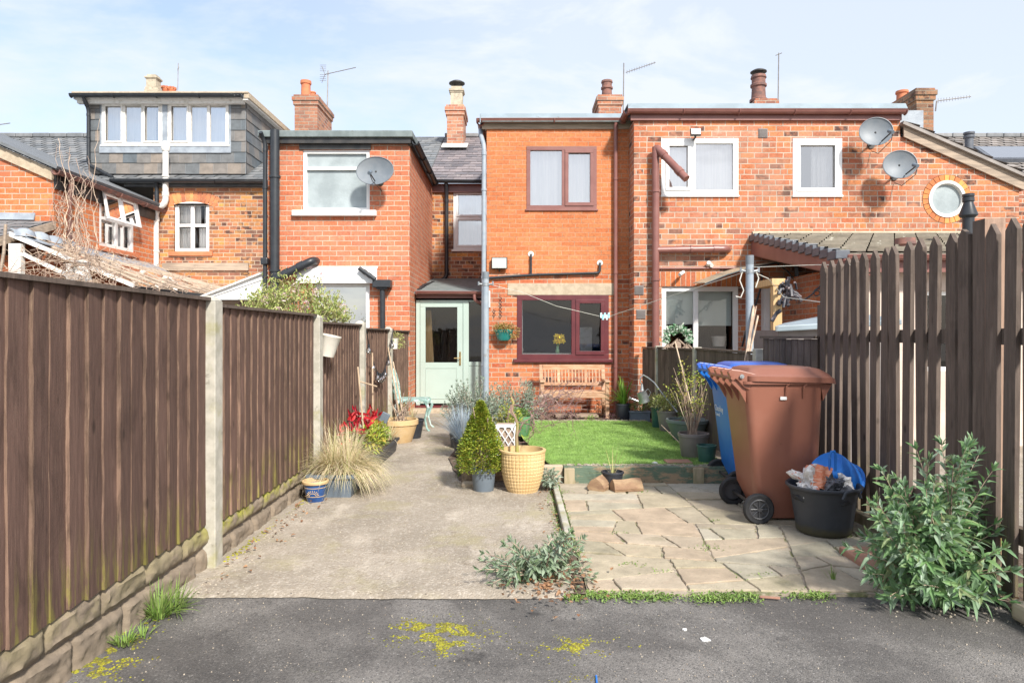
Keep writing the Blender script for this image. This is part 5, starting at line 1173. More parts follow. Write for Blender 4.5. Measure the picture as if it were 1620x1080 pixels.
for y in (3.70, 5.70):
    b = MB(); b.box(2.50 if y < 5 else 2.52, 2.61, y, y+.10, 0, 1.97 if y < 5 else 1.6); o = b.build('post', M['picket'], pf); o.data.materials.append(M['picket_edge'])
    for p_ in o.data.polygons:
        if p_.normal.y < -.5: p_.material_index = 1  # post face towards the camera takes the painted sunlit tone too
# low plinth boards at its foot
b = MB(); b.box(2.44, 2.50, 4.05, 5.6, -.01, .09, Matrix.Translation((0,0,0))); tag(b.build('timber_edging', pm, bevel=.008), 'mossy timber edging board at the foot of the pickets', 'edging')
b = MB(); b.box(2.36, 2.66, 3.10, 3.32, .0, .09, Matrix.Translation((0,0,0))); tag(b.build('stone_block', M['stone'], bevel=.02), 'half hidden stone block under the large bush', 'stone')

# ------------------------------------------------------------------ low rustic fence, middle to right garden
rf = thing('garden_fence', 'low weathered brown garden fence with concrete posts behind the lawn', 'fence', (2.2, 9, 0))
def fence_line(parent, P0, P1, ztop, zbot=.05, pitch=.075, m='picket', rounded=False):
    P0 = Vector(P0+(0,)); P1 = Vector(P1+(0,)); d = P1-P0; n = max(2, round(d.length/pitch)); u = d.normalized(); s = Vector((u.y, -u.x, 0))
    if s.y > 0 and abs(s.y) > .3 or s.x > 0: s = -s
    b = MB()
    for k in range(n):
        a = P0+d*k/n; c = P0+d*(k+1)/n; o1 = s*.022; o2 = s*.004
        vs = [a+o1, c+o2, c-s*.008, a-s*.008]
        if rounded: vs = [a+s*.004+u*.004, a+s*.02+u*pitch*.5, c+s*.004-u*.004, c-s*.008, a-s*.008]
        q = len(vs); zt = ztop-(prnd.uniform(0,.01)); b.add([(v.x,v.y,zbot) for v in vs]+[(v.x,v.y,zt) for v in vs], [tuple(range(q))[::-1], tuple(range(q,2*q))]+[(i, (i+1)%q, q+(i+1)%q, q+i) for i in range(q)])
    p = b.build('fence_panel', M[m], parent)
    b = MB(); up = Vector((0,0,.022)); A, C = P0+Vector((0,0,ztop)), P1+Vector((0,0,ztop)); b.slab(A+s*.035+up, C+s*.035+up, C-s*.025+up, A-s*.025+up, .021); b.build('capping', M[m], p)
    return p
pp = [(2.08,11.3,1.17),(wx(1042,10.45),10.45,1.19),(wx(1103,8.75),8.75,1.20),(wx(1201,6.62),6.62,1.22)]
for i in range(3):
    fence_line(rf, (pp[i][0],pp[i][1]-.05), (pp[i+1][0],pp[i+1][1]+.05), 1.14+.015*i)
for (x, y, z) in pp[1:]:
    b = MB(); b.box(x-.05, x+.05, y-.05, y+.05, -.05, z); b.build('concrete_post', M['post'], rf, bevel=.01)
fence_line(rf, (wx(1206,6.58),6.56), (2.50,5.75), 1.32, rounded=True, pitch=.09)
# ------------------------------------------------------------------ things fixed to the houses
def dish(px, py, Y, rx, rz, label, yaw, tilt, wallY, arm=(1,-.4)):
    c = W(px, py, Y); t = thing('satellite_dish', label, 'satellite dish', tuple(c), 'satellite dishes on the back walls')
    Mx = Matrix.Rotation(R(yaw), 4, 'Z') @ Matrix.Rotation(R(90-tilt), 4, 'X')      # dish axis: local z -> faces camera
    b = MB(); prof = [(0,-.055)]+[(k/6, -.055*(1-(k/6)**2)) for k in range(1, 7)]; n = 32
    vs = []
    for (r, z) in prof:
        for k in range(n): a = 2*math.pi*k/n; vs.append(c+Mx@Vector((math.cos(a)*r*rx, math.sin(a)*r*rz, -z*-1)))
    fs = [(i*n+k, i*n+(k+1)%n, (i+1)*n+(k+1)%n, (i+1)*n+k) for i in range(len(prof)-1) for k in range(n)]
    b.add(vs, fs); d = b.build('reflector', M['dish'], t, smooth=True)
    rim = [c+Mx@Vector((math.cos(2*math.pi*k/32)*rx, math.sin(2*math.pi*k/32)*rz, 0)) for k in range(33)]; b = MB().tube(rim, .008, 5, cap=False); b.build('rim', M['dish'], t)
    lo = c+Mx@Vector((rx*.25*arm[0], -rz*.75, -.0)); hd = c+Mx@Vector((rx*.55*arm[0], -rz*.55, .30))
    b = MB().tube([lo, hd], .011, 6); b.build('feed_arm', M['metal_dark'], t)
    b = MB().tube([hd-Vector((0,0,.02)), hd+(c-hd).normalized()*.09], .03, 10); b.build('receiver', M['pot_grey'], t, smooth=True)
    bk = c+Mx@Vector((0,0,-.05)); wl_ = Vector((bk.x+.10*arm[0], wallY, bk.z-.10)); b = MB().tube([bk, Vector((bk.x+.1*arm[0], (bk.y+wallY)/2, bk.z)), wl_], .016, 8); b.tube([wl_, wl_+Vector((0,-.02,0))], .06, 10); b.build('wall_bracket', M['metal_dark'], t, smooth=True)
    b = MB().tube([hd, hd+Vector((.03,.1,-.12)), (lo+wl_)/2+Vector((.06,.05,-.15)), wl_+Vector((0,-.02,-.1))], .006, 5); b.build('cable', M['black'], t)
dish(593, 270, YL-.38, .31, .23, 'grey oval satellite dish beside the frosted upstairs window', -8, 6, YL, (.1,-.4))
dish(1386, 208, YR-.42, .245, .225, 'grey satellite dish highest on the right wall, under the gutter end', -14, 6, YR, (1.2,-.4))
dish(1424, 260, YR-.42, .245, .225, 'grey satellite dish lower on the right wall, nearer the round window', -14, 6, YR, (1.2,-.4))

def aerial(label, base, top, boom0, boom1, n_el, el=.16, r=.015, refl=False, vert=False):
    t = thing('tv_aerial', label, 'aerial', tuple(base), 'television aerials on the roofs')
    base, top, boom0, boom1 = map(Vector, (base, top, boom0, boom1))
    b = MB().tube([base, top], r, 8); b.build('mast', M['aerial'], t)
    b = MB().tube([boom0, boom1], .010, 6); d = (boom1-boom0)
    for k in range(n_el):
        p = boom0+d*(k+.5)/n_el; l_ = el*(1-.35*k/n_el); ax = Vector((0,0,1)) if vert else Vector((.25,.9,.35)).normalized(); b.tube([p-ax*l_*.5, p+ax*l_*.5], .005, 4)
    if refl:
        for s_ in (-1, 1):
            for k in range(4): p = boom0-d*.02+Vector((0,0,s_*(.05+.05*k))); b.tube([p-Vector((.08,.12,0)), p+Vector((.08,-.12,0))], .005, 4)
            b.tube([boom0, boom0+Vector((-.08,0,s_*.22))], .007, 4)
    b.build('antenna', M['aerial'], t); return t
Ya = 18.2
aerial('tall latticed tv aerial beside the salmon brick chimney', W(517,212,Ya), W(519,112,Ya), W(514,118,Ya), W(563,107,Ya), 12, refl=True)
aerial('tv aerial rising from the chimney above the maroon window house', W(986,178,17.4), W(987,100,17.4), W(990,115,17.4), W(1037,99,17.4), 12, vert=True, el=.10)
aerial('slim bare aerial pole behind the long brown gutter', W(1231,172,17.5), W(1232,84,17.5), W(1227,88,17.5), W(1237,84,17.5), 3, el=.12)
aerial('low tv aerial on the side of the big weathered chimney', W(1480,176,14.8), W(1482,160,14.8), W(1482,160,14.8), W(1536,153,14.8), 12, vert=True, el=.10)
aerial('thin dark aerial mast behind the slate dormer roof', W(281,150,YRG), W(282,100,YRG), W(281,112,YRG), W(283,106,YRG), 1, el=.05, r=.01)
aerial('aerial tip just entering the left edge above the gable', W(-20,202,17), W(-16,198,17), W(-20,200,17), W(16,195,17), 6, vert=True, el=.04)

def floodlight(px, py, Y, w_, h_, label, wallY, tilt=0):
    c = W(px, py, Y); t = thing('floodlight', label, 'light', tuple(c), 'floodlights on the back walls')
    Mx = Matrix.Translation(c) @ Matrix.Rotation(R(tilt), 4, 'X')
    b = MB().box(-w_/2, w_/2, 0, .05, -h_/2, h_/2, Mx); b.build('housing', M['metal_dark'], t, bevel=.008)
    b = MB().box(-w_/2+.015, w_/2-.015, -.006, -.001, -h_/2+.015, h_/2-.015, Mx); b.build('lens', M['lamp_lens'], t)
    b = MB().tube([c+Vector((0,.03,-h_/2)), c+Vector((0,.05,-h_/2-.03)), Vector((c.x, wallY, c.z-h_/2-.03))], .016, 6); b.build('bracket', M['metal_dark'], t)
floodlight(790, 416, YM-.10, .27, .20, 'square floodlight on orange brick above the black waste pipe', YM)
floodlight(1101, 208, YR-.18, .17, .12, 'small floodlight above the left upstairs white window', YR, -12)
c = W(1079, 432, YR-.14); b = MB().tube([c+Vector((-.05,-.05,-.03)), c+Vector((.03,.03,.02))], .028, 12); b.tube([c+Vector((.03,.03,.02)), c+Vector((.06,.14,.04))], .014, 6)
tag(b.build('security_camera', M['white'], smooth=True), 'small white security camera above the blind covered window', 'camera')
c = W(1120, 419, YR-.03); b = MB().tube([c, c+Vector((.0,-.06,.03))], .035, 10); b.tube([c+Vector((.05,0,0)), c+Vector((.05,-.05,-.02))], .03, 10)
tag(b.build('wall_sensor', M['white_paint'], smooth=True), 'pale little sensor fixed on the thin overflow pipe', 'sensor')

# glazed door canopy by the white back door
t = thing('door_canopy', 'curved clear door canopy on scrolled black brackets under the tiled lean-to', 'canopy', tuple(W(1200,430,10.9)))
pts = [W(1115,447,10.55), W(1150,433,10.6), W(1190,421,10.7), W(1225,415,10.85), W(1262,413,11.0)]
b = MB()
for i in range(4):
    a, c = pts[i], pts[i+1]; b.slab(a, c, c+Vector((0,.75-.1*i,.05)), a+Vector((0,.75-.1*i,.05)), .012)
b.build('sheet', mat('yellowed_polycarbonate', (.42,.37,.26), (.30,.27,.2), scale=6, rough=.4), t)
for dx in (0,):
    b = MB().tube([p+Vector((0,-.01,-.02)) for p in pts], .014, 6)
    e = W(1258,414,10.9); f_ = W(1262,448,10.9); b.tube([e, f_], .03, 6); b.tube([f_, W(1273,470,11.0), W(1280,500,11.1), W(1284,535,11.15)], .014, 6)
    b.tube([W(1230,418,10.9), W(1245,428,10.9), W(1258,445,10.9)], .012, 6)
    b.build('bracket', M['black'], t); b = MB()
    for (sx_, sy_, s_) in ((1293,463,.06),(1303,452,.05)):
        c = W(sx_, sy_, 8.9); b.tube([c+Vector((math.cos(a)*s_*(1-a/14), 0, math.sin(a)*s_*(1-a/14))) for a in [k*.6 for k in range(15)]], .007, 5)
    b.tube([W(1272,475,8.9), W(1284,466,8.9), W(1304,446,8.9), W(1308,440,8.9)], .010, 5)
    b.build('scroll', M['black'], t)
b = MB().tube([W(1205,432,10.9), W(1205,450,10.95), W(1196,480,11.0), W(1184,510,11.1), W(1174,548,11.2)], .016, 6); tag(b.build('drain_hose', M['black'], smooth=True), 'black hose running down slantwise beside the blind covered window', 'hose')

# ------------------------------------------------------------------ clothes posts, line and pegs
def cpost(px, Y, ytop, label, r=.034, zb=0):
    x = wx(px, Y); t = thing('clothes_post', label, 'post', (x,Y,zb), 'clothes posts')
    zt = wz(ytop, Y); b = MB().tube([(x,Y,zb),(x,Y,zt-.10)], r, 16); b.tube([(x,Y,zt-.10),(x,Y,zt)], r*1.02, 16); b.build('pole', M['grey_pipe'], t, smooth=True)
    b = MB().tube([(x,Y,zt-.09),(x,Y,zt)], r*1.06, 16); b.build('cap', M['dish'], t, smooth=True)
    b = MB()
    for dx in (-1, 1): b.tube([(x+dx*r,Y,zt-.16),(x+dx*(r+.05),Y,zt-.15)], .012, 6); b.tube([(x+dx*(r+.05),Y,zt-.17),(x+dx*(r+.05),Y,zt-.12)], .012, 6)
    b.tube([(x,Y,zt-.18),(x,Y,zt-.14)], r*1.15, 14); b.build('cleat', M['galv'], t, smooth=True)
    return Vector((x, Y, zt-.15))
c1 = cpost(768.5, 8.8, 430, 'grey clothes post standing among shrubs before the pale green door', r=.040)
c2 = cpost(1186, 6.95, 404, 'blue grey clothes post behind the wheelie bins', r=.038)
b = MB(); b.tube([c1, W(825,462,9.0), W(880,484,9.2), W(948,500,9.4), W(962,501,9.4), W(1040,475,8.6), c2], .003, 4)
tag(b.build('clothes_line', M['cord']), 'thin sagging clothes line across the maroon window', 'line')
b = MB()
for k in range(5): p = W(951+k*3, 497+(k%2)*3, 9.38); b.box(p.x-.012, p.x+.012, p.y-.015, p.y+.015, p.z-.05, p.z+.02)
tag(b.build('peg_bundle', mat('aqua_pegs', (.15,.5,.6), (.75,.8,.8), scale=40, bump=0)), 'bunch of aqua and white pegs clipped on the clothes line', 'pegs')
b = MB().tube([c2, W(1216,441,7.0), W(1240,470,7.4), W(1300,478,6.0)], .004, 4); b.tube([c2+Vector((0,0,.03)), W(1290,419,6.4), W(1345,419,5.2)], .003, 4)
b.tube([c2+Vector((-.07,0,0)), c2+Vector((-.10,0,-.1)), c2+Vector((-.06,0,-.2)), c2+Vector((-.09,0,-.27)), c2+Vector((-.14,0,-.26))], .006, 5)
b.tube([c2+Vector((.06,0,0)), c2+Vector((.09,0,-.08)), c2+Vector((.06,0,-.17))], .006, 5)
tag(b.build('washing_line', M['cord']), 'white cord knotted round the right hand clothes post', 'line')
b = MB(); rnd = random.Random(4)
for k in range(7): x = rnd.uniform(-.03,.03); b.tube([W(1180+x*100,575,6.85), W(1196+rnd.uniform(-5,5),480+rnd.uniform(-4,26),6.9)], .009, 5)
tag(b.build('bamboo_canes', M['twig_pale']), 'bundle of pale canes tied against the right clothes post', 'canes')

# bird box post: pine post with top rail, dark bundle hanging
t = thing('pine_stand', 'new pine post and cross rail by the white back door', 'stand', tuple(W(1229,560,8.6)))
b = MB(); x, Y = wx(1228,8.6), 8.6; b.box(x-.055, x+.055, Y-.05, Y+.05, 0, wz(441,Y)-.085); b.build('post', M['timber_new'], t, bevel=.004)
b = MB(); b.box(x-.075, x+.09, Y-.06, Y+.55, wz(441,Y)-.084, wz(441,Y)); b.build('rail', M['timber_new'], t, bevel=.004)
b = MB(); rnd = random.Random(14); c = W(1243,465,8.5)
for k in range(26):
    p = c+Vector((rnd.gauss(0,.05), rnd.gauss(0,.05), rnd.gauss(0,.10))); q = p+Vector((rnd.gauss(0,.08), rnd.gauss(0,.04), rnd.gauss(-.04,.08))); b.tube([p,(p+q)/2+Vector((0,0,.03)),q], rnd.uniform(.012,.028), 6)
tag(b.build('hanging_bundle', mat('dark_bundle', (.03,.03,.04), (.30,.24,.24), scale=12, lo=.5, hi=.7, rough=.5, bump=.3), smooth=True), 'dark tangled bundle hanging from the pine stand', 'bundle')
# garden store behind fence
t = thing('garden_store', 'low dark garden store with a pale felt lid behind the fence', 'store', (3.6, 7.4, 0))
b = MB(); b.box(wx(1232,7.2), 3.9, 7.2, 8.2, 0, wz(522,7.2)); b.build('body', M['pot_taupe'], t)
b = MB(); za = wz(520,7.1); b.slab((wx(1226,7.1),7.1,za+.03),(3.95,7.1,za+.10),(3.95,8.3,za+.22),(wx(1240,8.3),8.3,za+.08),.06); b.build('lid', M['steel_edge'], t, bevel=.01)

# hanging hooks and teal wall basket
x, Y = wx(797,YM), YM
t = thing('wall_basket', 'teal half pot of trailing plants hung on the brick left of the maroon window', 'planter', (x,Y-.1,wz(520,YM)))
b = MB().lathe((wx(797,YM-.12),YM-.12,wz(539,YM-.1)), [(0,0),(.08,.005),(.12,.05),(.155,.16),(.165,.17),(.165,.19),(.14,.19),(.13,.14)], 22, sy=.7); b.build('pot', M['pot_teal'], t, smooth=True)
def leafball(mb, c, rx, ry, rz, n, Ln, Wd, rnd, shell=.5, upb=.2):
    for k in range(n):
        v = Vector((rnd.gauss(0,1), rnd.gauss(0,1), rnd.gauss(0,1))).normalized(); r = rnd.uniform(shell,1)
        p = Vector(c)+Vector((v.x*rx*r, v.y*ry*r, v.z*rz*r)); d = (v+Vector((rnd.gauss(0,.5),rnd.gauss(0,.5),rnd.gauss(0,.5)+upb))).normalized()
        mb.leaf(p, d, Vector((rnd.gauss(0,.5),rnd.gauss(0,.5),1)).normalized(), Ln*rnd.uniform(.7,1.25), Wd*rnd.uniform(.7,1.2), droop=rnd.uniform(0,.3))
rnd = random.Random(17)
b = MB(); leafball(b, (wx(797,YM-.12),YM-.14,wz(519,YM)), .22, .13, .09, 500, .05, .016, rnd, .2)
leafball(b, (wx(812,YM-.12),YM-.14,wz(526,YM)), .12, .09, .10, 160, .05, .012, rnd, .2, -.3); b.build('foliage', leafmat('rusty_leaf', [(.35,.28,.08),(.42,.20,.08),(.22,.26,.06),(.5,.38,.16)]), t)
b = MB()
for (px_, py_, l_) in ((792,470,.30),(782,490,.1)):
    p = W(px_,py_,YM-.03)
    for k in range(int(l_/.06)+1): q = p-Vector((0,0,k*.06)); b.tube([q+Vector((-.02,0,0)), q+Vector((.02,-.02,-.02)), q+Vector((0,0,-.05))], .007, 5)
tag(b.build('wall_hooks', M['black']), 'black iron chain and hooks on the brick above the teal pot', 'hooks')

# daffodils in the kitchen window
Yd = YM+.11; x = wx(882,Yd); zb = wl[2]-.0+.02 if False else wz(558,Yd)
t = thing('daffodils', 'bright yellow daffodils in a green glass vase inside the maroon window', 'flowers', (x,Yd,zb))
b = MB(); b.box(wx(818,YM), wx(963,YM), YM+.06, YM+.45, wz(568,YM), wz(560,YM)+.01); sill_o = tag(b.build('window_board', M['white_paint']), 'white inner window board behind the maroon window', 'window board')
zb = wz(560,YM)+.012
b = MB().lathe((x,Yd,zb), [(.02,0),(.035,.02),(.035,.05),(.02,.09),(.025,.12),(.02,.12)], 16); b.build('vase', mat('green_glass', (.20,.42,.22), (.3,.5,.3), rough=.15), t, smooth=True)
rnd = random.Random(19); b = MB(); s = MB()
for k in range(9):
    hd = Vector((x+rnd.uniform(-.09,.09), Yd+rnd.uniform(-.05,.04), zb+rnd.uniform(.19,.31))); s.tube([(x,Yd,zb+.08), (x+(hd.x-x)*.4,Yd,zb+.16), hd], .004, 5)
    ax = Vector((rnd.gauss(0,.4),-1,rnd.gauss(.2,.3))).normalized(); u = ax.orthogonal().normalized(); v = ax.cross(u)
    for j in range(6): a = j*math.pi/3; b.leaf(hd, (u*math.cos(a)+v*math.sin(a)+ax*.2), ax, .060, .036, 0)
    b.tube([hd, hd+ax*.045], [.016,.026], 8)
b.build('flower_heads', M['yellow'], t); s.build('stems', M['l_strap'], t)
def mug(px, Y, z, h_, r): return MB().lathe((wx(px,Y),Y,z), [(0,0),(r*.8,0),(r,h_),(r*.88,h_),(r*.7,.01)], 16)
tag(mug(824,YM+.22,zb,.08,.045).build('mug', M['white_enamel'], smooth=True), 'small cream bowl at the left end of the maroon window', 'bowl')
tag(mug(1136,YR+.26,w3[2]+.20,.13,.10).build('bowl', M['white_enamel'], smooth=True) if False else mug(1137,YR+.30,wz(548,YR),.17,.12).build('basin', M['white_enamel'], smooth=True), 'pale washing bowl inside the blind covered window', 'bowl')
# ------------------------------------------------------------------ garden furniture and pots
def potm(mb, c, rt, rb, h, rim=.012, rimh=.025, n=28, sx=1, sy=1):
    mb.lathe(c, [(0,.004),(rb*.96,0),(rb,.006),(rt-rim*.6,h-rimh),(rt-rim*.4,h-rimh),(rt,h-rimh+.003),(rt,h-.003),(rt-.003,h),(rt-rim,h),(rt-rim*1.1,h-rimh),(rb*.9,.03)], n, sx, sy); return mb
def soil(c, r, parent, sx=1, sy=1):
    b = MB().lathe(c, [(r,0),(r*.6,.012),(0,.015)], 20, sx, sy); return b.build('compost', M['soil'], parent, smooth=True)
def potted(label, px, Y, rt, rb, h, m, cat='plant pot', z=0, group=None, name='plant_pot', rim=.012, rimh=.025):
    x = wx(px, Y); t = thing(name, label, cat, (x,Y,z), group); potm(MB(), (x,Y,z), rt, rb, h, rim, rimh).build('pot', m, t, smooth=True); soil((x,Y,z+h-.035), rt-rim*1.3, t); return t, Vector((x,Y,z+h-.03))
def tuft(mb, c, n, Ln, wd, spread, droop, rnd, r=.03, up=1.0, seg=4):
    for k in range(n):
        a = rnd.uniform(0, 2*math.pi); s = abs(rnd.gauss(0, spread)); p = Vector(c)+Vector((math.cos(a), math.sin(a), 0))*rnd.uniform(0, r)
        mb.blade(p, (math.cos(a)*s, math.sin(a)*s, up), Ln*rnd.uniform(.55,1.15), wd*rnd.uniform(.7,1.2), droop*rnd.uniform(.5,1.4), seg)
def lance_plant(foli, stem, base, tips, rnd, leafL=.07, leafW=.018, pair=.035, start=.3, bend=.05):
    """stems from base to each tip carrying opposite lance leaves"""
    for tip in tips:
        base_ = Vector(base)+Vector((rnd.uniform(-.05,.05), rnd.uniform(-.05,.05), 0)); tip = Vector(tip); mid = base_.lerp(tip, .5)+Vector((rnd.uniform(-bend,bend), rnd.uniform(-bend,bend), bend*.8))
        L_ = (tip-base_).length; n = max(4, int(L_/pair)); pts = []
        for k in range(n+1): t = k/n; pts.append(base_*(1-t)**2+mid*2*t*(1-t)+tip*t*t)
        stem.tube(pts, [.0055*(1-.75*k/n) for k in range(n+1)], 4, cap=False); a = rnd.uniform(0, math.pi)
        for k in range(int(n*start), n+1):
            d = (pts[k]-pts[k-1]).normalized() if k else Vector((0,0,1)); u = d.orthogonal().normalized(); v = d.cross(u); a += math.pi/2+rnd.gauss(0,.3); s = .6+.4*math.sin(math.pi*min(1,(k/n)*1.05)); 
            for q in (0, math.pi):
                o_ = u*math.cos(a+q)+v*math.sin(a+q); dirr = (o_*1.0+d*(.35+.75*(k/n)**3)+Vector((0,0,-.1))).normalized(); foli.leaf(pts[k], dirr, d, leafL*s*rnd.uniform(.75,1.2), leafW*s*rnd.uniform(.8,1.15), rnd.uniform(-.02,.28))
        for q in range(4): foli.leaf(pts[-1], (d+Vector((rnd.gauss(0,.35),rnd.gauss(0,.35),.3))).normalized(), d, leafL*.55, leafW*.5, 0)

# bench
bx0, bx1, by = wx(856,11.0), wx(963,11.0), 11.0
t = thing('garden_bench', 'slatted hardwood garden bench under the maroon kitchen window', 'bench', ((bx0+bx1)/2, by+.2, 0.02))
for x in (bx0+.02, bx1-.02):
    b = MB(); b.box(x-.03, x+.03, by, by+.05, .0, .60); b.build('front_leg', M['teak'], t, bevel=.006)
    b = MB(); b.box(x-.03, x+.03, by+.46, by+.51, .0, .42); b.slab((x-.03,by+.46,.42),(x+.03,by+.46,.42),(x+.03,by+.60,.86),(x-.03,by+.60,.86),-.05) if False else b.add([(x-.03,by+.46,.42),(x+.03,by+.46,.42),(x+.03,by+.51,.42),(x-.03,by+.51,.42),(x-.03,by+.57,.86),(x+.03,by+.57,.86),(x+.03,by+.61,.86),(x-.03,by+.61,.86)], [(0,1,5,4),(1,2,6,5),(2,3,7,6),(3,0,4,7),(4,5,6,7)]); b.build('back_leg', M['teak'], t, bevel=.005)
    b = MB(); b.box(x-.04, x+.04, by-.03, by+.54, .60, .635); b.box(x-.02, x+.02, by+.05, by+.46, .16, .20); b.build('armrest', M['teak'], t, bevel=.008)
b = MB(); b.box(bx0+.05, bx1-.05, by+.0, by+.03, .355, .43)
for k in range(6): b.box(bx0-.0, bx1+.0, by+.01+k*.075, by+.07+k*.075, .432, .452)
b.build('seat', M['teak'], t, bevel=.004)
b = MB(); bp = lambda v: by+.47+(v-.42)*.25
b.box(bx0+.05, bx1-.05, bp(.55)-.02, bp(.55)+.015, .52, .57); b.box(bx0+.05, bx1-.05, bp(.8)-.02, bp(.8)+.015, .775, .86)
n = 17
for k in range(n):
    x = bx0+.085+(bx1-bx0-.17)*k/(n-1); wd = .045 if k in (4, 12) else .018
    b.add([(x-wd/2*1.0,bp(.57)-.012,.57),(x+wd/2,bp(.57)-.012,.57),(x+wd/2,bp(.57)+.008,.57),(x-wd/2,bp(.57)+.008,.57),(x-wd/2,bp(.775)-.012,.775),(x+wd/2,bp(.775)-.012,.775),(x+wd/2,bp(.775)+.008,.775),(x-wd/2,bp(.775)+.008,.775)], [(0,1,5,4),(1,2,6,5),(2,3,7,6),(3,0,4,7)])
b.build('backrest', M['teak'], t, bevel=.003)
b = MB(); b.box(wx(878,11.15), wx(945,11.15), 10.98, 11.3, .05, .085); b.box(wx(880,11.15), wx(886,11.15), 11.0, 11.25, .0, .05); b.box(wx(936,11.15), wx(942,11.15), 11.0, 11.25, .0, .05)
tag(b.build('plank_step', M['decking'], bevel=.004), 'low weathered plank on blocks beneath the bench', 'plank')
b = MB().tube([W(880,633,11.1), W(868,625,11.0), W(852,628,10.9)], [.05,.04,.03], 8); tag(b.build('driftwood', M['twig'], smooth=True), 'grey driftwood branch at the left end of the bench', 'branch')

# green cast iron chair
cx, cy = wx(656,9.9), 9.9
t = thing('cast_iron_chair', 'pale green ornate cast iron chair by the buff pot near the door', 'chair', (cx,cy,0))
b = MB(); b.box(cx-.21, cx+.19, cy-.20, cy+.20, .43, .455)
for k in range(9): b.tube([(cx-.21+.05*k,cy-.215,.44),(cx-.19+.05*k,cy-.225,.395),(cx-.165+.05*k,cy-.215,.44)], .007, 5)
for k in range(9): b.tube([(cx+.195,cy-.2+.05*k,.44),(cx+.205,cy-.18+.05*k,.395),(cx+.195,cy-.155+.05*k,.44)], .007, 5)
b.build('seat', M['verdigris'], t, bevel=.008)
for sx_, sy_ in ((-1,-1),(1,-1),(-1,1),(1,1)):
    ax_, ay_ = cx+sx_*.18-.01, cy+sy_*.18; b = MB().tube([(ax_,ay_,.44),(ax_+sx_*.05,ay_+sy_*.04,.34),(ax_+sx_*.0,ay_,.18),(ax_+sx_*.03,ay_+sy_*.03,.05),(ax_+sx_*.07,ay_+sy_*.05,.01)], [.026,.022,.015,.013,.018], 8); b.build('leg', M['verdigris'], t, smooth=True)
b = MB(); bxk = cx-.22
for a, c in ((-.19,-.16),(.16,.19)): pass
arc = [(bxk-.02-.06*math.sin(math.pi*k/12)-.05*(.0), cy-.19+.38*k/12, .45+.42*math.sin(math.pi*k/12)**.6) for k in range(13)]
b.tube(arc, .016, 7)
for k in range(1, 6):
    y = cy-.19+.38*k/6; zt = .45+.42*math.sin(math.pi*k/6)**.6; b.tube([(bxk,y,.45),(bxk-.05,y+.03,.45+(zt-.45)*.35),(bxk-.05,y-.03,.45+(zt-.45)*.7),(bxk-.075,y,zt)], .010, 6)
for k in range(7):
    c = Vector((bxk-.055, cy-.12+.04*k, .56+.10*math.sin(k*1.9))); b.tube([c+Vector((0,math.cos(a)*.035,math.sin(a)*.035)) for a in [j*.7 for j in range(10)]], .008, 5)
b.build('backrest', M['verdigris'], t, smooth=True)

# buff terracotta pot with canes
t, top = potted('large buff terracotta pot with bare stems and leaning canes by the green chair', 632, 8.72, .235, .15, .30, M['pot_buff'], rimh=.065, rim=.022)
rnd = random.Random(31); b = MB(); 
for k in range(22): a = rnd.uniform(0,6.28); b.tube([top+Vector((rnd.uniform(-.08,.08),rnd.uniform(-.08,.08),-.02)), top+Vector((math.cos(a)*.08,math.sin(a)*.08,rnd.uniform(.1,.2))), top+Vector((math.cos(a)*.15,math.sin(a)*.13,rnd.uniform(.15,.38)))], .004, 4)
b.build('stems', M['twig'], t)
b = MB(); b.tube([top+Vector((.02,0,-.05)), W(614,549,8.75)], .008, 6); b.tube([top+Vector((.06,.03,-.05)), W(622,572,8.8)], .008, 6); b.tube([top+Vector((-.0,-.05,-.03)), W(616,625,8.6)], .005, 5)
tag(b.build('bamboo_canes', M['cane']), 'two pale canes leaning in the buff terracotta pot', 'canes')
b = MB(); c = W(609,660,8.4); Mx = Matrix.Translation(c) @ Matrix.Rotation(R(25),4,'Y'); b.box(-.05,.05,-.03,.0,-.06,.06,Mx); tag(b.build('solar_lamp', M['pot_grey'], bevel=.006), 'small slate tablet propped on the rim of the buff pot', 'lamp')
b = MB(); potm(b, (wx(652,9.05),9.05,0), .16, .11, .26); t = thing('plant_pot', 'dark plastic pot half hidden behind the buff terracotta pot', 'plant pot', (wx(652,9.05),9.05,0)); b.build('pot', M['pot_black'], t, smooth=True)
b = MB(); s = MB(); rnd = random.Random(33); tuft(b, (wx(652,9.05),9.05,.24), 60, .22, .006, .5, .5, rnd); b.build('foliage', M['l_straw'], t)

# planting near fence: dark trough with coloured leaves
t = thing('planting_trough', 'black trough of red, yellow and green plants against the left fence', 'planter', (-1.52,7.35,0))
x0_, x1_, y0_, y1_ = -1.66, -1.36, 6.85, 8.05
def trough(x0,x1,y0,y1,h,m,t,tap=.02,lip=.02):
    b = MB(); b.add([(x0+tap,y0+tap,0),(x1-tap,y0+tap,0),(x1-tap,y1-tap,0),(x0+tap,y1-tap,0),(x0,y0,h-.03),(x1,y0,h-.03),(x1,y1,h-.03),(x0,y1,h-.03)], [(0,3,2,1),(0,1,5,4),(1,2,6,5),(2,3,7,6),(3,0,4,7)])
    for q in ((x0-lip,x1+lip,y0-lip,y0+.012),(x0-lip,x1+lip,y1-.012,y1+lip),(x0-lip,x0+.012,y0+.013,y1-.013),(x1-.012,x1+lip,y0+.013,y1-.013)): b.box(*q, h-.03, h)
    b.build('trough', m, t, bevel=.004); b = MB(); b.box(x0+.012, x1-.012, y0+.012, y1-.012, h-.06, h-.03); b.build('compost', M['soil'], t)
trough(x0_,x1_,y0_,y1_,.17,M['pot_black'],t)
rnd = random.Random(41)
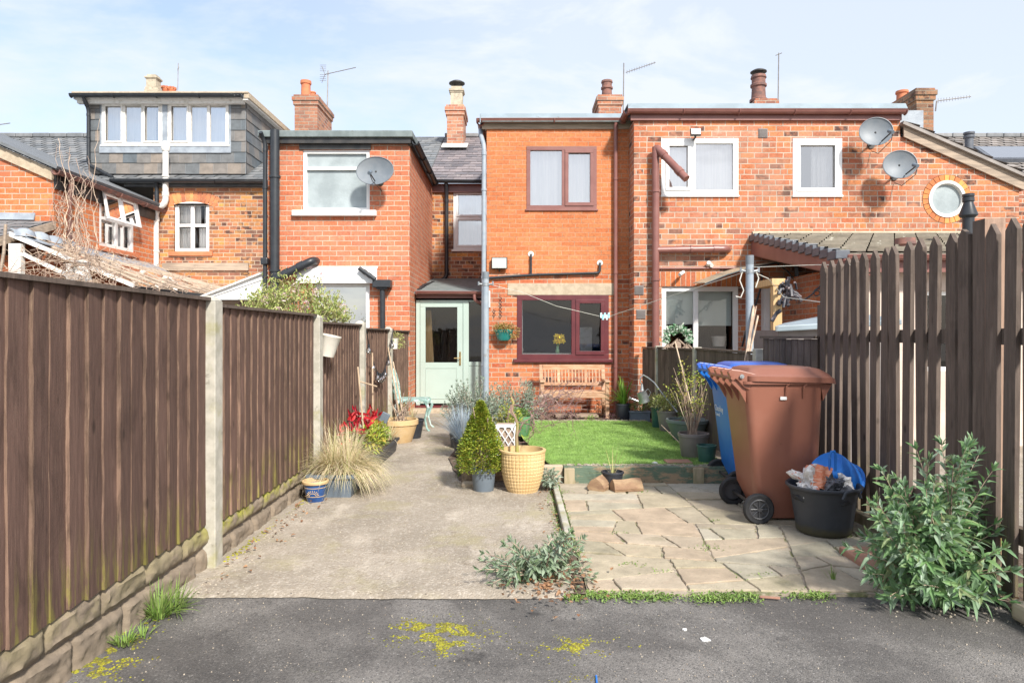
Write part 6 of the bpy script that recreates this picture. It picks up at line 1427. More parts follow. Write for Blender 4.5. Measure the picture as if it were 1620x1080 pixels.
b = MB(); leafball(b, (-1.50,7.02,.27), .16,.17,.13, 420, .065, .024, rnd, .3); leafball(b, (-1.44,7.25,.33), .12,.14,.12, 200, .06, .022, rnd, .3); b.build('golden_foliage', M['l_yel'], t)
b = MB(); leafball(b, (-1.60,6.95,.24), .13,.16,.14, 260, .06, .03, rnd, .3); b.build('purple_foliage', M['l_dark'], t)
b = MB(); leafball(b, (-1.50,7.55,.26), .15,.22,.12, 350, .045, .016, rnd, .3); leafball(b, (-1.62,6.88,.30), .12,.1,.10, 120, .05, .02, rnd, .3); b.build('green_foliage', M['l_grass'], t)
b = MB(); tuft(b, (-1.44,7.92,.16), 140, .26, .005, .8, 1.2, rnd, .08); b.build('pale_tuft', M['l_straw'], t)
b = MB()
for (px, py, Y, n, r) in ((555,683,6.95,46,.12),(566,660,7.3,22,.05),(577,677,7.3,34,.07),(571,692,7.2,20,.05),(590,658,7.75,26,.06)):
    c = W(px, py, Y)
    for k in range(n): p = c+Vector((rnd.gauss(0,r*.5), rnd.gauss(0,r*.5), rnd.gauss(0,r*.7))); b.leaf(p, Vector((rnd.gauss(0,.35),rnd.gauss(0,.35),-.2+rnd.random())), Vector((rnd.gauss(0,1),-1,.2)).normalized(), .10*rnd.uniform(.7,1.2), .030, 0)
b.build('red_foliage', M['l_red'], t)
b = MB()
for (pa, pb, Y) in (((577,700),(566,580),7.25),((590,690),(589,558),7.8)): b.tube([W(*pa,Y), W(*pb,Y)], .009, 6)
b.tube([W(568,603,7.5), W(596,611,7.7)], .008, 6)
tag(b.build('bamboo_canes', M['cane']), 'thin canes standing among the red leaved plants by the fence', 'canes')

# grey trough with pony tail grass, blue pot
t = thing('grass_trough', 'grey trough overflowing with straw coloured ornamental grass', 'planter', (-1.52,6.05,0))
trough(-1.70,-1.34,5.72,6.45,.20,M['pot_grey'],t)
b = MB(); rnd = random.Random(43)
for c, n in (((-1.55,5.95,.18),850),((-1.48,6.2,.18),650),((-1.42,5.9,.18),500)): tuft(b, c, n, .40, .0042, 1.15, 1.9, rnd, .10, seg=5)
for k in range(500): a = rnd.uniform(-.9,.6); b.blade((-1.46+rnd.uniform(-.06,.08),6.0+rnd.uniform(-.2,.2),.19), (math.cos(a),math.sin(a),rnd.uniform(.2,.8)), rnd.uniform(.3,.52), .0042, 1.9, 5)
b.build('grass', M['l_straw'], t)
x, Y = wx(499,5.62), 5.62
t = thing('glazed_pot', 'small blue glazed pot with a half sun pattern at the front of the grass trough', 'plant pot', (x,Y,0))
b = MB().lathe((x,Y,0), [(0,.004),(.062,0),(.066,.01),(.084,.10),(.092,.155),(.103,.158),(.105,.175),(.098,.178),(.092,.16),(.07,.03)], 32); b.build('pot', M['pot_blue'], t, smooth=True)
b = MB().lathe((x,Y,0), [(.1035,.156),(.107,.160),(.107,.178),(.100,.183),(.090,.181),(.088,.150)], 32); b.build('rim', M['pot_buff'], t, smooth=True)
b = MB()
for z, r in ((.128,.0885),(.058,.0765)): b.tube([(x+math.cos(a)*r, Y+math.sin(a)*r, z) for a in [2*math.pi*k/32 for k in range(33)]], .0022, 5)
for k in range(9):
    a = math.pi*(k+.5)/9; 
    for j in range(1): 
        q = -math.pi/2+math.cos(a)*.45; z = .066+math.sin(a)*.03; q2 = -math.pi/2+math.cos(a)*.62; z2 = .066+math.sin(a)*.047; r_ = .081; r2_ = .085; b.tube([(x+math.cos(q)*r_,Y+math.sin(q)*r_,z),(x+math.cos(q2)*r2_,Y+math.sin(q2)*r2_,z2)], .0028, 5)
b.tube([(x+math.cos(-math.pi/2+math.cos(a)*.36)*.082, Y+math.sin(-math.pi/2+math.cos(a)*.36)*.082, .062+math.sin(a)*.026) for a in [math.pi*k/10 for k in range(11)]], .0022, 5)
b.build('sun_motif', M['pot_buff'], t)

# hanging things on the fence
x, Y = -1.62, wx(515,1) and 6.35; x = wx(516,6.35); zt = wz(530,6.35)
t = thing('hanging_bucket', 'cream enamel bucket hooked over the left fence beside a concrete post', 'bucket', (x,Y,zt-.2))
Mx = Matrix.Rotation(R(12),3,'Y'); b = MB().lathe((x,Y,zt-.19), [(0,0),(.068,0),(.095,.18),(.10,.185),(.10,.195),(.092,.195),(.066,.01)], 26, M=Mx); b.build('bucket', M['white_enamel'], t, smooth=True)
b = MB().tube([(x-.08,Y,zt-.02),(x-.085,Y,zt+.10),(x-.09,Y,1.50),(x-.13,Y,1.525),(x-.16,Y,1.50)], .006, 6); b.build('hook', M['white_enamel'], t)
Y = 9.9; x = wx(622,Y); zt = wz(535,Y)
t = thing('hanging_pot', 'pale grey pot of trailing succulents hooked on the far left fence post', 'planter', (x,Y,zt-.16))
b = MB().lathe((x,Y,zt-.15), [(0,0),(.06,0),(.08,.14),(.085,.15),(.078,.15),(.06,.02)], 22); b.build('pot', M['white_paint'], t, smooth=True)
b = MB(); rnd = random.Random(47); leafball(b, (x+.02,Y,zt+.02), .12,.08,.06, 200, .04, .012, rnd, .2); leafball(b, (x+.12,Y,zt-.07), .05,.04,.09, 80, .035, .012, rnd, .2, -.3); b.build('foliage', M['l_rhodo'], t)
# string of clear bulbs
t = thing('festoon_lights', 'string of clear globe bulbs drooping along the left fence', 'string lights', (-1.68,8.8,1.2))
pts = []; 
for k in range(15):
    u = k/14; y = 7.95+1.75*u; x = -1.70; zz_ = 1.40-.56*math.sin(math.pi*min(1,max(0,u)))**.85+.04*u; pts.append((x, y, zz_))
b = MB().tube(pts, .006, 5); b.build('cable', M['black'], t)
for k in range(1, 14, 1):
    p = Vector(pts[k]); 
    if k % 2 == 0 and k not in (6,8): continue
    b = MB().tube([p, p-Vector((0,0,.045))], .014, 8); q = b.build('lamp_holder', M['black'], t, smooth=True)
    b = MB().lathe(p-Vector((0,0,.115)), [(0,0),(.018,.004),(.031,.02),(.034,.036),(.028,.055),(.014,.07)], 12); b.build('bulb', M['bulb'], t, smooth=True)

# --- centre group: box cone, lattice pot with contorted hazel -----------------------------------------
t, top = potted('grey plastic pot holding a clipped golden cone of box beside the cream lattice pot', 765, 5.98, .112, .085, .215, M['pot_grey'], rimh=.03, name='potted_shrub', cat='potted shrub')
b = MB(); rnd = random.Random(51)
for k in range(10500):
    h_ = rnd.random()**.85; z = top.z-.01+h_*.60; rad = .205*(1-h_)**.62*(.70+.55*(h_<.08)+0)+.022; rad = (.205*(1-h_**1.5)*(.75+.25*min(1,h_*5)))+.012
    a = rnd.uniform(0,6.28); r = rad*rnd.uniform(.35,1.08)**.6*(1+.14*mnoise.noise(Vector((math.cos(a)*2,math.sin(a)*2,h_*6))))
    p = Vector((top.x-.025+math.cos(a)*r, top.y+math.sin(a)*r, z)); d = Vector((math.cos(a)+rnd.gauss(0,.5), math.sin(a)+rnd.gauss(0,.5), .5+rnd.gauss(0,.4))); b.leaf(p, d, Vector((rnd.gauss(0,.6),rnd.gauss(0,.6),1)).normalized(), rnd.uniform(.018,.030), .014, 0)
b.build('crown', M['l_box'], t)
b = MB()
for k in range(14): a = rnd.uniform(0,6.28); b.tube([top, top+Vector((math.cos(a)*.05,math.sin(a)*.05,.2)), top+Vector((math.cos(a)*.10-.02,math.sin(a)*.10,rnd.uniform(.3,.55)))], .004, 4)
b.build('stems', M['twig'], t)
x, Y = wx(826.5,5.97), 5.97
t = thing('lattice_pot', 'big cream glazed pot with a square lattice pattern holding a contorted bare sapling', 'plant pot', (x,Y,0))
b = MB(); H_ = .375; prof = lambda z: .112+.088*math.sin(min(1,(z/H_)*1.05)*math.pi/2*1.08)**.8*1.0
nz, na = 78, 36*6; vs = []; fs = []
for j in range(nz+1):
    z = H_*.94*j/nz
    for k in range(na):
        a = 2*math.pi*k/na; gz_ = (j/6.5)%1; ga_ = (k/6)%1; w1_ = min(gz_,1-gz_); w2_ = min(ga_,1-ga_); g_ = min(1, min(w1_,w2_)/.22); r = .118+.078*(math.sin(math.pi/2*(z/H_)**.75))-.006*(1-g_)**2
        vs.append((x+math.cos(a)*r, Y+math.sin(a)*r, z))
for j in range(nz):
    for k in range(na): fs.append((j*na+k, j*na+(k+1)%na, (j+1)*na+(k+1)%na, (j+1)*na+k))
b.add(vs, fs); r = .196; b.lathe((x,Y,0), [(r-.004,H_*.93),(r+.006,H_*.95),(r+.006,H_*.99),(r,H_),(r-.018,H_),(r-.022,H_*.9),(r-.03,H_*.5),(0,H_*.5)], 48); b.build('pot', M['pot_lattice'], t, smooth=True)
soil((x,Y,H_*.74), .17, t)
# hazel
b = MB(); P_ = lambda px, py, dy=0: W(px, py, Y+dy)
b.tube([P_(819,735),P_(818,712),P_(817,690),P_(819,672),P_(815,660),P_(810,650),P_(812,636),P_(808,628)], [.017,.016,.014,.013,.012,.011,.010,.009], 8)
b.build('trunk', mat('hazel_trunk', (.36,.36,.06), (.30,.20,.15), scale=6, rough=.7), t, smooth=True)
b = MB(); rnd = random.Random(55)
def wander(p, d, L_, r, depth):
    pts = [p]; n = max(4, int(L_/.03)); d = Vector(d).normalized()
    for k in range(n):
        d = (d+Vector((rnd.gauss(0,.42), rnd.gauss(0,.42), rnd.gauss(-.02,.36)))).normalized(); p = p+d*L_/n; pts.append(p)
        if depth and rnd.random() < .33: wander(p, d+Vector((rnd.gauss(0,.7),rnd.gauss(0,.5),rnd.gauss(-.1,.4))), L_*rnd.uniform(.3,.6), r*.55, depth-1)
    b.tube(pts, [r*(1-.7*k/n) for k in range(n+1)], 5, cap=False)
for (s, e, r) in (((808,628),(772,642),.009),((812,640),(852,640),.009),((808,628),(800,622),.007),((818,690),(838,655),.008),((819,672),(830,640),.007)):
    a, c = P_(*s), P_(*e, .05); wander(a, c-a, (c-a).length*1.15, r, 1)
for (s, e) in (((838,655),(905,650)),((840,645),(890,625)),((852,640),(925,668)),((838,655),(880,690)),((850,638),(955,672)),((845,650),(920,690)),((835,648),(895,705)),((850,640),(870,610)),((840,650),(935,650))):
    a, c = P_(*s,.05), P_(*e,rnd.uniform(0,.5)); wander(a, c-a, (c-a).length*1.05, .0048, 2)
b.build('branches', M['twig_purple'], t)

# shrubs and pots behind the cone
def shrub(name, label, cat, c, m, dims, n, Ln, Wd, seed, tips=0, z0=0, group=None, stemm='twig'):
    rnd = random.Random(seed); t = thing(name, label, cat, (c[0],c[1],z0), group); f_ = MB(); s = MB()
    if tips:
        T = []
        for k in range(tips):
            a = rnd.uniform(0,6.28); q = rnd.uniform(.2,1)**.6; T.append((c[0]+math.cos(a)*dims[0]*q, c[1]+math.sin(a)*dims[1]*q, z0+dims[2]*(1.05-.5*q*q)*rnd.uniform(.7,1.08)))
        lance_plant(f_, s, (c[0],c[1],z0), T, rnd, Ln, Wd, pair=Ln*.42, start=.25, bend=.06)
    if n: leafball(f_, (c[0],c[1],z0+dims[2]*.55), dims[0]*.9, dims[1]*.9, dims[2]*.45, n, Ln, Wd, rnd, .25)
    f_.build('foliage', m, t)
    if s.v: s.build('stems', M[stemm], t)
    return t
shrub('silver_shrub', 'loose silvery grey shrub before the green door at the clothes post foot', 'shrub', (wx(752,8.6),8.6), M['l_grey'], (.44,.3,.78), 0, .085, .018, 61, tips=125)
shrub('silver_shrub', 'silvery shrub to the right of the clothes post, below the teal wall pot', 'shrub', (wx(812,9.2),9.2), M['l_grey'], (.42,.3,.74), 0, .085, .018, 62, tips=115)
shrub('yellow_shrub', 'fresh yellow green shrub behind the white lattice planter', 'shrub', (wx(806,8.0),8.0), M['l_yel'], (.20,.2,.50), 120, .06, .020, 63, tips=22, z0=.05)
x, Y = wx(735,7.55), 7.55
t = thing('fescue_pot', 'spiky blue grass in a dark pot at the edge of the path', 'potted grass', (x,Y,0)); potm(MB(), (x,Y,0), .13, .10, .22).build('pot', M['pot_black'], t, smooth=True)
b = MB(); rnd = random.Random(64); tuft(b, (x-.02,Y,.20), 520, .40, .0055, .75, .75, rnd, .07); b.build('grass', M['l_blue'], t)
x, Y = wx(724,8.3), 8.3; t = thing('grass_pot', 'second smaller clump of pale blue grass behind the first by the path', 'potted grass', (x,Y,0)); potm(MB(), (x,Y,0), .10, .08, .18).build('pot', M['pot_black'], t, smooth=True)
b = MB(); tuft(b, (x,Y,.17), 240, .32, .005, .7, .6, rnd, .06); b.build('grass', M['l_blue'], t)
# white lattice planter
xa, xb, Y = wx(784,7.1), wx(816,7.1), 7.1; t = thing('lattice_planter', 'white trellis sided planter behind the cream lattice pot', 'planter', ((xa+xb)/2,Y,.10))
zb_, zt_ = .12, .44; b = MB(); b.box(xa+.01, xb-.01, Y+.012, Y+.3, zb_, zt_-.02); b.build('trough', M['decking'], t)
b = MB(); b.box(xa, xb, Y-.006, Y+.012, zb_, zb_+.02); b.box(xa, xb, Y-.006, Y+.012, zt_-.03, zt_); b.box(xa, xa+.02, Y-.006, Y+.011, zb_+.02, zt_-.03); b.box(xb-.02, xb, Y-.006, Y+.011, zb_+.02, zt_-.03); b.box(xb-.012, xb, Y+.012, Y+.3, zt_-.03, zt_)
for k in range(-2, 4):
    a = xa+k*.07
    for sgn in (1,-1):
        p, q = (a, zb_+.01), (a+(zt_-zb_)*.6, zt_-.01)
        if sgn < 0: p, q = (p[0], zt_-.01), (q[0], zb_+.01)
        # clip to frame
        def atx(xx): tt = (xx-p[0])/(q[0]-p[0]); return p[1]+(q[1]-p[1])*tt
        u0, u1 = max(p[0], xa), min(q[0], xb)
        if u1-u0 > .02: b.tube([(u0,Y-.003,atx(u0)),(u1,Y-.003,atx(u1))], .006, 4)
b.build('trellis', M['white'], t)
x, Y = wx(823,8.7), 8.7; t = thing('plant_pot', 'leafy plant in a green plastic pot between the hazel and the bench', 'plant pot', (x,Y,0)); potm(MB(), (x,Y,.1), .14, .10, .24, rimh=.04).build('pot', mat('mid_green_plastic', (.10,.24,.11), (.13,.28,.14), rough=.5), t, smooth=True)
b = MB(); rnd = random.Random(66); leafball(b, (x,Y,.37), .15,.13,.07, 260, .05, .016, rnd, .2); b.build('foliage', M['l_green'], t)
# stone blocks and low weeds under the group
for (px, Y, w_, hh, lab) in ((742,6.14,.13,.05,'pale stone block left of the grey pot with the box cone'),(752,6.28,.24,.14,'larger dark stone behind the grey pot with the box cone')):
    x = wx(px, Y); b = MB().box(x-w_/2, x+w_/2+.04, Y-.06, Y+.08, -.01, hh); tag(b.build('stone_block', M['stone'] if hh < .1 else M['gravel_board'], bevel=.015), lab, 'stone')
b = MB(); b.box(wx(756,6.35), .16, 6.36, 6.46, 0, .15); tag(b.build('log_edging', M['log'], bevel=.02), 'dark log edging behind the cream lattice pot', 'edging')
shrub('ivy', 'green weeds creeping at the path edge left of the box cone pot', 'weeds', (wx(733,6.6),6.6), M['l_green'], (.10,.14,.18), 120, .05, .02, 67)
shrub('variegated_ivy', 'variegated ivy between the cream lattice pot and the kerb strip', 'plant', (wx(870,6.0),6.0), M['l_grey'], (.08,.14,.20), 130, .05, .02, 68, tips=8)
# --- things along the lawn ----------------------------------------------------------------------------
x, Y = wx(986,10.9), 10.9
t = thing('strap_leaf_plant', 'glossy strap leaved plant in a black pot right of the bench', 'potted plant', (x,Y,.02)); potm(MB(), (x,Y,.02), .125, .10, .26, rimh=.03).build('pot', M['pot_black'], t, smooth=True)
b = MB(); rnd = random.Random(71); tuft(b, (x,Y,.26), 60, .44, .032, .55, 1.5, rnd, .04, seg=6); b.build('foliage', M['l_strap'], t)
x, Y = wx(1003,10.8), 10.8; t = thing('low_trough', 'low grey trough of small plants below the hanging watering can', 'planter', (x+.1,Y,.02))
b = MB(); b.box(wx(996,Y), wx(1027,Y), Y-.09, Y+.1, .02, .15); b.box(wx(995,Y), wx(1028,Y), Y-.10, Y+.11, .15, .175); b.build('trough', M['pot_grey'], t, bevel=.006); b = MB(); leafball(b, (x+.08,Y,.24), .15,.1,.08, 200, .045, .016, rnd, .2); b.build('foliage', M['l_green'], t)
# watering can on crook
t = thing('shepherd_crook', 'thin pale metal crook arching out of the bowl planter', 'hook', tuple(W(1072,650,9.3)))
pts = [W(1072,652,9.0), W(1050,625,9.3), W(1035,605,9.5), W(1025,597,9.6), W(1018,593,9.6), W(1013,597,9.6), W(1013,604,9.6), W(1016,608,9.6)]; b = MB().tube(pts, .009, 6); b.build('rod', M['galv'], t, smooth=True)
c = W(1017,627,9.6); t = thing('watering_can', 'small galvanised watering can hanging from the crook', 'watering can', tuple(c))
Mx = Matrix.Rotation(R(-18),3,'Y')
b = MB().lathe(c, [(0,-.085),(.075,-.085),(.075,-.08),(.065,.06),(.068,.065),(.06,.065),(.06,.03),(0,.03)], 24, M=Mx); b.build('body', M['galv'], t, smooth=True)
b = MB().tube([c+Mx@Vector((-.06,0,-.06)), c+Mx@Vector((-.13,0,.0)), c+Mx@Vector((-.16,0,.02))], .011, 8); b.tube([c+Mx@Vector((-.155,0,.015)), c+Mx@Vector((-.19,0,.04))], [.012,.03], 12); b.build('spout', M['galv'], t, smooth=True)
b = MB().tube([c+Mx@Vector((.07,0,-.03)), c+Mx@Vector((.12,0,.02)), c+Mx@Vector((.10,0,.08)), c+Mx@Vector((.06,0,.06))], .006, 6); b.tube([c+Mx@Vector((-.03,0,.065)), c+Vector((.0,0,.16)), c+Vector((-.01,0,.165))], .006, 6); b.tube([c+Vector((-.01,0,.08)), c+Vector((-.01,0,.17))], [.03,.012], 10); b.build('handle', M['galv'], t, smooth=True)
# pots right of the lawn
def rp(label, px, Y, rt, rb, h, m, fol=None, dims=None, n=0, z=None, tips=0, **kw):
    z = lz_(Y)+.005 if z is None else z; t, top = potted(label, px, Y, rt, rb, h, m, z=z, **kw); rnd = random.Random(int(px))
    if fol:
        f_, s = MB(), MB()
        if tips:
            T = [(top.x+rnd.uniform(-1,1)*dims[0], top.y+rnd.uniform(-1,1)*dims[1], top.z+dims[2]*rnd.uniform(.5,1.05)) for k in range(tips)]; lance_plant(f_, s, top, T, rnd, .045, .013, pair=.03, start=.35)
        if n: leafball(f_, (top.x,top.y,top.z+dims[2]*.5), dims[0], dims[1], dims[2]*.5, n, .045, .014, rnd, .2)
        f_.build('foliage', M[fol], t)
        if s.v: s.build('stems', M['twig'], t)
    return t, top
rp('small dark green pot of bushy herbs beyond the ribbed pot by the lawn', 1041, 9.7, .10, .08, .27, M['pot_green'], 'l_rhodo', (.17,.13,.24), 300)
rp('dark ribbed pot of feathery plants left of the round bowl planter', 1056, 9.2, .14, .10, .27, M['pot_taupe'], 'l_rhodo', (.20,.15,.26), 420)
t, top = rp('wide grey green bowl planter on the right edge of the lawn', 1087, 8.3, .25, .15, .28, M['pot_bowl'], 'l_green', (.14,.12,.12), 60, rimh=.04, rim=.02, z=.07)
t, top = rp('taupe plastic pot with bare pale stems beside the blue bin', 1097, 6.95, .155, .12, .235, M['pot_taupe'], z=.14, rimh=.035)
b = MB(); s = MB(); rnd = random.Random(81); tw = MB()
for k in range(34):
    a = rnd.uniform(0,6.28); e = top+Vector((math.cos(a)*rnd.uniform(.05,.22)-.03, math.sin(a)*rnd.uniform(.05,.18), rnd.uniform(.3,.72))); m1 = top.lerp(e,.5)+Vector((rnd.gauss(0,.03),rnd.gauss(0,.03),.03)); tw.tube([top+Vector((rnd.gauss(0,.02),rnd.gauss(0,.02),-.02)), m1, e], [.005,.004,.002], 5)
    if k < 12:
        for j in range(34): p = e+Vector((rnd.gauss(0,.045), rnd.gauss(0,.04), rnd.gauss(-.02,.05))); b.leaf(p, Vector((rnd.gauss(0,1),rnd.gauss(0,1),.6)), Vector((0,0,1)), .032, .015, .1)
    else:
        for j in range(4): p = m1.lerp(e, rnd.random()); b.leaf(p, Vector((rnd.gauss(0,1),rnd.gauss(0,1),.4)), Vector((0,0,1)), .035, .012, .1)
tw.tube([top, W(1075,700,7.2), W(1046,672,7.6)], .004, 5)
tw.build('stems', M['twig_pale'], t); b.build('foliage', M['l_yel'], t)
rp('small green plastic pot tucked between the taupe pot and the blue bin', 1118, 6.6, .095, .075, .16, M['pot_green'], z=.15, rimh=.02)
b = MB().tube([W(1096,650,7.3), W(1068,540,7.7)], .007, 6); tag(b.build('bamboo_cane', M['cane']), 'single long cane leaning up to the wreath', 'cane')
b = MB().lathe(W(1036,735,6.5), [(0,-.035),(.025,-.022),(.034,0),(.026,.022),(0,.032)], 14); tag(b.build('white_stone', M['litter'], smooth=True), 'round white stone on the near lawn edge', 'stone')
b = MB(); x = wx(1070,6.55); b.box(x-.10, x+.14, 6.48, 6.66, .15, .165); tag(b.build('flat_stone', M['red_slab'], bevel=.01), 'flat brownish stone beside the taupe pot', 'stone')
# wreath
c = W(1072,537,9.9); t = thing('wreath', 'leafy green and white wreath with little brown roofs propped above the low fence', 'wreath', tuple(c)); rnd = random.Random(83)
b = MB()
for k in range(520): a = rnd.uniform(-.3,math.pi+.3); r = .15+rnd.gauss(0,.025); p = c+Vector((math.cos(a)*r, rnd.gauss(0,.025), math.sin(a)*r)); b.leaf(p, Vector((math.cos(a)+rnd.gauss(0,.7), rnd.gauss(-.3,.6), math.sin(a)+rnd.gauss(0,.7))), Vector((rnd.gauss(0,1),-1,.3)).normalized(), .045, .022, 0)
b.build('foliage', leafmat('wreath_leaf', [(.08,.22,.10),(.14,.32,.16),(.75,.78,.70),(.10,.25,.12)]), t)
b = MB()
for (dx, dz, s_) in ((0,.02,1.0),(-.13,-.05,.7),(.13,-.05,.7)):
    p = c+Vector((dx,-.05,dz)); 
    for sg in (-1,1): b.slab(p, p+Vector((sg*.11*s_,0,-.10*s_)), p+Vector((sg*.11*s_,.07,-.10*s_)), p+Vector((0,.07,0)), .018*sg)
    b.box(p.x-.04*s_, p.x+.04*s_, p.y+.01, p.y+.05, p.z-.14*s_, p.z-.03)
b.build('little_roofs', M['decking'], t)

# phormium pot and logs
x, Y = wx(969,6.12), 6.12
t = thing('spiky_plant', 'spiky yellow striped plant in a black pot against the sleeper', 'potted plant', (x,Y,.02)); potm(MB(), (x,Y,.02), .10, .072, .135, rimh=.02).build('pot', M['pot_black'], t, smooth=True); soil((x,Y,.125), .085, t)
b = MB(); rnd = random.Random(85)
for (dx, dz, L_) in ((-.5,.9,.22),(-.25,1.1,.24),(0,1.2,.25),(.25,1.2,.27),(.45,1.1,.25),(.6,.8,.20),(-.75,.8,.20),(.1,1.2,.18),(-.9,.12,.24),(.35,.9,.22),(-.1,.9,.18)): b.blade((x+dx*.02,Y+rnd.uniform(-.01,.01),.13), (dx,rnd.uniform(-.2,.2),dz), L_, .010, .12, 4)
b.build('foliage', M['l_phorm'], t)
def log(label, c, L_, yaw, s):
    Mx = Matrix.Translation(c) @ Matrix.Rotation(R(yaw), 4, 'Z'); b = MB(); rnd = random.Random(int(yaw*7)); n = 7; prof = [(-.075,0),(.07,.0),(.085,.03),(.05,.085),(0,.115),(-.05,.08),(-.08,.03)]; vs = []
    for k in range(n): u = -L_/2+L_*k/(n-1); vs += [Mx@Vector((u+rnd.uniform(-.006,.006), p[0]*s*(1+rnd.uniform(-.07,.07)), p[1]*s*(1+rnd.uniform(-.06,.06)))) for p in prof]
    q = len(prof); b.add(vs, [(k*q+i, k*q+(i+1)%q, (k+1)*q+(i+1)%q, (k+1)*q+i) for k in range(n-1) for i in range(q)]+[tuple(range(q))[::-1], tuple(range((n-1)*q, n*q))]); tag(b.build('split_log', M['log'], bevel=.004), label, 'log', 'split logs by the sleeper')
log('short split log end-on, left of the spiky plant pot', (wx(949,6.02),6.04,.014), .16, 60, 1.0)
log('longer split log lying at the right of the spiky plant pot', (wx(991,6.0),6.0,.014), .26, 12, .88)

# behind the left fence: shrub over the top
c = (wx(462,8.3), 8.3); rnd = random.Random(91)
t = thing('flowering_bush', 'large green and pink flowering bush rising behind the left fence', 'bush', (c[0],c[1],0)); f_, s = MB(), MB()
for k in range(130):
    a = rnd.uniform(0,6.28); q = rnd.random()**.5; e = Vector((c[0]+math.cos(a)*.62*q, c[1]+math.sin(a)*.5*q, 1.40+.62*(1-.75*q*q)*rnd.uniform(.55,1.05))); s.tube([(c[0]+rnd.gauss(0,.08),c[1]+rnd.gauss(0,.08),.6), Vector((c[0],c[1],1.2)).lerp(e,.4), e], [.012,.008,.003], 5, cap=False)
    for j in range(34):
        p = e+Vector((rnd.gauss(0,.07), rnd.gauss(0,.07), rnd.gauss(-.02,.06))); f_.leaf(p, Vector((rnd.gauss(0,.8),rnd.gauss(0,.8),.5+rnd.random())), Vector((rnd.gauss(0,.5),rnd.gauss(0,.5),1)), .062*rnd.uniform(.6,1.15), .018, .1)
f_.build('foliage', M['l_rhodo'], t); s.build('branches', M['twig'], t); b = MB()
for (px, py) in ((484,482),(506,437),(543,487),(420,475),(466,455),(440,492),(500,462),(450,470)):
    p = W(px,py,7.85)
    for j in range(40): v = Vector((rnd.gauss(0,1),rnd.gauss(0,1),rnd.gauss(0,1))).normalized(); b.leaf(p+v*.035, v, Vector((0,0,1)), .02, .018, 0)
b.build('blossom', M['l_pink'], t)
# bare climber stems over glazed lean-to and the gable wall
t = thing('bare_climber', 'tangle of bare climber stems over the glazed lean-to and gable wall', 'climber', (-7.4,11.3,0)); b = MB(); rnd = random.Random(93)
def rope(p, tgt, r, wob=.10, n=12):
    p, tgt = Vector(p), Vector(tgt); pts = [p]; off = Vector((0,0,0))
    for k in range(1, n+1): off = off*.7+Vector((rnd.gauss(0,wob*.4), rnd.gauss(0,wob*.4), rnd.gauss(0,wob*.4))); pts.append(p.lerp(tgt, k/n)+off*(1 if k < n else .5))
    b.tube(pts, [r*(1-.6*k/n) for k in range(n+1)], 4, cap=False)
for k in range(34):    # up the wall by the corner
    x0_ = rnd.uniform(96,135); y0_ = rnd.uniform(300,400); rope(W(x0_+rnd.gauss(0,14), 400, 11.2), W(x0_+rnd.gauss(0,22), y0_-rnd.uniform(20,130), 11.5), rnd.uniform(.004,.011), .10)
for k in range(70):    # over the roof
    u, v = rnd.random(), rnd.random()**.8; y = 10.4+4.0*u*rnd.uniform(.4,1); x = -7.5+1.75*v; z = 2.84-(x+7.58)*.41+.05; a = Vector((x,y,z+rnd.uniform(0,.12))); e = a+Vector((rnd.uniform(-.2,.9), rnd.uniform(-1.0,1.2), 0)); e.z = max(2.84-(e.x+7.58)*.41, 2.0)+rnd.uniform(.02,.18); rope(a, e, rnd.uniform(.0025,.006), .12, 9)
for k in range(50):    # hanging and arching towards the left edge and down in front
    rope(W(rnd.uniform(60,170),rnd.uniform(385,440),10.2), W(rnd.uniform(-20,200),rnd.uniform(380,470),9.9), rnd.uniform(.003,.007), .14)
for (px, py) in ((300,432),(310,425),(285,440),(250,446),(330,455)): rope(W(px-60,462,10.2), W(px,py,10.4), .007, .08)
for k in range(26): rope(W(rnd.uniform(60,185),450,10.1), W(rnd.uniform(70,190),rnd.uniform(446,462),9.9), .008, .10)
b.build('stems', M['twig_pale'], t)
# cane at far left
b = MB().tube([W(-2,445,9.5), W(6,400,9.5), W(9,355,9.5)], .02, 6); t.children and None
tag(b.build('stake', M['timber_old']), 'rough stake at the extreme left above the fence', 'stake')

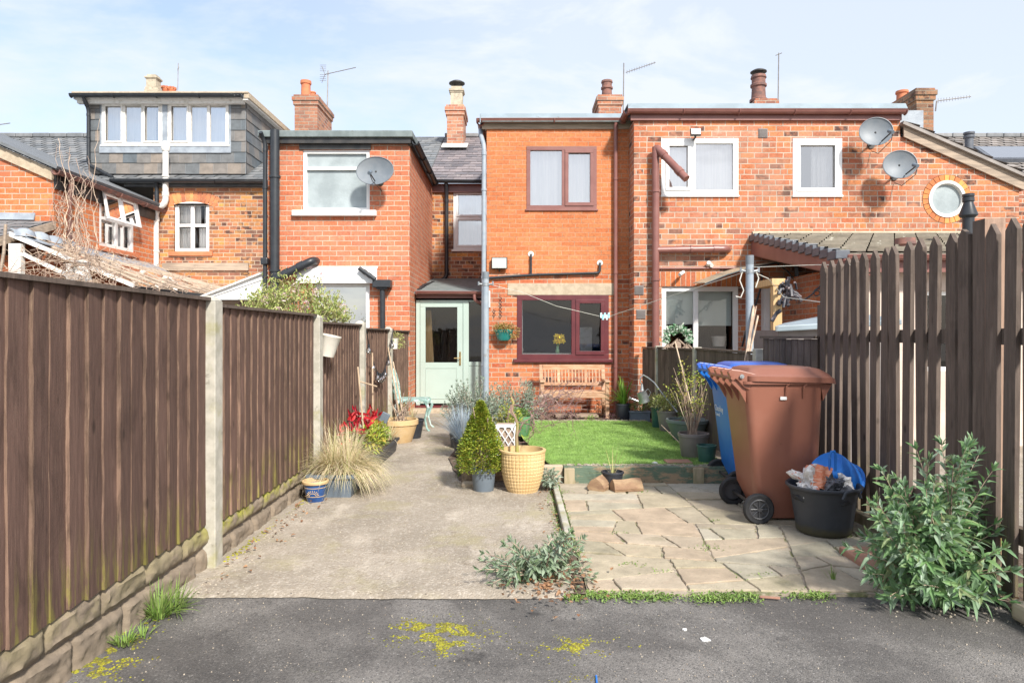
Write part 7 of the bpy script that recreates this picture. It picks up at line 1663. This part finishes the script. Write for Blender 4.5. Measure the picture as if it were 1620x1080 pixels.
# ------------------------------------------------------------------ wheelie bins
def wheelie(label, x0, x1, y0, y1, m, lidm, small=1.0):
    """handle and wheels at x0; body x0..x1 at the top, y0 the near side"""
    t = thing('wheelie_bin', label, 'wheelie bin', ((x0+x1)/2, (y0+y1)/2, 0), 'wheelie bins by the picket fence'); H_ = 1.02
    def ring(z, xa, xb, ya, yb, r, n=6):
        pts = []
        for cx_, cy_, a0 in ((xb-r,ya+r,-90),(xb-r,yb-r,0),(xa+r,yb-r,90),(xa+r,ya+r,180)):
            for k in range(n+1): a = R(a0+90*k/n); pts.append((cx_+math.cos(a)*r, cy_+math.sin(a)*r, z))
        return pts
    b = MB(); levels = []
    bx0_ = x0+.09; 
    for z, f in ((.03,0),(.05,.0),(.22,.18),(.30,.26),(.6,.56),(.9,.86),(1.0,.97)):
        xa = (x0+.115)*(1-f)+x0*f+(.065 if z < .21 else 0); xb = (x1-.025)*(1-f)+x1*f; ya = (y0+.055)*(1-f)+y0*f; yb = (y1-.055)*(1-f)+y1*f
        levels.append(ring(z, xa, xb, ya, yb, .055))
    levels.append(ring(1.0, x0-.02, x1+.02, y0-.02, y1+.02, .06)); levels.append(ring(1.02, x0-.02, x1+.02, y0-.02, y1+.02, .06))
    q = len(levels[0]); vs = [p for l in levels for p in l]; b.add(vs, [(i*q+k, i*q+(k+1)%q, (i+1)*q+(k+1)%q, (i+1)*q+k) for i in range(len(levels)-1) for k in range(q)]+[tuple(range(q))[::-1]])
    body = b.build('body', m, t, smooth=True)
    # small lifting ribs under the rim, shoulder
    b = MB()
    for k in range(2): xx = x0+.30+k*.125; b.tube([(xx+.01,y0-.022,1.0),(xx-.005,y0-.012,.985),(xx-.005,y0+.003,.90)], .006, 5); b.build('rib', m, body); b = MB()
    b.add([(x1-.005,y0+.02,.88),(x1+.06,y0+.02,1.0),(x1+.06,y1-.02,1.0),(x1-.005,y1-.02,.88),(x1-.02,y0+.02,1.0),(x1-.02,y1-.02,1.0)], [(0,3,2,1),(0,1,4),(3,5,2)]); b.build('lip', m, body)
    for k in range(4):
        b = MB(); y = y0+.04+k*(y1-y0-.08)/3; b.prism([(x0+.02,.86),(x0+.02,1.0),(x0-.10,1.06),(x0-.10,1.02),(x0-.03,.95)], y-.012, y+.012); b.build('handle_strut', m, body, bevel=.003)
    b = MB().tube([(x0-.085,y0-.01,1.045),(x0-.085,y1+.01,1.045)], .016, 12); b.build('handle', m, t, smooth=True)
    # hinge arms
    b = MB()
    for k in range(4):
        b = MB(); y = y0+.03+k*(y1-y0-.06)/3
        pts = [(x0-.115,1.085),(x0-.09,1.105),(x0-.03,1.10),(x0+.09,1.07),(x0+.09,1.03),(x0+.04,.955),(x0-.0,.975),(x0-.05,1.03),(x0-.10,1.05)]; b.prism(pts, y-.022, y+.022); b.build('hinge', lidm, t, bevel=.006)
    b = MB().tube([(x0-.02,y0-.008,1.055),(x0-.02,y0+.0,1.055)], .016, 12); b.tube([(x0-.02,y0-.014,1.055),(x0-.02,y0-.006,1.055)], .008, 8); b.build('hinge_pin', M['galv'], t)
    # lid: skirt, dished top
    b = MB(); L = [ring(1.022, x0+.02, x1+.085, y0-.035, y1+.035, .06), ring(1.058, x0+.02, x1+.078, y0-.035, y1+.035, .06), ring(1.064, x0+.03, x1+.065, y0-.022, y1+.022, .055), ring(1.072, x0+.04, x1+.05, y0+.02, y1-.02, .05), ring(1.105, x0+.06, x1+.00, y0+.06, y1-.06, .05), ring(1.118, x0+.10, x1-.05, y0+.11, y1-.11, .05)]
    for l in L[:3]:
        for i, p in enumerate(l):
            if p[0] > x1-.05: l[i] = (p[0], p[1], p[2]-.022*(p[0]-x1+.05)/.13)
    q = len(L[0]); b.add([p for l in L for p in l], [(i*q+k, i*q+(k+1)%q, (i+1)*q+(k+1)%q, (i+1)*q+k) for i in range(len(L)-1) for k in range(q)]+[tuple(range((len(L)-1)*q, len(L)*q))])
    b.build('lid', lidm, t, smooth=True)
    for y, sg in ((y0+.01, -1), (y1-.01, 1)):
        c = Vector((x0+.095, y, .112)); w_ = MB(); Mx = Matrix.Rotation(R(90*1), 3, 'X')
        ya, yb = (y-.045, y+.005) if sg < 0 else (y-.005, y+.045)
        prof = [(.072,ya+.004),(.098,ya),(.108,ya+.008),(.112,(ya+yb)/2),(.108,yb-.008),(.098,yb),(.072,yb-.004)]
        n = 32; vs = [(c.x+math.cos(2*math.pi*k/n)*r, yy, c.z+math.sin(2*math.pi*k/n)*r) for r, yy in prof for k in range(n)]; w_.add(vs, [(i*n+k, (i+1)*n+k, (i+1)*n+(k+1)%n, i*n+(k+1)%n) for i in range(len(prof)-1) for k in range(n)])
        wheel = w_.build('wheel', M['rubber'], t, smooth=True)
        h_ = MB(); yf = ya+.012 if sg < 0 else yb-.012; h_.tube([(c.x,yf,c.z),(c.x,yf+.015*(-sg),c.z)], .068, 28); yo = yf+sg*.006
        for k in range(8): a = k*math.pi/4; h_.tube([(c.x+math.cos(a)*.014,yo,c.z+math.sin(a)*.014),(c.x+math.cos(a)*.062,yo,c.z+math.sin(a)*.062)], .006, 6)
        h_.tube([(c.x,yf,c.z),(c.x,yf+sg*.018,c.z)], .014, 12); h_.tube([(c.x+math.cos(a)*.067, yo, c.z+math.sin(a)*.067) for a in [2*math.pi*k/28 for k in range(29)]], .007, 6); h_.build('hub', M['pot_taupe'] if False else M['hub'], wheel, smooth=True)
    b = MB().tube([(x0+.095,y0,.112),(x0+.095,y1,.112)], .012, 8); b.build('axle', M['metal_dark'], t)
    return t, body
bt, bb = wheelie('brown wheelie bin with closed lid standing nearest, beside the black tub', 1.64, 2.215, 4.97, 5.53, M['bin_brown'], M['bin_brown'])
b = MB(); xx = wx(1238,4.98); b.box(xx-.02, xx+.025, 4.966, 4.972, wz(632,4.98), wz(627,4.98)); b.build('sticker', M['white'], bb)
b2, bb2 = wheelie('blue wheelie bin with blue lid standing behind the brown one', 1.76, 2.30, 5.80, 6.34, M['bin_blue'], M['bin_lid_blue'])
def text(body, name, parent, loc, rot, size, m):
    cu = bpy.data.curves.new('text', 'FONT'); cu.body = body; cu.size = size; cu.extrude = .0006; o = bpy.data.objects.new('text', cu); COL.objects.link(o); bpy.context.view_layer.update()
    me = bpy.data.meshes.new_from_object(o.evaluated_get(bpy.context.evaluated_depsgraph_get())); bpy.data.objects.remove(o)
    me.transform(Matrix.Translation(loc) @ rot); q = bpy.data.objects.new(name, me); me.materials.clear(); me.materials.append(m); COL.objects.link(q); q.parent = parent; return q
RX = Matrix.Rotation(R(90), 4, 'X'); RZ = Matrix.Rotation(R(0), 4, 'Z')
MT = Matrix(((0,.1,-1,0),(-1,0,0,0),(0,1,.1,0),(0,0,0,1))); MT = Matrix(((0,-.13,-1,0),(-1,0,0,0),(0,1,0,0),(0,0,0,1)))
text('Chorley', 'lettering', bb2, Vector((1.800,6.26,.68)), MT, .075, M['white'])
text('Council', 'lettering', bb2, Vector((1.806,6.26,.635)), MT, .042, M['white'])

# ------------------------------------------------------------------ tub of rubbish
x, Y = wx(1303,4.74), 4.74
t = thing('rubber_tub', 'black rubber tub with rope handles standing in front of the brown bin', 'tub', (x,Y,.018))
b = MB().lathe((x,Y,.018), [(0,.004),(.168,0),(.178,.01),(.186,.08),(.215,.27),(.232,.30),(.244,.305),(.246,.318),(.238,.324),(.224,.318),(.21,.27),(.17,.03)], 44)
b.build('tub', M['tub'], t, smooth=True)
b = MB()
for a0 in (-70, 110):
    pts = []
    for k in range(9): a = R(a0-17+34*k/8); z = .335+.018*math.sin(math.pi*k/8) if 0 < k < 8 else .30; pts.append((x+math.cos(a)*.252, Y+math.sin(a)*.252, z+.018-.03)); 
    b = MB(); b.tube(pts, .011, 7); b.build('handle', M['tub'], t, smooth=True)
# algae stain round the foot
m_, n_, b_ = M['tub'], M['tub'].node_tree, M['tub'].node_tree.nodes['Principled BSDF']
sp = n_.nodes.new('ShaderNodeSeparateXYZ'); P__ = pos(n_); n_.links.new(P__, sp.inputs[0]); old = b_.inputs['Base Color'].links[0].from_socket
f_ = mth(n_, 'MULTIPLY', mapr(n_, mth(n_, 'ADD', sp.outputs[2], mth(n_, 'MULTIPLY', noisef(n_, P__, 9, 5), .09)), .135, .085), .75); n_.links.new(mixc(n_, f_, old, (.085,.075,.035)), b_.inputs['Base Color'])
# blue flexible tub tipped on top
c = Vector((x+.055, Y+.07, .33)); Mx = Matrix.Rotation(R(58),3,'Y') @ Matrix.Rotation(R(-14),3,'X')
t2 = thing('blue_tub', 'blue rubber tub lying on its side on top of the rubbish', 'tub', tuple(c))
b = MB().lathe(c, [(0,-.03),(.10,-.025),(.115,0),(.155,.14),(.168,.145),(.168,.155),(.158,.157),(.10,.0),(0,-.02)], 36, sx=1.05, sy=.95, M=Matrix.Rotation(R(38),3,'Y') @ Matrix.Rotation(R(24),3,'X') @ Matrix.Rotation(R(180),3,'Y') )
b.v = [(c.x-(v[0]-c.x)*1.15, v[1], c.z+(v[2]-c.z)*1.25+.095) for v in b.v]; b.f = [f[::-1] for f in b.f]; b.build('tub', M['tub_blue'], t2, smooth=True)
top_ = W(1317,714,4.66); b = MB().tube([top_+Vector((-.02,0,-.13)), top_+Vector((-.018,0,-.02)), top_+Vector((-.008,0,.0)), top_+Vector((.012,0,.002)), top_+Vector((.022,0,-.02)), top_+Vector((.02,0,-.13))], .009, 8); b.build('handle', M['tub_blue'], t2, smooth=True)
def crumple(name, label, c, dims, m, seed, amp=.35, cat='rubbish', sub=4):
    import bmesh
    bm = bmesh.new(); bmesh.ops.create_icosphere(bm, subdivisions=sub, radius=1)
    for v in bm.verts:
        p = v.co.copy(); q = mnoise.noise(p*1.6+Vector((seed,0,0)))*amp+abs(mnoise.noise(p*3.7+Vector((0,seed,0))))*amp*.8+abs(mnoise.noise(p*8+Vector((0,seed,3))))*amp*.35
        p = p*(1-amp*.4+q); v.co = Vector((p.x*dims[0], p.y*dims[1], p.z*dims[2]))+Vector(c)
    me = bpy.data.meshes.new(name); bm.to_mesh(me); bm.free(); me.materials.append(m); o = bpy.data.objects.new(name, me); COL.objects.link(o); return tag(o, label, cat)
crumple('plastic_sack', 'crumpled white sack with orange print sticking up at the left of the black tub', (x-.115,Y-.04,.365), (.11,.10,.10), M['bag_white'], 3, .75)
o = crumple('plastic_wrapper', 'grey crumpled bags in the middle of the black tub', (x+.02,Y-.08,.345), (.12,.09,.075), M['bag_black'], 9, .8)
b = MB(); rnd = random.Random(8)
P0 = Vector((x-.15,Y-.14,.345)); nn_ = 9; vs = []; fs = []
for j in range(nn_):
    for i in range(nn_):
        u, v = i/(nn_-1), j/(nn_-1); vs.append(P0+Vector((.10*u+.07*v, .015*math.sin(u*7+v*3)-.0+v*.05, .015+.13*v-.03*u+.014*mnoise.noise(Vector((u*3,v*3,1))))))
for j in range(nn_-1):
    for i in range(nn_-1): a = j*nn_+i; fs.append((a,a+1,a+nn_+1,a+nn_))
b.add(vs, fs); tag(b.build('printed_bag', M['bag_red'], smooth=True), 'folded bag with orange stripes in the front left of the black tub', 'rubbish')
crumple('plastic_sack', 'small white bag at the right inside the black tub', (x+.10,Y-.09,.345), (.05,.05,.07), M['bag_white'], 13, .7, sub=3)
crumple('rubbish_fill', 'dark rubbish filling the black tub', (x,Y,.27), (.20,.20,.09), M['rubber'], 5, .3, sub=3)

# ------------------------------------------------------------------ big bush at the right and the weed bush by the kerb
rnd = random.Random(101)
def bush(name, label, base, T, m, L_, W_, pair, seed, extra=0, dims=None, bend=.07):
    rnd = random.Random(seed); t = thing(name, label, 'bush', (base[0],base[1],0)); f_, s = MB(), MB(); lance_plant(f_, s, base, T, rnd, L_, W_, pair, .18, bend); f_.build('foliage', m, t); s.build('stems', M['twig_pale'], t); return t
base = (wx(1480,3.62), 3.62, .0); T = []
for k in range(150):
    u = rnd.random(); v = rnd.random()
    px = rnd.uniform(1375, 1600); lo_ = 705+max(0,1530-px)*.62+max(0,px-1540)*2.6
    py = lo_+(955-lo_)*rnd.random()**1.0
    if lo_ > 950: continue
    T.append(W(px, py, 3.62+rnd.uniform(-.42,.32)))
for (px, py) in ((1535,700),(1490,705),(1450,712),(1395,745),(1385,765),(1370,850),(1345,865),(1380,800),(1560,790),(1570,745),(1600,960),(1610,945),(1590,975),(1560,950),(1400,940),(1430,960),(1500,975),(1465,950),(1385,925),(1520,760),(1420,760),(1548,720),(1508,735),(1470,730)): T.append(W(px, py, 3.55+rnd.uniform(-.25,.12)))
T = [Vector((p.x, p.y, max(p.z, .04))) for p in T]
T = [p for i_, p in enumerate(T) if i_ % 7]
bush('buddleia_bush', 'big leafy grey green bush growing at the foot of the picket fence', base, T, M['l_budd'], .105, .030, .038, 102)
base = (wx(850,3.85), 3.85, .0); T = []
for (px, py) in ((757,905),(770,880),(800,862),(775,925),(790,930),(815,855),(835,905),(850,870),(868,850),(885,845),(905,845),(925,850),(875,870),(900,862),(845,890),(865,905),(810,900),(825,925),(850,935),(880,920),(905,935),(925,925),(895,900),(780,905),(800,920),(838,875),(858,930),(790,890),(820,880),(935,935),(915,870),(872,890)):
    for q in range(2): p = W(px+rnd.uniform(-6,6), py+rnd.uniform(-6,6), 3.85+rnd.uniform(-.28,.25)); T.append(Vector((p.x, p.y, max(p.z, .03))))
bush('buddleia_seedling', 'low sprawling grey green weed bush at the front corner of the crazy paving', base, T, leafmat('pale_buddleia_leaf', [(.17,.25,.13),(.26,.34,.22),(.34,.41,.31),(.14,.22,.09)]), .072, .020, .032, 104, bend=.04)
# red slab under the bush
b = MB(); b.box(wx(1362,4.0), wx(1420,4.0), 3.66, 4.28, .005, .055); tag(b.build('pink_slab', M['red_slab'], bevel=.012), 'thick pinkish sandstone slab beside the bush', 'slab')

# ------------------------------------------------------------------ weeds, moss, litter
def scatter(name, label, cat, m, pts, fn, kind='stuff'):
    b = MB()
    for p in pts: fn(b, p)
    return tag(b.build(name, m), label, cat, kind=kind)
rnd = random.Random(111)
pts = []
for k in range(1500): x = rnd.uniform(.25,2.5); y = 3.60+rnd.gauss(0,.035)+.03*math.sin(x*5); d = mnoise.noise(Vector((x*2.5,1,1))); 
for k in range(7000):
    x = rnd.uniform(.25,2.55); 
    if mnoise.noise(Vector((x*3.1,1.5,1)))*1.2+.5*mnoise.noise(Vector((x*11,1.5,1)))-.02 < rnd.random()*.7: continue
    pts.append(Vector((x, 3.60+rnd.gauss(0,.04)+.02*math.sin(x*5), .0)))
scatter('edge_weeds', 'low green weeds growing along the join of paving and asphalt', 'weeds', M['l_grass'], pts, lambda b, p: b.leaf(p, Vector((rnd.gauss(0,1),rnd.gauss(0,1),rnd.uniform(.1,1.0))), Vector((0,0,1)), rnd.uniform(.010,.028), .009, .1))
def joints():
    out = []
    for (px, py, n, r) in ((1120,870,80,.05),(1195,912,60,.06),(1090,785,50,.04),(985,845,40,.04),(1200,760,40,.04),(1130,825,30,.03),(900,870,60,.05),(885,812,60,.05),(890,780,70,.06),(1015,780,30,.03),(950,772,20,.03),(1045,905,40,.05),(1350,830,160,.09),(1340,850,120,.08),(1005,895,60,.05),(1100,760,30,.05)):
        Y = CH*F/(py-VY); 
        for k in range(n): out.append(Vector((wx(px,Y)+rnd.gauss(0,r), Y+rnd.gauss(0,r*.6), .008)))
    for k in range(420): out.append(Vector((.385+rnd.gauss(0,.014), rnd.uniform(4.2,6.28), .01))); out.append(Vector((.30+rnd.gauss(0,.02), rnd.uniform(4.6,6.2), .015)))
    return out
scatter('joint_moss', 'small green moss and weeds in the paving joints', 'moss', M['l_grass'], joints(), lambda b, p: b.leaf(p, Vector((rnd.gauss(0,1),rnd.gauss(0,1),rnd.uniform(.1,.9))), Vector((0,0,1)), rnd.uniform(.008,.024), .008, .1))
# moss on asphalt: soft cushions
pts = []
def patch(px, py, sx, sy, n):
    Y = CH*F/(py-VY); x0_ = wx(px, Y)
    for k in range(n):
        x, y = x0_+rnd.gauss(0,sx), Y+rnd.gauss(0,sy)
        if mnoise.noise(Vector((x*14,y*14,2)))+.5*mnoise.noise(Vector((x*40,y*40,2))) < -.04+rnd.random()*.2: continue
        pts.append((x, y, rnd.uniform(.002,.006)))
patch(700,995,.10,.07,3200); patch(690,1015,.08,.05,1600); patch(905,1018,.09,.05,1500); patch(130,1060,.10,.10,1500); patch(170,1035,.05,.14,1900); patch(235,975,.03,.16,1300); patch(60,1078,.07,.06,300); patch(660,985,.05,.05,200); patch(900,1070,.05,.02,80)
def cushion(b, p):
    x, y, s = p; b.lathe((x,y,bumpz(x,y)-.010), [(s*1.2,0),(s*1.0,s*.5),(s*.5,s*.8),(0,s*.9)], 6)
scatter('asphalt_moss', 'yellow green moss patches on the asphalt', 'moss', M['moss'], pts, cushion)
pts = [(-1.74+rnd.uniform(0,.05), rnd.uniform(4.1,9.6), rnd.uniform(.004,.01)) for k in range(700)]
scatter('fence_foot_moss', 'moss and dirt along the foot of the left fence', 'moss', M['moss'], pts, lambda b, p: b.lathe((p[0]+abs(rnd.gauss(0,.02)),p[1],.012), [(p[2],0),(p[2]*.7,p[2]*.6),(0,p[2]*.8)], 5))
# grass tufts by the left fence
for (px, py, n, L_, lab) in ((215,975,110,.17,'bright grass tuft growing against the stone faced fence board'),(152,1018,60,.07,'small pale weed rosette below the bright grass tuft'),(1352,893,0,0,'')):
    if not n: continue
    Y = CH*F/(py-VY); x = max(wx(px, Y), -1.71); t = thing('grass_tuft', lab, 'grass', (x,Y,0)); b = MB(); tuft(b, (x,Y,0), n, L_, .007, .9, .9, rnd, .05); tuft(b, (x+.04,Y+.08,0), n//2, L_, .006, 1.4, .7, rnd, .05); b.build('blades', M['l_grass'], t)
Y = CH*F/(920-VY); x = wx(1318,Y); t = thing('grass_tuft', 'tiny bright grass tuft at the front edge of the crazy paving', 'grass', (x,Y,0)); b = MB(); tuft(b, (x,Y,0), 16, .09, .006, .3, .3, rnd, .012); b.build('blades', M['l_grass'], t)
# dead leaves and debris
pts = []
for k in range(260): pts.append(Vector((wx(875,3.9)+rnd.gauss(0,.11), 3.85+rnd.gauss(0,.22), .02)))
for k in range(80): pts.append(Vector((rnd.uniform(.20,.36), rnd.uniform(3.7,6.2), .02)))
for k in range(60): y = rnd.uniform(3.7,5.8); pts.append(Vector((-1.70+abs(rnd.gauss(0,.10)), y, .02)))
for k in range(150): pts.append(Vector((rnd.uniform(-.4,1.9), 10.6+rnd.uniform(.05,1.1), .06)))
for k in range(80): y = rnd.uniform(3.0,6); pts.append(Vector((2.48+rnd.gauss(.08,.1), y, .03)))
scatter('dead_leaves', 'scattered brown dead leaves and debris', 'leaves', M['dead'], pts, lambda b, p: b.leaf(p+Vector((0,0,rnd.uniform(0,.02))), Vector((rnd.gauss(0,1),rnd.gauss(0,1),rnd.gauss(0,.25))), Vector((rnd.gauss(0,.3),rnd.gauss(0,.3),1)), rnd.uniform(.02,.045), rnd.uniform(.012,.026), rnd.uniform(-.1,.2)))
# loose grit on path and asphalt
pts = [(rnd.uniform(-1.7,2.5), rnd.uniform(2.2,3.58), rnd.uniform(.0012,.003)) for k in range(900)]+[(rnd.uniform(-1.7,.25), rnd.uniform(3.6,6.5), rnd.uniform(.002,.005)) for k in range(500)]+[(rnd.gauss(2.35,.2), 3.45+rnd.gauss(0,.1), rnd.uniform(.002,.007)) for k in range(160)]+[(-1.68+abs(rnd.gauss(0,.06)), rnd.uniform(3.6,6), rnd.uniform(.002,.005)) for k in range(500)]
scatter('grit', 'fine grit and small stones scattered over the ground', 'grit', M['pebble'], pts, lambda b, p: b.lathe((p[0],p[1],(.016 if p[1] > 3.6 else -.006)+bumpz(p[0],p[1])), [(p[2]*1.2,-.002),(p[2],p[2]*.5),(0,p[2])], 5))
def splat(label, px, py, s, seed):
    Y = CH*F/(py-VY); x = wx(px, Y); rnd = random.Random(seed); n = 14; b = MB(); top = [(x+math.cos(2*math.pi*k/n)*s*rnd.uniform(.45,1.1), Y+math.sin(2*math.pi*k/n)*s*rnd.uniform(.5,1.2), bumpz(x,Y)-.003) for k in range(n)]
    b.add(top+[(p[0],p[1],p[2]-.008) for p in top], [tuple(range(n))]+[(i, n+i, n+(i+1)%n, (i+1)%n) for i in range(n)]); tag(b.build('paint_splat', M['litter']), label, 'splat')
splat('larger white splat on the asphalt in front of the paving', 1116, 1009, .024, 3)
splat('smaller white splat left of the larger one on the asphalt', 1083, 993, .013, 5)
b = MB(); Y = CH*F/(887-VY); x = wx(276,Y)+.05; b.leaf(Vector((x-.05,Y+.1,.03)), Vector((1,.5,0)), Vector((0,0,1)), .12, .03, .1); tag(b.build('white_feather', M['litter']), 'small white feather lying near the first concrete fence post', 'feather')
b = MB(); Y = CH*F/(946-VY); x = wx(1218,Y); b.box(-.05,.05,-.008,.008,0,.010,Matrix.Translation((x,Y,.0)) @ Matrix.Rotation(R(-12),4,'Z')); tag(b.build('wood_chip', M['red_slab'], bevel=.003), 'short brown wood sliver on the paving edge', 'wood')
b = MB().tube([(wx(942,2.72),2.66,.0),(wx(945,2.72),2.76,.0)], .004, 6); tag(b.build('plastic_scrap', M['tub_blue']), 'small blue plastic scrap at the bottom edge of the asphalt', 'litter')
# plants in the bed by the back wall
rnd = random.Random(121)
shrub('purple_plant', 'low purple leaved clump under the left end of the bench', 'plant', (wx(905,10.9),10.95), M['l_dark'], (.16,.1,.14), 130, .04, .016, 123, z0=.03)
shrub('heather_clump', 'purple and green clump at the right foot of the bench', 'plant', (wx(965,10.75),10.72), M['l_dark'], (.14,.1,.10), 110, .035, .014, 124, z0=.03)
shrub('fern_clump', 'small bright green grassy clump in front of the bench', 'plant', (wx(935,10.7),10.68), M['l_strap'], (.10,.08,.08), 60, .07, .010, 125, z0=.03)
shrub('dry_clump', 'dry brown clump against the wall behind the bench leg', 'plant', (wx(950,11.3),11.3), M['dead'], (.16,.1,.26), 200, .04, .014, 126, z0=.03)
b = MB(); rnd = random.Random(127)
for k in range(42): p = W(rnd.uniform(838,905),rnd.uniform(650,664),10.6); q = W(rnd.uniform(835,930),rnd.uniform(600,655),10.7+rnd.uniform(-.2,.2)); b.tube([p, p.lerp(q,.5)+Vector((rnd.gauss(0,.05),0,rnd.gauss(.04,.04))), q], .004, 4)
tag(b.build('twiggy_shrub', M['twig_purple']), 'bare purplish twiggy shrub in front of the left half of the bench', 'shrub')

# ------------------------------------------------------------------ put the origin of each single-mesh thing at its base
for o in list(COL.objects):
    if o.type == 'MESH' and o.parent is None and o.get('kind') != 'structure' and len(o.data.vertices):
        co = [v.co for v in o.data.vertices]; lo = Vector((min(c.x for c in co), min(c.y for c in co), min(c.z for c in co))); hi = Vector((max(c.x for c in co), max(c.y for c in co), max(c.z for c in co)))
        c = Vector(((lo.x+hi.x)/2, (lo.y+hi.y)/2, lo.z)); o.data.transform(Matrix.Translation(-c)); o.location = c
        for ch in o.children: ch.matrix_parent_inverse = Matrix.Translation(-c)
